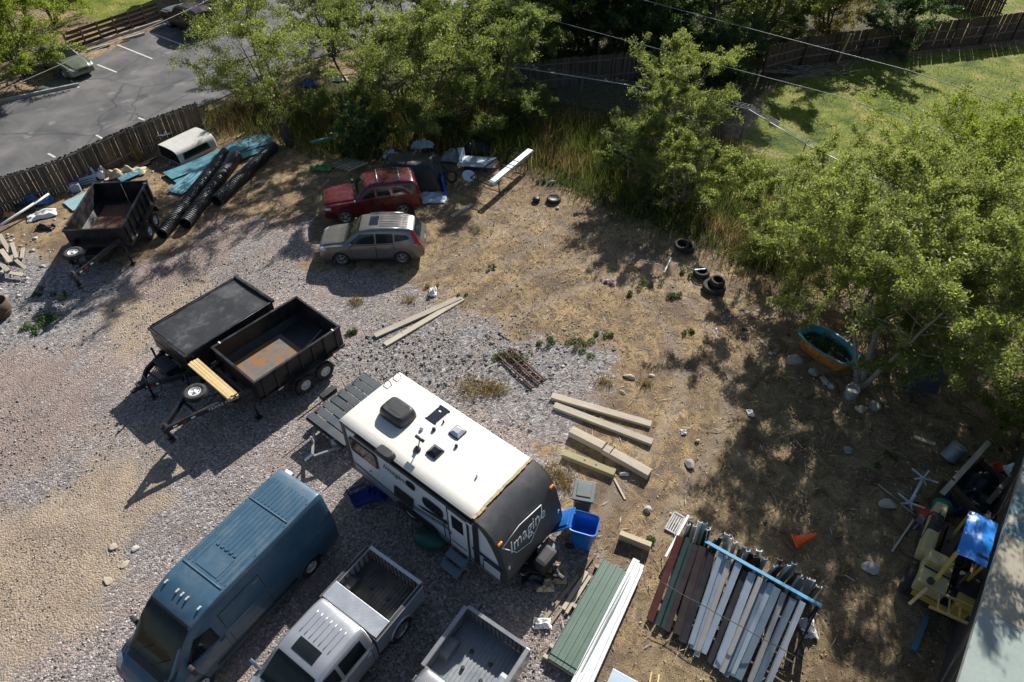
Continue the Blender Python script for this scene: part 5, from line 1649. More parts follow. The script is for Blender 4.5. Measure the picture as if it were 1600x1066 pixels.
    def hood(name, x, y, dx, dy, h, mat, taper=.8, par=roof):
        z = zt(y) - .005
        rows = []
        for f, k in ((0, 1), (.35, .99), (.7, .93), (.92, .84), (1, .72)):
            ring = []
            for a in range(24):
                an = 2 * math.pi * a / 24
                ca, sa = math.cos(an), math.sin(an)
                e = 0.42
                ring.append((x + math.copysign(abs(ca) ** e, ca) * dx / 2 * k, y + math.copysign(abs(sa) ** e, sa) * dy / 2 * k, z + h * f))
            ring.append(ring[0])
            rows.append(ring)
        mb = MB().grid(rows)
        mb.add(rows[-1][:-1], [tuple(range(24))], 0)
        return mb.obj(name, mat, par)

    def rp(px_, py_):          # a photo point on the roof in the trailer's own frame
        g = G(px_, py_, 3.0) - Vector((t.location.x, t.location.y, 0))
        return (g.x * math.cos(hd) + g.y * math.sin(hd), -g.x * math.sin(hd) + g.y * math.cos(hd))
    x, y = rp(622, 648)
    ac = hood('air_conditioner', x, y, 1.02, .74, .32, acm)
    MB().box((x + .1, y, zt(y) + .316), (.5, .3, .01)).obj('grille', blacktrim, ac)
    x, y = rp(684, 648)
    s_ = MB().box((x, y, zt(y) + .012), (.36, .66, .022), bev=.004)
    for k in (-.3, .3):
        s_.box((x, y + k, zt(y) + .01), (.42, .04, .02))
    so = s_.obj('solar_panel', M('solar_cells', (0.02, 0.022, 0.03), 0.2, var=0.3), roof)
    MB().box((x - .02, y + .12, zt(y) + .03), (.08, .05, .02)).obj('junction_box', whitepaint, so)
    x, y = rp(602, 709)
    hood('fridge_vent', x, y, .62, .34, .16, acm)
    for q, m in (((715, 676), whitelens), ((680, 707), glass)):
        x, y = rp(*q)
        v = MB().box((x, y, zt(y) + .02), (.38, .38, .05), bev=.01).obj('roof_vent', blacktrim, roof)
        P = [(-.17, -.17, 0), (.17, -.17, 0), (.17, .17, 0), (-.17, .17, 0), (-.09, -.09, .08), (.09, -.09, .08), (.09, .09, .08), (-.09, .09, .08)]
        MB().add(P, [(0, 1, 5, 4), (1, 2, 6, 5), (2, 3, 7, 6), (3, 0, 4, 7), (4, 5, 6, 7)], 0, False, Matrix.Translation((x, y, zt(y) + .045))).obj('dome', m, v)
    for q in ((652, 703),):
        x, y = rp(*q)
        MB().lathe([(.10, 0), (.11, .03), (.06, .06), (.05, .14), (.02, .16)], 14, 0, Matrix.Translation((x, y, zt(y)))).cyl((x + .02, y + .05, zt(y) + .14), (x + .03, y + .12, zt(y) + .42), .018, n=6).cyl((x - .12, y + .12, zt(y) + .42), (x + .18, y + .12, zt(y) + .42), .05, n=8).obj('tv_antenna', acm, roof)
    for q, rr, mm in (((659, 671), .06, whitepaint), ((713, 698), .05, acm), ((678, 672), .06, acm), ((693, 660), .03, acm), ((745, 745), .03, whitepaint)):
        x, y = rp(*q)
        MB().lathe([(rr, 0), (rr, .05), (rr * .7, .09), (0.001, .10)], 12, 0, Matrix.Translation((x, y, zt(y)))).obj('vent_stub', mm, roof)
    # ladder hoops at the rear roof edge
    lad = MB()
    for y in (.75, .98):
        lad.tube([(-3.22, y - .09, 1.0), (-3.26, y - .09, 2.95), (-3.2, y - .09, 3.12), (-3.02, y - .09, 3.12), (-2.98, y - .09, 2.98)], .014, 6) if y == .75 else lad.tube([(-3.22, y + .09, 1.0), (-3.26, y + .09, 2.95), (-3.2, y + .09, 3.12), (-3.02, y + .09, 3.12), (-2.98, y + .09, 2.98)], .014, 6)
    for z in (1.2, 1.5, 1.8, 2.1, 2.4, 2.7):
        lad.cyl((-3.25, .66, z), (-3.25, 1.07, z), .012, n=6)
    lad.obj('ladder', blacktrim, t)
    MB().box((-3.23, 0, .5), (.1, 2.2, .12), bev=.02).obj('rear_bumper', blacksteel, t)
    MB().cyl((3.2, .6, .62), (3.2, .6, .7), .05, n=8).obj('hitch_light', amber, t)
    return t


camper()

# ------------------------------------------------------------ dump trailers
rustfloor = M('rusty_steel_floor', (0.14, 0.135, 0.125), 0.7, 0.3, var=0.3, dirt=(0.36, 0.155, 0.03), dfac=0.95, dscale=1.1, drange=(0.45, 0.6))
brownfloor = M('brown_rust_floor', (0.15, 0.075, 0.045), 0.9, var=0.4, vscale=1.5, dirt=(0.24, 0.12, 0.07), dfac=0.7)
darkfloor = M('black_steel_floor', (0.03, 0.032, 0.036), 0.5, 0.2, var=0.4)
cover = M('black_mesh_tarp', (0.02, 0.021, 0.023), 0.55, var=0.4, vscale=1.4, dirt=(0.14, 0.14, 0.14), dfac=0.75, dscale=1.5, drange=(0.5, 0.8), bmp=0.3)


def dump_trailer(label, fm, rm, Wd, h, floor, spare=True, covered=False, text=None, seed=0, tl=1.9, goose=0.0):
    """fm, rm: front and rear middle of the box"""
    fm, rm = Vector((fm.x, fm.y, 0)), Vector((rm.x, rm.y, 0))
    hd = heading(rm, fm)
    L = (fm - rm).length
    c = (fm + rm) / 2
    t = thing('dump_trailer', label, 'trailer', c, hd, 'black dump trailers in the yard')
    w, z0 = Wd / 2, .78
    xf, xr = L / 2, -L / 2
    red = M('red_tape', (0.35, 0.02, 0.02), 0.5)
    # box: floor, sides, front wall, tailgate
    fl = MB().box((0, 0, z0 - .03), (L - .04, Wd - .04, .06)).obj('floor', darkfloor if not covered else floor, t)
    if not covered:
        MB().box((L * .14 if floor is rustfloor else 0.1, 0.03, z0 + .006), (L * .62 if floor is rustfloor else L * .85, Wd - .5, .008)).obj('floor_plate', floor, t)
    for sg in (1, -1):
        mb = MB().box((0, sg * (w - .03), (z0 + h) / 2), (L, .04, h - z0))
        mb.box((0, sg * (w - .015), h + .02), (L + .06, .09, .06), bev=.01)
        mb.box((0, sg * (w + .03), z0 + .02), (L, .08, .12))
        for k in range(7):
            mb.box((xr + .25 + k * (L - .5) / 6, sg * (w + .02), (z0 + h) / 2), (.07, .07, h - z0 - .06))
        # inner flange
        mb.prism([(sg * (w - .05), z0), (sg * (w - .22), z0), (sg * (w - .05), z0 + .22)], xr + .04, xf - .04, 'x')
        so = mb.obj('side_wall', blacksteel, t)
        for k in range(6):
            MB().box((xr + .5 + k * (L - .8) / 6, sg * (w + .072), z0 + .03), (.20, .006, .05)).obj('reflector', whitepaint if k % 2 else red, so)
        # fender and wheels
        fx = -.25
        mb = MB()
        P = [(fx + 1.02, .48), (fx + .92, .80), (fx + .74, .92), (fx - .74, .92), (fx - .92, .80), (fx - 1.02, .48)]
        for a, b in zip(P[:-1], P[1:]):
            mb.bar((a[0], sg * (w + .14), a[1]), (b[0], sg * (w + .14), b[1]), .26, .02, up=(0, 1, 0) if False else (0, 0, 1))
        mb.obj('fender', blacksteel, t)
        for x in (fx + .44, fx - .44):
            wheel(t, x, sg * (w + .13), .37, .37, .21, sg, 'steel')
    fr = MB().box((xf - .02, 0, (z0 + h) / 2 - .02), (.05, Wd - .02, h - z0)).box((xf, 0, h + .02), (.09, Wd + .04, .07), bev=.01)
    if covered:
        fr.box((xf + .01, 0, z0 + .25), (.02, Wd - .3, .3), 0)
    fr.obj('front_wall', blacksteel, t)
    tg = MB()
    for sg in (1, -1):
        tg.box((xr + .02, sg * w * .5, (z0 + h) / 2 - .02), (.05, w - .03, h - z0 - .02)).box((xr + .0, sg * w * .5, z0 + .3), (.03, w - .1, .06)).box((xr + .0, sg * (w - .08), z0 + .4), (.05, .06, .75))
    tg.box((xr + .02, 0, h + .01), (.07, Wd + .02, .05)).obj('tailgate', blacksteel, t)
    for sg in (1, -1):
        MB().box((xr - .05, sg * (w - .1), z0 - .1), (.04, .1, .14)).obj('taillight', redlens, t)
    # chassis, hoist box, tongue
    MB().box((0, .45, .62), (L + .2, .1, .18)).box((0, -.45, .62), (L + .2, .1, .18)).box((-.2, 0, .45), (1.4, 1.6, .1)).obj('chassis', blacksteel, t)
    tz = 1.18 if goose else .62
    ty = goose if goose else 0.0
    tg_ = MB()
    xb = xf + tl * .66
    for sg in (1, -1):
        A_, B_, C_ = Vector((xf - .1, sg * w * .8, tz)), Vector((xb, sg * .45 + ty * .5, tz + .08)), Vector((xf + tl, sg * .07 + ty, tz + .06 if goose else tz - .06))
        tg_.bar(A_, B_, .09, .2).bar(B_, C_, .09, .18)
        tg_.bar((xf + .05, sg * w * .8, .6), (xf + .05, sg * w * .8, tz + .1), .09, .09)
        for k in range(3):
            p_, q_ = B_.lerp(C_, .1 + .3 * k), B_.lerp(C_, .24 + .3 * k)
            n_ = (C_ - B_).cross(Vector((0, 0, 1))).normalized() * .05 * (1 if (C_ - B_).cross(Vector((0, 0, 1))).y * sg > 0 else -1)
            MB().bar(p_ + n_, q_ + n_, .012, .07).obj('reflector', red if k % 2 else whitepaint, t)
    tg_.box((xf + tl + .05, ty, tz + .04), (.26, .24, .2), bev=.02)
    tg_.bar((xf + .3, -w * .75, tz - .02), (xf + .3, w * .75, tz - .02), .1, .14)
    tg_.bar((xb, -.45 + ty * .5, tz + .02), (xb, .45 + ty * .5, tz + .02), .08, .1)
    to = tg_.obj('tongue', blacksteel, t)
    if goose:
        MB().cyl((xf + tl + .05, ty, .62), (xf + tl + .05, ty, tz + .28), .075, n=12).cyl((xf + tl + .05, ty, .58), (xf + tl + .05, ty, .74), .11, n=12).obj('coupler_tube', blacksteel, t)
    else:
        MB().box((xf + tl + .28, 0, tz - .02), (.32, .12, .12), bev=.02).obj('coupler', blacksteel, t)
        MB().cyl((xf + tl - .1, .2, .06), (xf + tl - .1, .2, 1.15), .04, n=8).box((xf + tl - .1, .2, .05), (.22, .22, .03)).obj('jack', blacksteel, t)
    for sg in (1, -1):
        MB().cyl((xf + .25, sg * (w - .1), .05), (xf + .25, sg * (w - .1), .95), .04, n=8).box((xf + .25, sg * (w - .1), .04), (.2, .2, .03)).obj('landing_leg', blacksteel, t)
    MB().box((xf + .32, -.1, .62), (.5, .9, .4), bev=.02).obj('pump_box', blacksteel, t)
    MB().tube([(xf + .5, -.3, .8), (xf + 1.0, -.35, .45), (xf + 1.3, -.25, .5), (xf + tl, ty - .05, tz)], .015, 5).obj('breakaway_cable', blacktrim, t)
    if spare:
        wheel(t, xf + tl * .52, spare, tz + .27, .37, .21, 1, 'steel', 'spare_wheel', (0, 0, .4))
    if text:
        a, b = Vector((xf - .1, w * .8, tz)), Vector((xb, .45 + ty * .5, tz + .08))
        d = (a - b).normalized()
        n = Vector((-d.y, d.x, 0))
        n = n if n.y > 0 else -n
        text_part(text, .17, whitepaint, to, frame3(a.lerp(b, .58) + n * .05, d, (0, 0, 1)), .002, space=1.05)
    if covered:
        rows = []
        for x in np.linspace(xr + .08, xf - .08, 13):
            rows.append([(x, y, h + .035 - .05 * math.exp(-((x - .2) / .5) ** 2 - ((y - .1) / .4) ** 2) - .03 * (1 - (y / w) ** 2) + .012 * math.sin(x * 5)) for y in np.linspace(-w + .08, w - .08, 11)])
        tp = MB().grid(rows)
        o = tp.obj('tarp', cover, t)
        for sg in (1, -1):
            MB().cyl((xr + .1, sg * (w + .03), h + .06), (xf - .1, sg * (w + .03), h + .06), .018, n=6).obj('tarp_arm', blacksteel, o)
        MB().box((xr - .03, 0, h + .05), (.14, Wd + .1, .10), bev=.03).obj('tarp_housing', blacksteel, o)
    else:
        # ratchet straps on the rails
        for k, (x, sg) in enumerate(((xr + .3, 1), (xf - .3, -1))):
            MB().box((x, sg * (w - .02), h + .06), (.05, .12, .02)).obj('strap', whitepaint, t)
    return t


d2f, d2r = (G(325, 542, 1.7) + G(403, 599, 1.7)) / 2, (G(457.5, 466, 1.7) + G(536, 507, 1.7)) / 2
dt = dump_trailer('open black dump trailer with orange-rusted floor plate, stacked studs at its front', d2f, d2r, 2.55, 1.66, rustfloor, -.05, text='TEXAS PRIDE', tl=2.8, goose=.35)
dcf, dcr = (G(230, 517, 1.7) + G(290, 553, 1.7)) / 2, (G(364, 433, 1.7) + G(428, 472, 1.7)) / 2
dump_trailer('black dump trailer closed with a dusty black cover', dcf, dcr, 2.3, 1.66, darkfloor, 0, True, tl=1.35)
d1f, d1r = (G(103, 362, 1.7) + G(186, 358, 1.7)) / 2, (G(140, 290, 1.7) + G(236, 281, 1.7)) / 2
dump_trailer('open black dump trailer with brown floor beside the corrugated pipes', d1f, d1r, 2.4, 1.72, brownfloor, -.45, tl=2.4, goose=-.12)

# studs lying across the tongue of the open dump trailer
pine = M('new_pine', (0.62, 0.45, 0.22), 0.7, var=0.2, vscale=3, stretch=(.6, 6, 6), tint=[(0, (.8, .78, .75)), (1, (1.1, 1.08, 1.0))])
hd = heading(d2r, d2f)
uf = Vector((math.cos(hd), math.sin(hd), 0))
us = Vector((-uf.y, uf.x, 0))
base = Vector((d2f.x, d2f.y, 0)) + uf * .74 + us * -.2
st = thing('stud_stack', 'bundle of new yellow pine studs on the tongue of the open dump trailer', 'lumber', base + Vector((0, 0, 1.37)), hd)
for i in range(4):
    for j in range(3):
        MB().box((0, 0, 0), (.085, 2.44, .04)).obj('stud', pine, st, (-.15 + .095 * i, random.gauss(0, .03), .02 + .043 * j), (0, 0, random.gauss(0, .006)))
for y_ in (.6, -.5):
    MB().box((0, y_, -.045), (.42, .06, .09)).obj('bearer', blacksteel, st)

# ------------------------------------------------------------ small flat deck trailer behind the travel trailer
deckm = M('dark_deck_board', (0.045, 0.058, 0.07), 0.55, 0.1, var=0.25, dirt=(0.16, 0.15, 0.13), dfac=0.3, tint=[(0, (.8, .8, .8)), (1, (1.3, 1.25, 1.2))])
a, b, c_ = G(478, 652, .75), G(570, 583, .75), G(535, 699, .75)
dv = (b - a)
L = dv.length
hd = heading(a, b)
u = dv / L
n = Vector((u.y, -u.x, 0))
wd = (c_ - a).dot(n)
dk = thing('deck_trailer', 'low trailer with a deck of dark slate boards behind the travel trailer', 'trailer', Vector((a.x, a.y, 0)), hd)
nb_ = 8
for i in range(nb_):
    MB().box((0, 0, 0), (L / nb_ - .045, wd * 1.02, .035), bev=.006).obj('deck_board', deckm, dk, ((i + .5) * L / nb_, -wd / 2, .75), (0, 0, random.gauss(0, .006)))
MB().bar((0, -.05, .66), (L, -.05, .66), .06, .1).bar((0, -wd + .05, .66), (L, -wd + .05, .66), .06, .1).bar((0, 0, .66), (0, -wd, .66), .06, .1).bar((L, 0, .66), (L, -wd, .66), .06, .1).bar((0, -wd / 2, .64), (L, -wd / 2, .64), .06, .1).obj('frame', blacksteel, dk)
for y in (.16, -wd - .02):
    MB().cyl((-.25, y, .70), (L * .55, y, .72), .02, n=6).obj('side_rail', blacksteel, dk)
tg_ = MB().bar((.1, -.25, .5), (-.75, -wd * .62, .45), .07, .09).bar((.3, -wd + .1, .5), (-.75, -wd * .62 - .08, .45), .07, .09).obj('tongue', M('galvanised_grey', (.3, .3, .3), .5, .4), dk)
MB().box((-.88, -wd * .63, .48), (.34, .10, .10), bev=.02).obj('coupler', chrome, dk)
MB().cyl((-.45, -wd * .45, .03), (-.45, -wd * .45, .85), .035, n=8).obj('jack', M('galvanised_grey', (.3, .3, .3), .5, .4), dk)
MB().lathe([(0.001, .62), (.12, .60), (.17, .52), (.17, .30), (0.001, .28)], 14, 0, Matrix.Translation((.05, -wd * .75, .1))).obj('winch_drum', M('galvanised_grey', (.3, .3, .3), .5, .4), dk)
MB().box((.45 * L, .28, .72), (.62, .24, .22), bev=.03).obj('tool_case', blacktrim, dk)
for x in (L * .5,):
    for y in (-.05, -wd + .05):
        wheel(dk, x, y, .30, .30, .18, 1 if y > -.5 else -1, 'steel')
for x in (.35 * L, .66 * L, .95 * L):
    MB().cyl((x, .04, .75), (x - .05, .06, 1.15), .012, n=5).obj('stake', blacksteel, dk)
# ------------------------------------------------------------ yard clutter
def local(o, hd, q, z=0.0):
    g = G(q[0], q[1], z) - o
    return Vector((g.x * math.cos(hd) + g.y * math.sin(hd), -g.x * math.sin(hd) + g.y * math.cos(hd), z))


def flat(p):
    return Vector((p.x, p.y, 0))


def single(mb, name, mat, label, cat, loc, rz=0.0, rot=None, group=None):
    o = mb.obj(name, mat, None, loc, rot if rot else (0, 0, rz))
    return tag(o, label, cat, group)


aged = M('grey_aged_timber', (0.43, 0.385, 0.31), 0.9, var=0.3, vscale=2.5, stretch=(.5, 6, 6), bmp=0.4, bscale=30, dirt=(0.18, 0.145, 0.10), dfac=0.5, tint=[(0, (.75, .75, .75)), (1, (1.15, 1.12, 1.05))])
treated = M('greenish_treated_timber', (0.30, 0.26, 0.14), 0.9, var=0.25, vscale=2.5, stretch=(.5, 6, 6), bmp=0.3)
brownlum = M('brown_lumber', (0.24, 0.175, 0.115), 0.9, var=0.3, stretch=(.5, 6, 6), tint=[(0, (.7, .7, .7)), (1, (1.4, 1.35, 1.3))])
rust = M('rusty_iron', (0.12, 0.06, 0.035), 0.9, var=0.5, vscale=6, bmp=0.3)
bluep = M('blue_plastic', (0.012, 0.15, 0.50), 0.38, var=0.12, dirt=(0.1, 0.2, 0.35), dfac=0.3)
greyp = M('grey_plastic', (0.17, 0.185, 0.19), 0.5, var=0.2, dirt=(0.3, 0.28, 0.25), dfac=0.3)
blackp = M('black_plastic', (0.018, 0.018, 0.02), 0.45, var=0.3, dirt=(0.08, 0.07, 0.06), dfac=0.4)
whitep = M('white_plastic', (0.68, 0.68, 0.66), 0.5, dirt=(0.4, 0.36, 0.3), dfac=0.4)
tealsheet = M('turquoise_sheet', (0.075, 0.235, 0.29), 0.45, 0.2, var=0.2, dirt=(0.26, 0.30, 0.30), dfac=0.5, dscale=2.5)
whitesheet = M('white_sheet_metal', (0.70, 0.73, 0.75), 0.4, 0.1, var=0.1, dirt=(0.45, 0.42, 0.38), dfac=0.4)
bluesheet = M('pale_blue_sheet_metal', (0.38, 0.47, 0.54), 0.4, 0.2, var=0.12, dirt=(0.3, 0.3, 0.3), dfac=0.3)
rockm = M('grey_rock', (0.25, 0.24, 0.22), 0.95, var=0.4, vscale=4, bmp=0.8, bscale=14)
tanrock = M('tan_stone', (0.42, 0.35, 0.26), 0.95, var=0.3, vscale=4, bmp=0.6, bscale=14)
concm = M('broken_concrete', (0.40, 0.38, 0.34), 0.95, var=0.25, vscale=5, bmp=0.6, bscale=20)


# timbers and boards lying on the ground: two ends seen in the photo, width, height
def beam(label, a, b, w, h, mat, name='timber', z=0.0, group=None, holes=0, dz=0.0):
    p, q = G(a[0], a[1], h + z), G(b[0], b[1], h + z)
    L = (q - p).length
    t = MB().box((0, 0, h / 2), (L, w, h), bev=.008)
    for k in range(holes):
        t.cyl((L * (-.08 + .22 * k), 0, h - .005), (L * (-.08 + .22 * k), 0, h + .004), .04, n=10, mi=1)
    o = t.obj(name, [mat, blacktrim], None, ((p.x + q.x) / 2, (p.y + q.y) / 2, z), (0, dz, heading(p, q)))
    return tag(o, label, 'timber', group)


GB = 'timbers lying on the dirt right of the camper'
beam('long grey timber, topmost of those lying right of the camper', (862, 617), (1018, 662), .26, .12, aged, group=GB)
beam('long grey timber, second from the top right of the camper', (866, 632), (1020, 690), .26, .13, aged, group=GB)
beam('short grey squared timber at the left end of the strapped pair', (892, 670), (944, 696), .30, .26, aged, group=GB)
beam('longer squared timber with a strap around its left end', (944, 698), (1016, 738), .30, .26, aged, group=GB)
beam('short greenish timber with two bolt holes near the camper front', (880, 706), (961, 738), .25, .2, treated, holes=2, group=GB)
for q in ((945, 697), (957, 703)):
    g = G(*q, .26)
    single(MB().tube([(-.0, -.16, .0), (0, -.16, .275), (0, .16, .275), (0, .16, .0)], .014, 4), 'strap_loop', blacktrim, 'black strap around the squared timber, ' + ('left one' if q[0] < 950 else 'right one'), 'strap', (g.x, g.y, 0), heading(G(944, 698, .2), G(1016, 738, .2)))
beam('long pale board, upper of the crossed pair below the grey car', (585, 524), (719, 464), .27, .06, aged, 'board', .03)
beam('long pale board, lower of the crossed pair below the grey car', (601, 538), (723, 466), .25, .06, aged, 'board')
beam('tan block of timber lying above the green panels', (969, 832), (1018, 851), .16, .30, M('tan_timber', (0.46, 0.38, 0.25), .8, var=.2, stretch=(.5, 6, 6)), 'timber_block')
for i, (a, b, w, m, lab) in enumerate([((850, 968), (905, 898), .10, brownlum, 'brown lath, leftmost of the strips beside the green panels'), ((860, 975), (912, 905), .07, brownlum, 'second brown lath beside the green panels'),
                                       ((880, 952), (917, 893), .12, aged, 'pale plank beside the top of the green panels'), ((885, 958), (922, 900), .09, aged, 'thin pale plank touching the green panels'),
                                       ((905, 900), (929, 866), .08, brownlum, 'dark lath running up to the blue cart')]):
    beam(lab, a, b, w, .035, m, 'plank', .01 * i)
beam('thin splintered pale stick below the greenish timber', (960, 748), (977, 780), .06, .03, M('pale_stick', (.5, .42, .3), .9), 'stick')
beam('thin white stick beside the tyres', (1049, 402), (1038, 425), .06, .05, whitep, 'stick')
beam('short pale board end under the trees', (1428, 682), (1462, 694), .14, .05, aged, 'board')
beam('long dark pole leaning towards the white metal base', (1394, 862), (1428, 812), .06, .06, steel, 'pole')
beam('faded blue pipe lying at the lower right', (1428, 1016), (1450, 962), .13, .12, M('faded_blue', (.06, .16, .22), .5), 'pipe')
beam('thin stick on the dirt left of the cone shade', (1320, 898), (1336, 908), .04, .03, aged, 'stick')
beam('weathered board lying in the shade by the steel rack', (668, 300), (650, 310), .2, .03, aged, 'board')
beam('pale plank in the dirt below the steel rack', (705, 338), (738, 318), .22, .03, aged, 'plank')


# irregular stones
def rock(label, q, s, mat, seed, name='rock', flatk=.6, group=None):
    r = np.random.default_rng(seed)
    bm = bmesh.new()
    bmesh.ops.create_icosphere(bm, subdivisions=2, radius=.5)
    k = r.normal(0, 1, (5, 3))
    for v in bm.verts:
        f = 1
        for kk in k:
            kk = kk / np.linalg.norm(kk)
            d = v.co.dot(Vector(kk))
            if d > .30:
                v.co -= Vector(kk) * (d - .30) * .8
        v.co *= r.uniform(.94, 1.06)
    for v in bm.verts:
        v.co = Vector((v.co.x * s[0] * 1.25, v.co.y * s[1] * 1.25, v.co.z * s[2] * 1.25))
    me = bpy.data.meshes.new(name)
    bm.to_mesh(me)
    bm.free()
    me.materials.append(mat)
    g = G(*q)
    return tag(link(name, me, None, (g.x, g.y, s[2] * .3), (0, 0, r.uniform(0, 6))), label, 'rock', group)


GK = 'rocks lying in the yard'
for i, (q, s, m, lab) in enumerate([((1240, 566), (.55, .45, .35), rockm, 'largest grey rock beside the blue and orange tub'), ((1271, 583), (.42, .32, .22), rockm, 'oval grey rock below the tub, left of the smaller two'),
                                    ((1288, 597), (.38, .26, .2), rockm, 'flat grey rock below the tub, middle one'), ((1298, 604), (.34, .26, .16), rockm, 'flat grey rock nearest the grey bucket'),
                                    ((1366, 636), (.42, .36, .25), rockm, 'grey stone right of the grey bucket'), ((1344, 642), (.34, .3, .2), tanrock, 'pale stone in the sun flecks right of the bucket'),
                                    ((1325, 704), (.34, .28, .14), rockm, 'small blue-grey slab alone in the shade'), ((1078, 725), (.40, .28, .12), rockm, 'grey wedge-shaped stone on the dappled dirt'),
                                    ((983, 590), (.42, .22, .14), tanrock, 'pinkish brick-shaped stone above the timbers'), ((862, 286), (.36, .22, .2), concm, 'broken concrete lump above the small wheel'),
                                    ((871, 326), (.16, .16, .1), concm, 'small pale lump below the small wheel'), ((1386, 790), (.5, .36, .22), concm, 'pale concrete slab left of the white metal base'),
                                    ((1362, 890), (.52, .4, .1), concm, 'flat grey stone in the shade at lower right'), ((1018, 588), (.2, .14, .1), tanrock, 'small tan stone right of the brick'),
                                    ((972, 614), (.22, .12, .1), tanrock, 'small pale stone just above the longest timber'), ((212, 858), (.2, .2, .06), concm, 'flat grey tile on the sandy gravel'),
                                    ((196, 882), (.28, .2, .05), tanrock, 'pale flat stone on the sandy gravel'), ((168, 908), (.28, .18, .05), tanrock, 'pale stone on the sand near the van mirror'), ((178, 855), (.26, .2, .05), tanrock, 'pale stone right above the other sand stones'),
                                    ((1012, 797), (.22, .2, .14), concm, 'small grey stone left of the siding rack'), ((1090, 690), (.16, .14, .1), tanrock, 'small stone above the wedge-shaped stone')]):
    rock(lab, q, s, m, 500 + i, group=GK)


# tyres
def tyre(label, q, r, w, z=0.0, tilt=(0, 0), rim=None, loc=None):
    mb = MB().lathe(tyre_prof(r, w, r * .6) + [(r * .72, w * .38), (r * .9, w * .25), (r * .9, -w * .25), (r * .72, -w * .38)], 28, 0, Matrix.Translation((0, 0, w / 2)), True, True)
    for k in range(28):
        an = 6.283 * (k + .5) / 28
        mb.box((0, 0, 0), (.02, .016, w * .6), 0, 0, Matrix.Rotation(an, 4, 'Z') @ Matrix.Translation((r, 0, w / 2)))
    g = G(*q)
    t = thing('tyre', label, 'tyre', (g.x, g.y, z), 0.3, 'old tyres in the yard', tilt)
    mb.obj('casing', rubber, t)
    if rim:
        MB().lathe([(r * .6, w * .9), (r * .55, w * .8), (r * .5, w * .55), (r * .2, w * .6), (r * .1, w * .5), (0.001, w * .5)], 20).obj('rim', rim, t)
    return t


tyre('small old tyre with pale grey rim alone at the dirt edge', (865, 314), .34, .19, 0, rim=M('dusty_rim', (.42, .39, .34), .8, dirt=(.3, .24, .17), dfac=.6))
tyre('lower of the two overlapping black tyres near the tall grass', (1072, 390), .36, .22)
tyre('upper tyre resting askew on another near the tall grass', (1064, 391), .32, .2, .2, (.12, -.18))
tyre('small tyre left of the large tyre pair', (1095, 430), .33, .24)
tyre('large tyre under a smaller one beside the white ash', (1115, 452), .48, .24)
tyre('black tyre lying inside the larger tyre', (1118, 449), .31, .22, .22, (.1, .06))
single(MB().bar((-.25, 0, .1), (.2, .05, .12), .06, .02), 'slat', whitep, 'white slat lying inside the small tyre', 'slat', flat(G(1093, 429)) + Vector((0, 0, .16)))


# crumpled sheets and rags
def rag(label, q, sx, sy, h, mat, seed, name='rag', rz=0.0, cat='cloth', z=0.01, group=None, n=16):
    r = np.random.default_rng(seed)
    ox, oy = r.uniform(0, 50, 2)
    rows = []
    for i in range(n + 1):
        row = []
        for j in range(n + 1):
            u_, v_ = i / n * 2 - 1, j / n * 2 - 1
            e = 1 + .22 * (vnoise(np.array([math.atan2(v_, u_) * 1.4 + ox]), np.array([seed * 1.0]), 3)[0] - .5)
            f = fbm(np.array([u_ * 2.2 + ox]), np.array([v_ * 2.2 + oy]), seed, 3)[0]
            edge = max(abs(u_), abs(v_))
            row.append((u_ * sx / 2 * e, v_ * sy / 2 * e, z + h * max(0, f - .18) * (1 - .75 * edge ** 3) * 1.6))
        rows.append(row)
    top = MB().grid(rows)
    top.grid([[(a, b_, c - .012) for a, b_, c in row[::-1]] for row in rows])
    g = G(*q)
    return single(top, name, mat, label, cat, (g.x, g.y, 0), rz, group=group)


tanc = M('tan_canvas', (.55, .43, .27), .9, var=.2)
bluet = M('blue_tarp', (.012, .07, .36), .35, var=.3)
darkt = M('dark_tarp', (.012, .016, .022), .5, var=.4)
palec = M('pale_blue_cloth', (.42, .52, .6), .7, var=.15)
whitec = M('white_scrap', (.72, .71, .68), .8, var=.15)
rag('tan crumpled canvas beside the truck cap', (196, 272), 2.0, .9, .5, tanc, 61, rz=.3)
rag('white crumpled sheet on the ground by the fence post', (66, 338), 1.2, .6, .3, whitec, 62, rz=.5)
rag('blue crumpled tarp against the foot of the picket fence', (62, 318), 1.3, .6, .6, M('blue_fabric', (.03, .13, .35), .7, var=.4), 63, rz=.5)
rag('pale blue cloth spread on the ground right of the red car', (676, 310), 1.3, 1.0, .25, palec, 64)
rag('white plastic scrap in the straw below the grey car', (676, 458), .34, .5, .35, whitec, 65)
rag('pink and white torn scrap on the straw dirt', (953, 441), .5, .2, .15, M('pink_scrap', (.55, .33, .42), .8, var=.4), 66, rz=-.5)
x, y, r_ = scatter(420, [gpoly([(1118, 478), (1150, 474), (1175, 490), (1160, 506), (1125, 500)])], (6, 16), (16, 26), 67, wob=.4)
stone_field('plaster_bits', x, y, r_, .05, .2, tint_mat('plaster_white', [(0, (.3, .28, .26)), (.5, (.6, .58, .55)), (1, (.75, .74, .72))]), 'white plaster and ash bits scattered right of the tyres', 1.2)
rag('small white scrap below the greenish timber', (975, 741), .3, .14, .1, whitec, 68)
rag('white crumpled paper on the dirt left of the laths', (848, 975), .45, .3, .25, whitec, 69)
rag('small white scrap above the green weeds at centre', (1068, 676), .2, .2, .12, whitec, 70)
rag('small white scrap in the dappled dirt', (1172, 646), .22, .3, .15, whitec, 71)
rag('dark netting heap on the dirt near the fence foot', (72, 357), .8, .4, .3, darkt, 72)
rag('white rag draped on the truck cap', (259, 227), .9, .42, .22, whitec, 73, rz=.5).location.z = .62
rag('dark crumpled sheet near the camper steps and bucket', (832, 905), .7, .5, .3, darkt, 74)
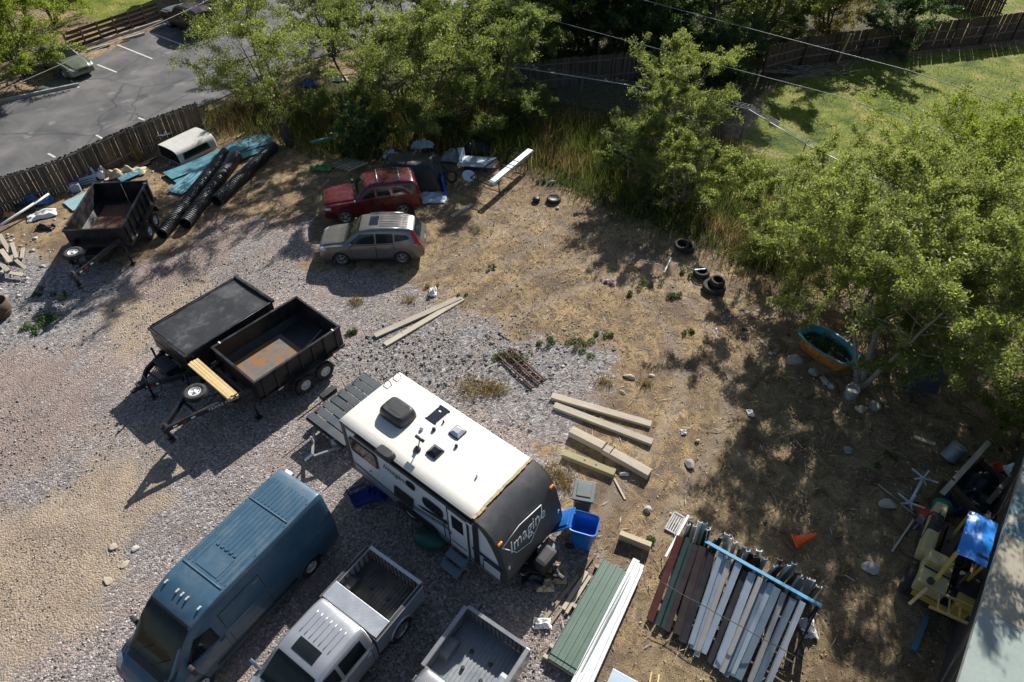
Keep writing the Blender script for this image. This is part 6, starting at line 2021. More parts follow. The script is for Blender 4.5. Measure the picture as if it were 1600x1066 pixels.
rag('brown paper litter beside the grey-lidded tote', (868, 898), .6, .6, .25, M('brown_paper', (.36, .26, .15), .9, var=.3), 75)
rag('beige litter between the tote and the laths', (852, 915), .5, .4, .2, tanc, 76)


# corrugated culvert pipes
def culvert(label, a, b, r, sag=0.0):
    p, q = G(a[0], a[1], r), G(b[0], b[1], r)
    L = (q - p).length
    n = int(L / .13)
    prof = []
    for i in range(n):
        x = i * L / n
        s = L / n
        prof += [(r * .89, x), (r * .89, x + s * .3), (r, x + s * .42), (r, x + s * .88)]
    prof += [(r * .93, L), (r * .84, L), (r * .84, 0), (r * .93, 0)]
    T = Matrix.Rotation(R(90), 4, 'Y')
    o = MB().lathe(prof, 22, 0, T, False).obj('corrugated_pipe', blackp, None, p, (0, 0, heading(p, q)))
    return tag(o, label, 'pipe', 'black corrugated drain pipes')


culvert('black corrugated pipe farthest right, nearest the elm trunk', (337, 314), (428, 228), .29)
culvert('black corrugated pipe second from the right', (289, 350), (370, 243), .29)
culvert('black corrugated pipe beside the brown-floored dump trailer', (252, 366), (340, 255), .27)
culvert('black corrugated pipe half hidden behind the others', (300, 300), (352, 236), .22)

# turquoise corrugated sheets
def corr_sheet(label, q, L, W, rz, mat, tilt=(0, 0), z=.02, group=None, pitch=.2, amp=.02, name='metal_sheet'):
    n = int(W / pitch * 4)
    rows = []
    for i in range(n + 1):
        y = -W / 2 + W * i / n
        zz = amp * (1 if (i % 4) in (1, 2) else 0)
        rows.append([(x, y, zz + .03 * math.sin(x * 1.3 + y)) for x in np.linspace(-L / 2, L / 2, 6)])
    mb = MB().grid(rows, 0, False)
    mb.grid([[(a, b_, c - .006) for a, b_, c in row[::-1]] for row in rows], 0, False)
    g = G(*q)
    return single(mb, name, mat, label, 'metal sheet', (g.x, g.y, z), 0, (tilt[0], tilt[1], rz), group)


GS = 'turquoise metal sheets'
az = heading(G(270, 268), G(400, 215))
corr_sheet('turquoise ribbed sheet lying against the truck cap', (340, 247), 5.6, 1.0, az, tealsheet, z=.14, group=GS)
corr_sheet('turquoise ribbed sheet under the black pipes', (345, 255), 5.2, 1.1, az - .05, tealsheet, z=.06, group=GS)
corr_sheet('turquoise sheet sticking out left of the pipes', (300, 283), 2.6, .9, heading(G(272, 293), G(330, 250)), tealsheet, z=.1, group=GS)
corr_sheet('sun-flecked turquoise sheet at the far right of the pile', (392, 228), 2.4, 1.2, az - .2, tealsheet, z=.14, group=GS)
corr_sheet('pale turquoise panel leaning behind the brown-floored trailer', (137, 312), 1.9, 1.1, heading(G(112, 318), G(165, 296)), M('pale_turquoise', (.26, .40, .43), .5, var=.15), z=.1, group=GS, pitch=.5)
corr_sheet('turquoise panel end behind the trailer tailgate', (205, 276), 1.2, .5, az, tealsheet, z=.1, group=GS, pitch=.4)

# truck cap
g0 = (G(248, 238) + G(339, 232)) / 2
hd = heading(G(278, 252, .2), G(339, 222, .2))
CAPS_ = 1.18
t = thing('truck_cap', 'weathered white truck cap with side window lying by the picket fence', 'truck cap', flat(g0) + Vector((.1, -.1, 0)), hd)
t.scale = (CAPS_, CAPS_, CAPS_)
capm = M('weathered_white_fibreglass', (.50, .49, .45), .7, var=.2, dirt=(.25, .23, .19), dfac=.5)
B = Body([[(x, 0, .0), (x, w_, .0), (x, w_, .06), (x, w_ * .98, .2), (x, w_ * .93, .4), (x, w_ * .86, .52), (x, w_ * .72, .60), (x, w_ * .4, .63), (x, 0, .64)] for x, w_ in ((1.0, .72), (.95, .80), (.5, .82), (-.5, .82), (-1.0, .80))], 30, 40, cap=(True, False))
B.obj('shell', capm, t)
f_ = MB().grid(B.patch([(.62, 0, .16), (-.78, 0, .16), (-.72, 0, .46), (.56, 0, .46)], (0, 1, 0), .006, 8, 4)).obj('window', blacktrim, t)
MB().grid(B.patch([(.56, 0, .20), (-.72, 0, .20), (-.66, 0, .43), (.50, 0, .43)], (0, 1, 0), .012, 8, 4)).obj('pane', lightglass, f_)
MB().prism([(-.72, .04), (.72, .04), (.62, .5), (-.62, .5)], -.97, -.95, 'x').obj('end_window', glass, t)
rag_o = None

# debris along the fence
def crate(label, q, sx, sy, h, mat, rz, inner=blacktrim, name='plastic_crate'):
    g = G(*q)
    t = thing(name, label, 'crate', (g.x, g.y, 0), rz)
    mb = MB().box((0, 0, .02), (sx, sy, .03))
    for sg in (1, -1):
        for k in range(3):
            mb.box((0, sg * sy / 2, h * (.2 + .3 * k)), (sx, .02, h * .16)).box((sg * sx / 2, 0, h * (.2 + .3 * k)), (.02, sy, h * .16))
        for s2 in (1, -1):
            mb.box((sg * sx / 2, s2 * sy / 2, h / 2), (.035, .035, h))
        mb.box((0, sg * sy / 2, h), (sx + .04, .05, .03)).box((sg * sx / 2, 0, h), (.05, sy + .04, .03))
    mb.obj('basket', mat, t)
    return t


crate('pale blue plastic crate leaning at the picket fence', (138, 284), .7, .5, .4, M('pale_blue_plastic', (.25, .42, .6), .5), .6)
rag('red and white sacking in the pale blue crate', (139, 283), .5, .35, .3, M('red_white_sack', (.55, .25, .18), .8, var=.5), 77).location.z = .2
rag('white plastic sacks heaped right of the pale blue crate', (155, 277), .8, .5, .7, whitec, 78)
single(MB().box((0, 0, .2), (.45, .35, .4), bev=.02), 'grey_box', M('lilac_grey', (.3, .32, .42), .6), 'small lilac-grey box at the fence foot', 'box', flat(G(120, 298)), .4)
p, q = G(-30, 372, .15), G(76, 303, .5)
single(MB().cyl((0, 0, 0), q - p, .055, n=10), 'white_pole', whitep, 'long white pipe leaning along the picket fence', 'pipe', p)
rag('grey-blue bundle behind the long white pipe', (48, 316), .9, .5, .6, M('grey_blue_cloth', (.16, .2, .28), .8, var=.3), 79, rz=.5)
crate('dark wire basket behind the long white pipe', (42, 330), .8, .4, .35, blacktrim, .5, name='wire_basket')
rag('orange-brown scrap at the left edge by the fence', (16, 338), .6, .3, .35, M('orange_card', (.5, .25, .1), .8), 80)
for i, (q, L, w, a) in enumerate([((10, 385), 1.6, .18, 2.3), ((24, 395), 1.5, .16, 2.2), ((12, 405), 1.4, .2, 2.35), ((30, 412), 1.2, .15, 2.5), ((8, 420), 1.5, .2, 2.4), ((22, 432), 1.1, .16, 2.9), ((36, 398), .9, .14, 2.0)]):
    g = G(*q)
    single(MB().box((0, 0, .03), (L, w, .05), bev=.006), 'scrap_board', aged, ['topmost', 'second highest', 'middle left', 'rightmost', 'lower left', 'lowest', 'upper right'][i] + ' pale broken board in the scrap heap at the left edge', 'board', (g.x, g.y, .05 + .05 * (i % 3)), 0, (random.gauss(0, .08), random.gauss(0, .1), a), 'pale broken boards in the left scrap heap')
x, y, r_ = scatter(900, [gpoly([(-60, 380), (40, 378), (62, 410), (50, 440), (-60, 450)])], (-32, -18), (18, 28), 91)
stone_field('rubble', x, y, r_, .08, .3, tint_mat('pale_rubble', [(0, (.16, .15, .14)), (.6, (.45, .43, .4)), (1, (.65, .63, .6))]), 'pale broken rubble heaped at the left edge', 1.5)
x, y, r_ = scatter(1500, [gpoly([(30, 330), (110, 300), (200, 262), (290, 232), (270, 262), (150, 312), (90, 340)])], (-26, -14), (24, 34), 92)
stone_field('fence_litter', x, y, r_, .04, .2, tint_mat('mixed_litter', [(0, (.05, .045, .04)), (.4, (.3, .24, .17)), (.7, (.5, .44, .36)), (.9, (.66, .64, .6)), (.96, (.1, .25, .45)), (1, (.6, .5, .3))]), 'mixed pale litter and scraps strewn along the picket fence', 1.5)
g = G(6, 492)
t = thing('wooden_barrel', 'old brown half barrel cut by the left edge of the photo', 'barrel', (g.x - .05, g.y, 0), .3)
MB().lathe([(.34, 0), (.42, .35), (.44, .7), (.40, .7), (.38, .3), (.3, .06), (0.001, .06)], 20).obj('staves', brownwood, t)
MB().lathe([(.405, .22), (.42, .22), (.43, .28), (.415, .28)], 20, close=True).obj('hoop', rust, t)
for q in ((178, 258), (165, 262), (220, 250)):
    weed({178: 'dry upright weed stalk at the picket fence near its middle', 165: 'dry upright weed stalk left of the tan canvas', 220: 'dry weed stalks beside the truck cap'}[q[0]], q[0], q[1], .25, 60, q[0], drym, .5, 1.2, .015, name='dry_stalks', lean=.2)
for i, (a, b) in enumerate((((208, 262), (240, 246)), ((200, 268), (236, 252)), ((370, 214), (382, 206)))):
    beam(['dark steel strip left of the truck cap, upper', 'dark steel strip left of the truck cap, lower', 'pale stick at the far end of the turquoise sheets'][i], a, b, .16, .08, blacksteel if i < 2 else aged, 'steel_strip' if i < 2 else 'stick')

# green gutter, pallet wood, netting in the tall grass
beam('green plastic gutter lying in the tall dry grass', (486, 221), (565, 203), .16, .14, M('green_plastic', (.08, .26, .2), .5), 'gutter', .35)
for i in range(6):
    a = (520 + i * 6, 250 + i * 2.5)
    beam(['first', 'second', 'third', 'fourth', 'fifth', 'last'][i] + ' grey broken pallet slat from the left beside the dark leafy bush', (a[0] - 6, a[1] + 9 - i), (a[0] + 24, a[1] - 4 - i), .13, .03, aged, 'pallet_slat', .04 * i, 'broken pallet slats')
rag('green netting heap left of the broken pallet', (502, 264), 1.2, .5, .4, M('green_net', (.10, .2, .08), .9, var=.5), 81)
rag('blue scrap in the grass left of the elm trunk pair', (484, 134), .9, .5, .5, bluet, 82)
rag('white scrap in the grass behind the elm stems', (532, 126), .9, .4, .4, whitec, 83)

# tarp covered heap
g = flat(G(645, 285))
t = thing('tarp_covered_heap', 'black tarp heap with blue tarp corners behind the red car', 'tarp heap', g, .0)
rows = []
for i in range(25):
    row = []
    for j in range(21):
        u_, v_ = i / 12 - 1, j / 10 - 1
        k = max(abs(u_), abs(v_))
        hh = 1.35 * (1 - max(0, (k - .62) / .38) ** 1.3)
        nz = fbm(np.array([u_ * 2.5 + 3]), np.array([v_ * 2.5]), 5, 3)[0] - .5
        row.append((u_ * 1.75 + .1 * nz, v_ * 1.05 + .12 * nz, max(.02, hh + .35 * nz * (1 - k * .6) - (.35 if k > .75 and nz > .1 else 0))))
    rows.append(row)
MB().grid(rows).obj('black_tarp', darkt, t)
for sx in (-1, 1):
    rr = []
    for i in range(9):
        f = i / 8
        rr.append([(sx * (1.60 + .2 * f), -.95 - .35 * f + .5 * v_ * (1 - .2 * f), (1.0 - .98 * f) * (.85 if sx > 0 else 1.0) + .06 * math.sin(v_ * 9 + f * 5)) for v_ in np.linspace(-.5, 1.0, 9)])
    MB().grid(rr).obj('blue_tarp', bluet, t)
for x, y in ((-1.05, -.35), (1.05, -.32)):
    MB().tube([(x - .12, y, 1.05), (x, y + .06, 1.16), (x + .12, y, 1.05)], .03, 6).obj('handle', M('pale_pink_handle', (.6, .42, .4), .5), t)
rag('pale crumpled sheet on top behind the black tarp heap', (662, 238), 1.2, .5, .5, palec, 84).location.z = .3
rag('pale sheet at the left behind the black tarp heap', (612, 246), .9, .5, .6, palec, 85)
rag('grey crumpled sheets right of the black tarp heap', (705, 250), 1.0, .8, .7, M('grey_sheet', (.22, .24, .26), .6, var=.4), 86)
rag('dark bags behind the white panel', (745, 238), 1.4, .5, .7, darkt, 87)
tyre('bicycle-sized dark wheel leaning right of the black tarp heap', (706, 284), .33, .06, .3, (1.1, .2))
pn = thing('sheet_metal_panel', 'pale blue sheet metal body panel left of the steel rack', 'panel', flat(G(745, 262)), -.12)
MB().prism([(-.95, -.5), (.9, -.5), (1.0, .55), (-.7, .55), (-.9, .2)], .32, .345).obj('skin', bluesheet, pn)
MB().prism([(-.55, -.22), (.45, -.22), (.5, .2), (-.5, .2)], .347, .365).obj('embossed_field', bluesheet, pn)
MB().add([(-.9, -.3, .34), (-.7, .55, .34), (-.78, .78, .72), (-1.1, .55, .75), (-.93, .2, .5)], [(0, 1, 2, 3, 4), (4, 3, 2, 1, 0)]).obj('flange', bluesheet, pn)
MB().box((0, 0, .16), (1.2, .7, .3)).obj('support', blacktrim, pn)
g = G(732, 276, .4)
single(MB().lathe([(.05, -.05), (.2, -.03), (.32, .05), (.34, .08), (.3, .07), (.18, .0), (0.001, -.01)], 20), 'blue_dish', palec, 'round pale blue dish beside the steel rack', 'dish', g, 0, (.4, .2, 0))

# steel rack holding a white panel beam
a_, b_, c_, d_ = G(742, 284, .82), G(768, 293, .82), G(835, 238, .82), G(802, 228, .82)
t = thing('steel_rack', 'dark tubular steel rack carrying a long white panel', 'rack', flat((b_ + c_) / 2), 0)
O_ = flat((b_ + c_) / 2)
L_ = [p - O_ for p in (G(735, 278, .75), G(768, 291, .75), G(834, 237, .75), G(801, 229, .75))]
fr_ = MB().tube(L_ + [L_[0]], .032, 8)
for k in (.15, .5, .85):
    fr_.cyl(L_[0].lerp(L_[3], k), L_[1].lerp(L_[2], k), .022, n=6)
for f, e in ((L_[1], L_[2]), (L_[0], L_[3])):
    for k in (.15, .82):
        p = f.lerp(e, k)
        fr_.cyl(p, (p.x + .06, p.y + .05, -.02 - 0), .026, n=8)
fr_.obj('frame', blacksteel, t)
pl_ = MB().bar(L_[1] + Vector((-.02, .12, .09)), L_[2] + Vector((-.18, -.05, .09)), .30, .16, bev=.01).obj('white_panel', whitesheet, t)
for k in (.02, .42, .5, .62):
    p = (L_[1] + Vector((-.02, .12, .175))).lerp(L_[2] + Vector((-.18, -.05, .175)), k)
    MB().box(p, (.05, .32, .012), 0, heading(L_[1], L_[2])).obj('strap', blacktrim, pl_)
single(MB().lathe([(.12, 0), (.2, .06), (.18, .16), (.05, .2), (0.001, .2)], 12), 'black_lump', darkt, 'black bag lump left of the small old tyre', 'bag', flat(G(838, 314)))

# rusty ladder frame
a_, b_ = G(790, 552, .06), G(838, 596, .06)
hd = heading(a_, b_)
t = thing('ladder_frame', 'rusty iron ladder frame lying in the gravel above the camper', 'ladder', flat((a_ + b_) / 2), hd)
L = (a_ - b_).length + .3
for y in (-.3, 0.02, .3):
    MB().box((0, y, .06), (L, .05, .07)).obj('side_rail', rust, t)
for k in range(9):
    MB().cyl((-L / 2 + .1 + k * (L - .2) / 8, -.3, .07), (-L / 2 + .1 + k * (L - .2) / 8, .3, .07), .018, n=6).obj('rung', rust, t)

# blue wheeled cart with open lid, grey cart behind, totes and buckets
def cart(name, label, loc, hd, mat, lid_open, tilt=(0, 0)):
    t = thing(name, label, 'bin', loc, hd, None, tilt)
    t.scale = (1.15, 1.15, 1.15)
    rows = []
    for z, k in ((.06, .78), (.12, .80), (.85, .97), (.88, 1.06), (.95, 1.08)):
        ring = []
        for a in range(24):
            an = 2 * math.pi * (a + .5) / 24
            e = .3
            ca, sa = math.cos(an), math.sin(an)
            ring.append((math.copysign(abs(ca) ** e, ca) * .33 * k, math.copysign(abs(sa) ** e, sa) * .29 * k, z))
        ring.append(ring[0])
        rows.append(ring)
    mb = MB().grid(rows)
    rin = [[(x * .92, y * .92, z) for x, y, z in rows[-1]], [(x * .9, y * .9, .3) for x, y, z in rows[2]]]
    mb.grid([rows[-1], rin[0], rin[1]])
    mb.add(rows[0][:-1], [tuple(range(24))])
    mb.add(rin[1][:-1], [tuple(range(24))])
    mb.obj('tub', mat, t)
    if lid_open:
        MB().box((0, 0, 0), (.70, .62, .04), bev=.02).box((.0, 0, .03), (.5, .42, .03), bev=.01).obj('lid', mat, t, (-.55, 0, .78), (0, R(-48), 0))
    else:
        MB().box((0, 0, .98), (.74, .66, .05), bev=.02).box((.02, 0, 1.01), (.5, .44, .04), bev=.015).obj('lid', mat, t)
    MB().cyl((-.38, -.26, .93), (-.38, .26, .93), .02, n=8).box((-.34, .2, .92), (.1, .04, .06)).box((-.34, -.2, .92), (.1, .04, .06)).obj('handle', mat, t)
    for s in (1, -1):
        wheel(t, -.27, s * .27, .11, .11, .06, s, 'dark')
    for k in range(6):
        MB().box((.335 * .98 + .012, -.15 + .06 * k, .72), (.02, .03, .10)).obj('rib', mat, t)
    return t


p = flat(G(915, 852))
cart('recycling_cart', 'bright blue wheeled recycling cart with its lid thrown open', p + Vector((-.1, .1, 0)), R(-18), bluep, True)
MB().box((.30, 0, .5), (.02, .24, .32), bev=.008).obj('label_recess', M('dark_blue', (.008, .05, .2), .5), C.objects['recycling_cart'])
cart('refuse_cart', 'dark grey wheeled cart behind the blue recycling cart', flat(G(909, 806)) + Vector((.02, .25, 0)), R(78), M('slate_plastic', (.045, .058, .062), .45, dirt=(.14, .14, .14), dfac=.3), False).scale = (1, 1, 1)
def tote(label, q, sx, sy, h, body, lid, rz, name='storage_tote'):
    g = flat(G(*q))
    t = thing(name, label, 'tote', g, rz)
    mb = MB()
    P = []
    for z, k in ((0, .86), (h, 1.0)):
        P.append([(x * sx / 2 * k, y * sy / 2 * k, z) for x, y in ((-1, -1), (1, -1), (1, 1), (-1, 1), (-1, -1))])
    mb.grid(P, 0, False).add(P[0][:4], [(0, 1, 2, 3)])
    mb.obj('tub', body, t)
    MB().box((0, 0, h + .01), (sx + .05, sy + .05, .05), bev=.02).box((0, 0, h + .04), (sx * .75, sy * .7, .03), bev=.01).obj('lid', lid, t)
    return t


tote('black bin with grey lid beside the camper front', (856, 874), .52, .40, .62, blackp, greyp, R(52))
tote('low black tote left of the grey-lidded bin', (836, 882), .5, .4, .34, blackp, blackp, R(40))
g = flat(G(820, 896))
t = thing('bucket', 'white bucket with black rim under the camper front corner', 'bucket', g)
MB().lathe([(.13, 0), (.16, .34), (.15, .34), (.13, .03), (0.001, .03)], 20).obj('pail', whitep, t)
MB().lathe([(.165, .25), (.175, .25), (.175, .36), (.15, .36)], 20, close=True).obj('rim', blackp, t)
MB().disc(.15, .3, 20).obj('contents', blackp, t)
g = flat(G(1327, 620))
t = thing('metal_pail', 'grey metal pail on the dirt below the blue and orange tub', 'pail', g)
MB().lathe([(.2, 0), (.24, .42), (.22, .42), (.18, .05), (0.001, .05)], 20).obj('pail', M('dull_zinc', (.24, .27, .27), .6, .4), t)
MB().disc(.22, .34, 20).obj('contents', concm, t)
MB().tube([(-.24, 0, .38), (-.2, .1, .5), (0, .16, .55), (.2, .1, .5), (.24, 0, .38)], .01, 5).obj('handle', steel, t)

# green kayak-like tank, camp chair beside the camper
p, q = G(645, 838, .25), G(698, 850, .25)
L = (q - p).length
rows = []
for f in np.linspace(0, 1, 15):
    k = max(.02, math.sin(math.pi * min(1, max(0, f))) ** .45)
    rows.append([(f * L, .30 * k * math.cos(a), .22 * k * math.sin(a) * (1 if math.sin(a) > 0 else .8)) for a in np.linspace(0, 2 * math.pi, 17)])
single(MB().grid(rows), 'green_tank', M('dark_green_plastic', (.018, .11, .075), .35, dirt=(.1, .14, .1), dfac=.3), 'dark green rounded plastic tank beside the camper steps', 'tank', p, heading(p, q))
g = flat(G(568, 790))
t = thing('camp_chair', 'royal blue folding camp chair in the shade beside the camper', 'chair', g, R(30))
royal = M('royal_blue_cloth', (.01, .03, .2), .8, var=.3)
MB().grid([[(x, y, .42 - .08 * (1 - (y / .28) ** 2)) for y in np.linspace(-.28, .28, 7)] for x in np.linspace(-.25, .25, 5)]).obj('seat', royal, t)
MB().grid([[(-.25 - .2 * (z - .4), y, z - .04 * (1 - (y / .28) ** 2)) for y in np.linspace(-.28, .28, 7)] for z in np.linspace(.4, .92, 6)]).obj('backrest', royal, t)
for sx, sy in ((1, 1), (1, -1), (-1, 1), (-1, -1)):
    MB().cyl((sx * .27, sy * .3, .02), (-sx * .2, sy * .29, .5 if sx > 0 else .62), .012, n=6).obj('leg', blacktrim, t)
for sy in (1, -1):
    MB().box((.02, sy * .3, .62), (.5, .07, .02)).cyl((-.27, sy * .29, .4), (-.36, sy * .28, .95), .012, n=6).obj('armrest', royal, t)
rag('dark blue cloth heap beside the camp chair', (588, 775), .7, .5, .5, royal, 88)

# stack of green metal roof panels with white trim
p0, p1 = G(944, 878, .22), G(990, 900, .22)
q0 = G(862, 1022, .22)
hd = heading(q0, p0)
L = (p0 - q0).length + .1
W_ = (p1 - p0).length + .12
ctr = flat((p0 + p1) / 2) - Vector((math.cos(hd), math.sin(hd), 0)) * L / 2
t = thing('roof_panel_stack', 'stack of dark green ribbed roof panels on timber bearers', 'panel stack', ctr, hd)
green = M('sage_green_steel', (.085, .135, .105), .5, .15, var=.1, dirt=(.16, .18, .15), dfac=.4)
for k in range(5):
    rows = []
    xs = [-L / 2 + .02 * k * (-1) ** k, L / 2 + .03 * (k % 3)]
    prof = []
    npan = 5
    for j in range(npan):
        y0 = -W_ / 2 + j * W_ / npan
        s = W_ / npan
        prof += [(y0, .0), (y0 + s * .34, .0), (y0 + s * .36, .008), (y0 + s * .64, .008), (y0 + s * .66, 0), (y0 + s * .86, .0), (y0 + s * .90, .032), (y0 + s * .97, .032), (y0 + s, .0)]
    MB().grid([[(x, y, z) for y, z in prof] for x in xs], 0, False).obj('panel', green, t, (0, 0, .13 + .02 * k))
for x in (-L / 2 - .02, -L / 2 + .3, 0, L / 2 - .2):
    MB().box((x, 0, .06), (.10, W_ + .25, .11)).obj('bearer', aged, t)
for i in range(3):
    p, q = G(1004 - 2 * i, 872 + 8 * i, .3), G(904 + 6 * i, 1075, .3)
    Lw = (p - q).length
    h_ = heading(q, p)
    o = single(MB().prism([(-.11, 0), (-.10, .05), (-.02, .055), (0, .085), (.02, .055), (.10, .05), (.11, 0), (.08, .035), (-.08, .035)], -Lw / 2, Lw / 2, 'x'), 'white_trim', M('white_trim_paint', (.74, .75, .76), .45, var=.08, vscale=2, dirt=(.4, .38, .34), dfac=.35, dscale=2), ['topmost', 'middle', 'outermost'][i] + ' long white metal trim strip right of the green panels', 'trim', (p + q) / 2 + Vector((.0, 0, -.14 + .03 * i)), h_, None, 'white trim strips')
    if i == 0:
        o.location.x -= .16

# white louvre grille
g = flat(G(1054, 820))
t = thing('louvre_grille', 'small white louvred grille beside the siding rack', 'grille', g + Vector((0, 0, .1)), heading(G(1044, 835), G(1065, 800)), None, (.0, -.25))
MB().box((0, .17, .0), (.62, .04, .05)).box((0, -.17, 0), (.62, .04, .05)).box((.3, 0, 0), (.04, .36, .05)).box((-.3, 0, 0), (.04, .36, .05)).obj('frame', whitep, t)
for k in range(4):
    MB().box((0, -.11 + .073 * k, .0), (.56, .04, .02)).obj('slat', whitep, t)
beam('thin white strip leaning at the left end of the siding rack', (1040, 870), (1076, 805), .07, .05, whitep, 'strip', .3)

# rack of metal siding and gutter lengths
cols = {'rust_red': (.17, .05, .04), 'green': (.06, .10, .085), 'brown': (.085, .055, .05), 'blue': (.40, .47, .53), 'tan': (.46, .43, .39), 'slate': (.22, .28, .32), 'dark': (.045, .04, .042), 'grey': (.50, .52, .54), 'teal': (.08, .22, .29)}
SM = {k: M('siding_' + k, v, .45, .15, var=.12, dirt=tuple(c * .5 + .12 for c in v), dfac=.35) for k, v in cols.items()}
seq = ['rust_red', 'green', 'green', 'brown', 'brown', 'dark', 'blue', 'blue', 'tan', 'blue', 'dark', 'slate', 'tan', 'blue', 'slate', 'grey', 'tan', 'slate', 'grey']
rk = [('rust_red', (1063, 838), (1015, 970)), ('green', (1075, 842), (1026, 978)), ('green', (1082, 848), (1034, 980)), ('brown', (1088, 852), (1042, 986)), ('brown', (1098, 856), (1056, 992)), ('brown', (1103, 860), (1062, 1000)), ('dark', (1113, 864), (1067, 1004)),
      ('blue', (1126, 866), (1079, 1008)), ('blue', (1134, 872), (1083, 1014)), ('tan', (1140, 876), (1088, 1026)), ('blue', (1154, 882), (1098, 1022)), ('dark', (1165, 892), (1108, 1036)), ('blue', (1176, 896), (1120, 1044)), ('tan', (1188, 904), (1127, 1052)), ('slate', (1196, 908), (1133, 1056)),
      ('blue', (1206, 912), (1142, 1056)), ('slate', (1214, 920), (1152, 1062)), ('tan', (1226, 926), (1172, 1066)), ('slate', (1240, 936), (1180, 1072)), ('grey', (1254, 942), (1196, 1078))]
GP = 'lengths of metal siding leaning on the rack'
desc = {'rust_red': 'rust red', 'green': 'dark green', 'brown': 'brown', 'dark': 'near-black', 'blue': 'pale blue', 'tan': 'tan', 'slate': 'slate blue', 'grey': 'light grey'}
ordn = ['first', 'second', 'third', 'fourth', 'fifth', 'sixth', 'seventh', 'eighth', 'ninth', 'tenth', 'eleventh', 'twelfth', 'thirteenth', 'fourteenth', 'fifteenth', 'sixteenth', 'seventeenth', 'eighteenth', 'nineteenth', 'twentieth']
for i, (c, a, b) in enumerate(rk):
    p, q = G(a[0], a[1], 1.15), G(b[0], b[1], .12)
    d = q - p
    L = d.length
    wv = (.20, .14, .18, .15)[i % 4]
    p.z += (0, .05, -.03)[i % 3]
    q.z += (0, .06, -.02)[(i + 1) % 3]
    xa = d.normalized()
    up = Vector((0, 0, 1))
    ya = up.cross(xa).normalized()
    za = xa.cross(ya)
    T = Matrix((xa, ya, za)).transposed().to_4x4()
    T.translation = p
    prof = [(-wv / 2, -.06), (-wv / 2, .014), (-wv * .45, .014), (-wv * .43, .0), (wv * .43, .0), (wv * .45, .014), (wv / 2, .014), (wv / 2, -.06), (wv * .47, -.06), (wv * .46, -.012), (-wv * .46, -.012), (-wv * .47, -.06)]
    o = MB().prism(prof, 0, L, 'x').obj('siding_length', SM[c])
    o.matrix_world = T
    tag(o, f'{desc[c]} siding length, {ordn[i]} from the left on the rack', 'siding', GP)
t = thing('siding_rack', 'steel rack with blue top bar holding the lengths of siding', 'rack', flat(G(1180, 935)), 0)
O_ = flat(G(1180, 935))
ba, bb = G(1102, 846, 1.22) - O_, G(1284, 948, 1.22) - O_
MB().bar(ba, bb, .10, .05, bev=.006).obj('top_bar', M('bright_blue_paint', (.03, .22, .40), .5, var=.2, dirt=(.35, .4, .42), dfac=.4), t)
dr = (bb - ba).normalized()
pr = Vector((-dr.y, dr.x, 0))
for f in (.02, .35, .68, .98):
    p = ba.lerp(bb, f)
    MB().bar((p.x, p.y, 0), (p.x, p.y, 1.2), .07, .07, up=(1, 0, 0)).bar(Vector((p.x, p.y, 1.1)), Vector((p.x, p.y, .1)) - pr * 1.4, .05, .05).obj('upright', blacksteel, t)
for z, o_ in ((.75, .55), (.35, 1.3)):
    MB().bar(ba - pr * o_ - dr * .5 + Vector((0, 0, z - 1.22 - .12)), bb - pr * o_ + Vector((0, 0, z - 1.22 - .12)), .05, .05).obj('cross_bar', blacksteel, t)
s0, s1 = G(1028, 908, .78) - O_, G(1250, 1030, .78) - O_
# dark strap drawn over the lengths
pp = [s0.lerp(s1, k / 14) + Vector((0, 0, .02 * math.sin(k * 1.7))) for k in range(15)]
MB().tube(pp, .012, 5).obj('strap', blacktrim, t)
# the short ends standing behind the bar
random.seed(77)
OFF = {}
for i in range(34):
    f = i / 33
    p = Vector((1068 + f * 206, 815 + f * 103 + random.uniform(-4, 4), 0))
    base_ = G(p.x + 4, p.y + 14, .62)
    c = random.choice(['brown', 'slate', 'grey', 'dark', 'dark', 'tan', 'slate', 'grey', 'teal'])
    hh = random.uniform(.55, .85)
    w_ = random.uniform(.09, .17)
    o = MB().prism([(-w_ / 2, -.03), (w_ / 2, -.03), (w_ / 2, .03), (w_ * .4, .03), (w_ * .38, -.015), (-w_ * .38, -.015), (-w_ * .4, .03), (-w_ / 2, .03)], 0, hh + .62, 'z').obj('siding_offcut', SM[c] if i % 3 else whitesheet)
    o.location = (base_.x, base_.y + .1, -.02)
    o.rotation_euler = (random.gauss(.10, .05), random.gauss(-.05, .06), random.uniform(-.6, .3))
    cn = 'white' if i % 3 == 0 else {'brown': 'brown', 'slate': 'slate blue', 'grey': 'light grey', 'dark': 'near-black', 'tan': 'tan', 'teal': 'teal'}[c]
    OFF[cn] = OFF.get(cn, 0) + 1
    tag(o, f'{cn} siding offcut standing behind the blue bar, {ordn[OFF[cn] - 1]} of that colour from the left', 'siding', 'siding offcuts behind the blue bar')
rag('white and blue scrap at the right end of the siding rack', (1262, 985), .4, .5, .5, whitec, 89)
for k, q in enumerate(((1018, 1050), (1030, 1054))):
    beam('thin straw-yellow lath at the bottom edge, ' + ('left' if k == 0 else 'right') + ' one', q, (q[0] - 4, q[1] + 26), .04, .05, pine, 'lath', .1)

# traffic cone lying tilted
g = flat(G(1243, 850))
t = thing('traffic_cone', 'orange traffic cone tipped over on the dirt', 'cone', g + Vector((0, 0, .16)), .4, None, (R(18), R(40)))
orange = M('cone_orange', (.85, .11, .012), .5, var=.12, dirt=(.35, .12, .06), dfac=.3)
MB().lathe([(.17, .02), (.15, .06), (.04, .62), (.03, .64), (0.001, .64)], 20).obj('cone_body', orange, t)
MB().box((0, 0, 0), (.40, .40, .04), bev=.015).obj('foot', orange, t)

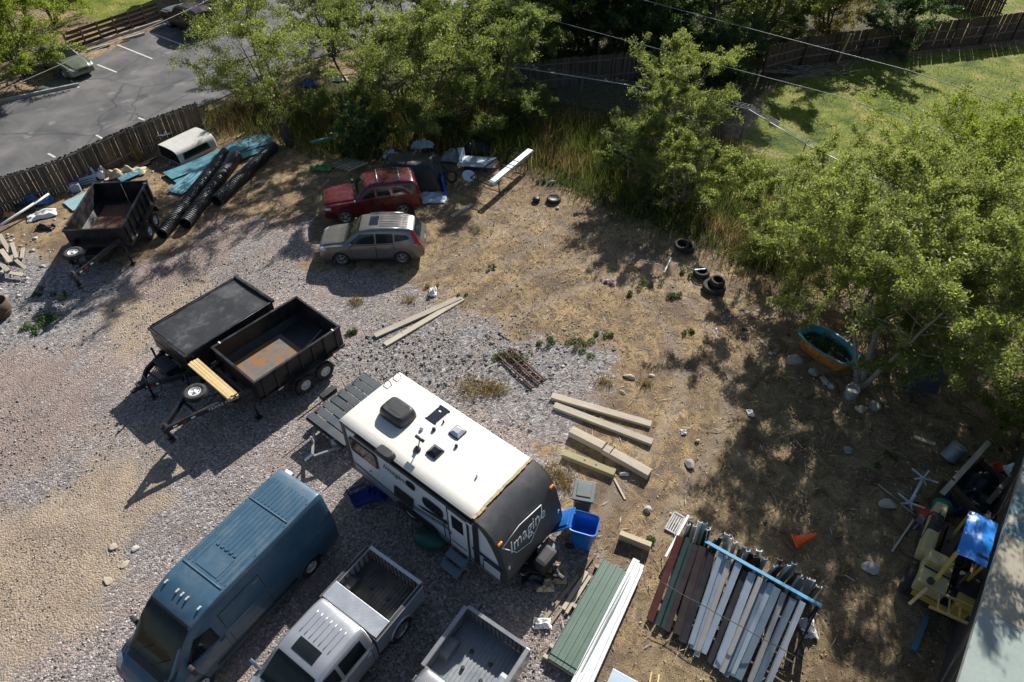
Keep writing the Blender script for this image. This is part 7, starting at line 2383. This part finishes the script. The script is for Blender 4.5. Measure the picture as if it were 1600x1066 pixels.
# white swivel base (two star feet on a column)
a_, b_ = G(1443, 747, .35), G(1422, 786, .3)
t = thing('star_base', 'white metal column with a star foot at each end', 'frame', flat((a_ + b_) / 2), 0)
O_ = flat((a_ + b_) / 2)
wm = M('white_metal', (.55, .6, .65), .4, .2)
MB().cyl(a_ - O_, b_ - O_, .045, n=10).obj('column', wm, t)
ax_ = (b_ - a_).normalized()
e1 = ax_.orthogonal().normalized()
e2 = ax_.cross(e1)
for c in (a_, b_):
    for k in range(5):
        an = 6.283 * k / 5 + .3
        d = e1 * math.cos(an) + e2 * math.sin(an)
        MB().bar(c - O_, c - O_ + d * (.42 if (c + d * .42).z > .03 else .30), .05, .035, up=ax_).obj('star_leg', wm, t)

# tub with blue rim and orange sides under the elm
g = flat(G(1285, 556))
hd = heading(G(1232, 524, .5), G(1306, 572, .5))
t = thing('painted_tub', 'open tub with turquoise rim and flaking orange sides under the elms', 'tub', g, hd)
osh = [(-1.15, -.05), (-.95, .55), (-.3, .75), (.5, .72), (1.0, .45), (1.22, -.1), (.95, -.45), (.2, -.55), (-.6, -.5), (-1.0, -.35)]
n = len(osh)
orng = M('flaking_orange', (.42, .17, .02), .8, var=.3, vscale=4, dirt=(.10, .075, .05), dfac=.9, dscale=5, drange=(.5, .6))
turq = M('turquoise_gelcoat', (.02, .22, .27), .35, var=.2, dirt=(.3, .4, .42), dfac=.3)
rings = []
for k, z in ((.78, 0), (.9, .25), (1.0, .58)):
    rings.append([(x * k, y * k, z) for x, y in osh] + [(osh[0][0] * k, osh[0][1] * k, z)])
MB().grid(rings).add(rings[0][:-1], [tuple(range(n))]).obj('outer_side', orng, t)
inn = [[(x * k, y * k, z) for x, y in osh + osh[:1]] for k, z in ((1.0, .585), (1.06, .60), (1.06, .63), (.93, .63), (.86, .3))]
MB().grid(inn).obj('rim', turq, t)
MB().add([(x * .88, y * .88, .34) for x, y in osh], [tuple(range(n))]).obj('soil', M('dark_soil', (.05, .04, .03), .95), t)
weed('green weeds growing inside the painted tub', 1290, 548, .6, 500, 399, wdm, .1, .5, .02, name='tub_weeds').location.z = .36
slab = flat(G(1438, 612))
single(MB().box((0, 0, .62), (1.15, .06, 1.25), bev=.01).box((.3, -.04, .62), (.06, .03, 1.2)).box((-.3, -.04, .62), (.06, .03, 1.2)), 'leaning_panel', M('dark_slate_panel', (.04, .045, .06), .6), 'dark slate panel leaning under the elms at the right', 'panel', slab, 0, (R(-28), 0, R(-12)))
# ------------------------------------------------------------ flat-roofed building at the lower right
RZ = 2.35
e0, e1 = G(1598, 732, RZ), G(1498, 1066, RZ)
de = (flat(e0) - flat(e1)).normalized()
ne = Vector((de.y, -de.x, 0))
hd = math.atan2(de.y, de.x)
Ltot = 15.0
O_ = flat(e1) - de * 5.0                       # local x along the eave, local -y into the building
bd = thing('shed_building', 'flat-roofed shed with patchwork roof at the lower right corner', 'building', O_, hd)
wallm = M('shed_wall', (.05, .045, .04), .9, var=.25)
MB().box((Ltot / 2 + .1, -4.15, RZ / 2 - .06), (Ltot - .5, 7.9, RZ - .12)).obj('wall', wallm, bd)
MB().box((Ltot / 2, -4.0, RZ - .06), (Ltot - .1, 7.95, .10)).obj('roof_deck', wallm, bd)
rf = {'pale': M('pale_green_roofing', (.27, .32, .29), .8, var=.15, vscale=1.2, dirt=(.25, .28, .25), dfac=.4),
      'tan': M('tan_roofing', (.31, .28, .21), .85, var=.15, vscale=1.2, dirt=(.28, .25, .2), dfac=.4),
      'peel': M('peeling_teal_roofing', (.06, .13, .15), .8, var=.2, vscale=2, dirt=(.42, .37, .31), dfac=.95, dscale=1.1, drange=(.46, .56))}
xs = [0, 4.2, 6.25, 7.2, 9.7, 12.4, Ltot]
for i, k in enumerate(('pale', 'pale', 'pale', 'tan', 'peel', 'peel')):
    MB().box(((xs[i] + xs[i + 1]) / 2, -4.0, RZ + .006 * (i % 2)), (xs[i + 1] - xs[i] + .05, 8.0, .03)).obj('roof_sheet', rf[k], bd)
MB().box((Ltot / 2, -.01, RZ - .07), (Ltot, .04, .16)).obj('fascia', M('grey_fascia', (.3, .31, .3), .7), bd)

# ------------------------------------------------------------ yellow tractor with blue canopy
t1, t2, t3, t4 = [flat(G(*q, 2.1)) for q in ((1517, 797), (1561, 815), (1543, 887), (1495, 862))]
ctr = (t1 + t2 + t3 + t4) / 4
hd = heading((t1 + t2) / 2, (t3 + t4) / 2)
L_, W_ = ((t1 - t4).length + (t2 - t3).length) / 2, ((t1 - t2).length + (t3 - t4).length) / 2
tr = thing('yellow_tractor', 'old yellow tractor under a square blue canopy beside the shed', 'tractor', ctr, hd)
yel = M('faded_yellow_paint', (.50, .36, .06), .55, .05, var=.2, dirt=(.30, .22, .10), dfac=.5, dscale=2)
cream = M('faded_cream_yellow', (.47, .40, .20), .6, var=.2, dirt=(.25, .2, .12), dfac=.4)
rows = [[(x, y, 2.12 - .05 * (x / L_ * 2) ** 2 - .03 * (y / W_ * 2) ** 2 + .018 * math.sin(x * 9 + y * 4) + .012 * math.sin(y * 13 - x * 5)) for y in np.linspace(-W_ / 2, W_ / 2, 17)] for x in np.linspace(-L_ / 2, L_ / 2, 21)]
can = MB().grid(rows).grid([[(a, b_, c - .02) for a, b_, c in r[::-1]] for r in rows]).obj('canopy', M('bright_blue_tarp', (.008, .20, .62), .4, var=.2), tr)
MB().box((L_ * .33, W_ * .28, 2.11), (.06, .28, .01)).obj('tear', blacktrim, can)
for sx in (-1, 1):
    for sy in (-1, 1):
        MB().bar((sx * L_ * .42, sy * W_ * .40, .7), (sx * L_ * .44, sy * W_ * .44, 2.06), .06, .06, up=(1, 0, 0)).obj('canopy_post', yel, tr)
MB().bar((L_ * .46, -W_ * .46, 2.0), (1.42, -W_ * .62, 1.0), .10, .05).obj('brace', yel, tr)
# chassis, hood, cowl, rear deck, side tank, seat
MB().box((.15, 0, .55), (2.7, .8, .3), bev=.03).obj('chassis', blacksteel, tr)
h_ = MB().box((1.08, -.42, .86), (.80, .72, .5), bev=.06).box((.62, -.45, .95), (.4, .62, .7), bev=.05).obj('hood', cream, tr)
MB().box((.95, -.42, 1.125), (.05, .64, .02)).obj('hood_seam', blacktrim, h_)
MB().cyl((1.34, -.5, 1.1), (1.34, -.5, 1.22), .09, n=12).obj('filler_cap', blacktrim, h_)
MB().box((.62, -.42, 1.22), (.42, .6, .12), bev=.03).obj('dashboard', yel, tr)
MB().box((-.55, -.78, .80), (2.0, .34, .5), bev=.08).obj('side_tank', cream, tr)
MB().box((1.22, .52, .82), (.62, .62, .42), bev=.05).obj('battery_box', yel, tr)
MB().box((-.1, .1, .86), (.5, .5, .14), bev=.05).box((-.36, .1, 1.12), (.12, .5, .5), bev=.05).obj('seat', blackp, tr)
rag_ = MB().box((.75, .42, .86), (.7, .7, .5), bev=.12).obj('engine', blackp, tr)
MB().lathe([(.2, 0), (.22, .02), (.2, .04), (.18, .02)], 18, 0, Matrix.Translation((.42, -.1, 1.35)) @ Matrix.Rotation(.5, 4, 'Y'), close=True).obj('steering_wheel', blacktrim, tr)
MB().cyl((.9, .15, 1.0), (.9, .15, 1.7), .035, n=8).obj('exhaust', rust, tr)
for x, r_w in ((-.75, .58), (1.0, .40)):
    for sy in (-1, 1):
        wheel(tr, x, sy * .80, r_w, r_w, .32, sy, 'dark')
MB().bar((1.5, -.7, .58), (1.5, .75, .58), .1, .2).obj('front_bumper', yel, tr)

# ladder lying in front of the tractor
a_, b_ = G(1452, 948, 1.0), G(1530, 985, 1.0)
c_ = G(1466, 926, 1.0)
hd2 = heading(a_, b_)
wd = abs((flat(c_) - flat(a_)).dot(Vector((-math.sin(hd2), math.cos(hd2), 0))))
ld = thing('wooden_ladder', 'yellowish wooden ladder laid across the tractor front', 'ladder', flat(a_) + Vector((0, 0, 1.0)), hd2 + .04)
Ll = 1.9
for y in (0, wd):
    MB().box((Ll / 2, y, 0), (Ll, .045, .09), bev=.006).obj('side_rail', pine, ld)
for k in range(7):
    MB().bar((.2 + k * (Ll - .35) / 6, 0, 0), (.2 + k * (Ll - .35) / 6, wd, 0), .04, .03).obj('rung', pine, ld)
MB().bar((-.12, wd * .9, .05), (-.45, -.15, -.05), .08, .05).obj('loose_slat', pine, ld)
single(MB().box((0, 0, .47), (1.5, .4, .94), bev=.02), 'dark_crate', blackp, 'dark crate under the wooden ladder', 'crate', flat(G(1492, 975)) + Vector((.25, .15, 0)), hd2)

# ------------------------------------------------------------ junk corner above the tractor
p, q = G(1545, 690, .75), G(1472, 772, .75)
bx = thing('timber_bin', 'dark open timber bin full of junk beside the shed roof', 'bin', flat(G(1535, 775)), 0)
O_ = flat(G(1535, 775))
c4 = [flat(v) - O_ for v in (G(1488, 752, .7), G(1535, 716, .7), G(1597, 768, .7), G(1545, 815, .7))]
for i in range(4):
    a, b = c4[i], c4[(i + 1) % 4]
    for z in (.12, .36, .60):
        MB().bar(a + Vector((0, 0, z)), b + Vector((0, 0, z)), .04, .2).obj('board', brownwood, bx)
    MB().box((a.x, a.y, .4), (.09, .09, .8)).obj('post', brownwood, bx)
mb = MB().add([v + Vector((0, 0, .18)) for v in c4], [(0, 1, 2, 3)])
mb.obj('bin_floor', M('black_liner', (.012, .012, .014), .8), bx)
beam('long weathered board leaning across the timber bin', (1546, 690), (1473, 771), .16, .05, aged, 'board', .74)
beam('dark board beside the star base', (1480, 752), (1458, 786), .22, .04, brownwood, 'board', .3)
beam('grey board leaning on the right of the timber bin', (1582, 742), (1545, 785), .14, .05, railwood, 'board', .7)
rag('dark tarp spilling inside the timber bin', (1540, 768), 1.6, 1.2, .6, darkt, 93).location.z = .15
rag('white bag at the edge of the shed roof', (1572, 756), .5, .6, .6, whitec, 94).location.z = .5
rag('dark blue sheet beside the tractor canopy', (1500, 790), 1.1, .8, .6, M('navy_sheet', (.012, .03, .06), .6, var=.4), 95)
g = flat(G(1551, 745))
t = thing('orange_bucket', 'orange bucket under the shrub behind the timber bin', 'bucket', g)
MB().lathe([(.20, 0), (.26, .48), (.24, .48), (.19, .04), (0.001, .04)], 20).obj('pail', orange, t)
MB().tube([(-.26, 0, .44), (-.2, .1, .58), (0, .14, .64), (.2, .1, .58), (.26, 0, .44)], .01, 5).obj('handle', steel, t)
g = flat(G(1482, 716))
t = thing('grey_drum', 'small grey drum behind the star base', 'drum', g, .5, None, (0, R(25)))
MB().lathe([(0.001, 0), (.26, 0), (.27, .03), (.26, .06), (.26, .5), (.27, .53), (.26, .56), (0.001, .56)], 20).obj('drum_shell', M('blue_grey_metal', (.2, .26, .3), .5, .3), t)
p, q = G(1436, 788, .2), G(1466, 826, .2)
L = (q - p).length
rows = []
for f in np.linspace(0, 1, 13):
    k = max(.03, math.sin(math.pi * f) ** .5)
    rows.append([(f * L, .27 * k * math.cos(a), .2 * k * math.sin(a)) for a in np.linspace(0, 2 * math.pi, 15)])
single(MB().grid(rows), 'red_hull', M('dull_red_plastic', (.30, .035, .015), .5, var=.3), 'dull red plastic hull lying below the star base', 'hull', p, heading(p, q))
g = flat(G(1466, 800))
single(MB().lathe([(0.001, 0), (.2, .04), (.3, .2), (.3, .32), (.2, .48), (.08, .54), (0.001, .55)], 18), 'green_ball', M('sea_green_plastic', (.015, .22, .14), .4), 'sea-green rounded float between the red hull and the tractor', 'float', g)
single(MB().box((0, 0, .15), (.34, .3, .3), bev=.03), 'grey_can', greyp, 'small grey box at the foot of the red hull', 'box', flat(G(1442, 816)), .4)
for i, (a, b) in enumerate((((1372, 757), (1405, 783)), ((1410, 790), (1432, 806)), ((1440, 815), (1428, 826)))):
    p, q = G(*a, .05), G(*b, .08)
    single(MB().cyl((0, 0, 0), q - p, .02, n=6), 'thin_rod', steel, ['thin rod left of the star base', 'thin rod under the star base', 'short rod by the grey box'][i], 'rod', p)
x, y, r_ = scatter(500, [gpoly([(1430, 760), (1500, 700), (1600, 720), (1600, 830), (1500, 830), (1440, 830)])], (8, 20), (7, 16), 96)
stone_field('junk_litter', x, y, r_, .06, .26, tint_mat('dark_junk', [(0, (.02, .02, .025)), (.5, (.10, .085, .07)), (.8, (.2, .17, .14)), (.92, (.05, .12, .2)), (1, (.45, .44, .42))]), 'dark mixed junk strewn around the timber bin', 1.3)
x, y, r_ = scatter(700, [gpoly([(1120, 470), (1180, 470), (1240, 510), (1230, 560), (1170, 545), (1120, 500)])], (6, 16), (14, 24), 98)
stone_field('burnt_litter', x, y, r_, .04, .22, tint_mat('ash_litter', [(0, (.03, .03, .03)), (.4, (.2, .18, .16)), (.7, (.45, .42, .38)), (1, (.68, .66, .63))]), 'ash, plaster and burnt litter around the tub end', 1.5)

# white truck bed corner at the bottom edge
g = flat(G(962, 1132))
wt = thing('white_tool_trailer', 'white sheet metal box just cut by the bottom edge of the photo', 'box', g, hd + R(8))
MB().box((0, 0, .55), (1.5, 1.0, 1.05), bev=.03).obj('box_body', whitesheet, wt)
MB().box((0, 0, 1.10), (1.54, 1.04, .04), bev=.01).box((-.2, 0, 1.13), (.9, .8, .015)).obj('lid', bluesheet, wt)
MB().box((.77, 0, .9), (.03, .2, .06)).obj('latch', chrome, wt)

# fallen branches against the board fence
bp = thing('branch_pile', 'heap of bare fallen branches at the foot of the board fence', 'branches', flat(G(1250, 112)))
r_ = np.random.default_rng(44)
for k in range(34):
    a = r_.uniform(-.4, .5)
    p0 = np.array([r_.uniform(-2.2, 2.4), r_.uniform(-.7, .5), r_.uniform(.02, .25)])
    c = curve(p0, (math.cos(a) * (1 if k % 2 else -1), math.sin(a), r_.uniform(-.02, .25)), r_.uniform(.8, 2.2), 6, r_, .18, -.04)
    for pt in c:
        pt[2] = max(.02, pt[2])
    MB().tube(c, [.035, .03, .024, .018, .012, .006], 5).obj('branch', greybark, bp)

# ------------------------------------------------------------ buildings glimpsed at the top edge
hs = thing('stone_house', 'pale stone house corner at the top edge beyond the car park', 'house', flat(G(262, 22)) + Vector((1.2, 2.5, 0)), .35)
stonew = M('pale_fieldstone', (.46, .39, .32), .9, var=.35, vscale=5, bmp=.8, bscale=8)
MB().box((2.2, 2, 1.5), (6.5, 4, 3.0)).obj('wall', stonew, hs)
MB().prism([(-2.4, 3.0), (0.0, 4.6), (2.4, 3.0)], -1.4, 5.8, 'x', 0, Matrix.Translation((0, 2, 0))).obj('roof', M('brown_shingle', (.13, .1, .08), .95, var=.3), hs)
w_ = MB().box((1.5, -.02, 1.6), (1.2, .06, 1.2)).obj('window', whitepaint, hs)
MB().box((1.5, -.05, 1.6), (1.05, .03, 1.05)).obj('pane', glass, w_)
sd = thing('garden_shed', 'small shed with pale grey-blue door glimpsed through the elms', 'shed', flat(G(678, 70)) + Vector((0, .6, 0)), -.1)
MB().box((.6, 1.2, 1.15), (3.6, 2.4, 2.3)).obj('wall', M('shed_brown', (.12, .09, .07), .9, var=.3), sd)
MB().box((.6, 1.15, 2.36), (4.0, 2.8, .14)).obj('roof', M('shed_roof_grey', (.24, .22, .21), .9, var=.3), sd)
dd = MB().box((-.3, -.03, 1.0), (.85, .06, 1.95)).obj('door', M('grey_blue_door', (.22, .30, .36), .6, var=.15), sd)
MB().box((0, -.08, 1.0), (.05, .06, .12)).obj('handle', chrome, dd)
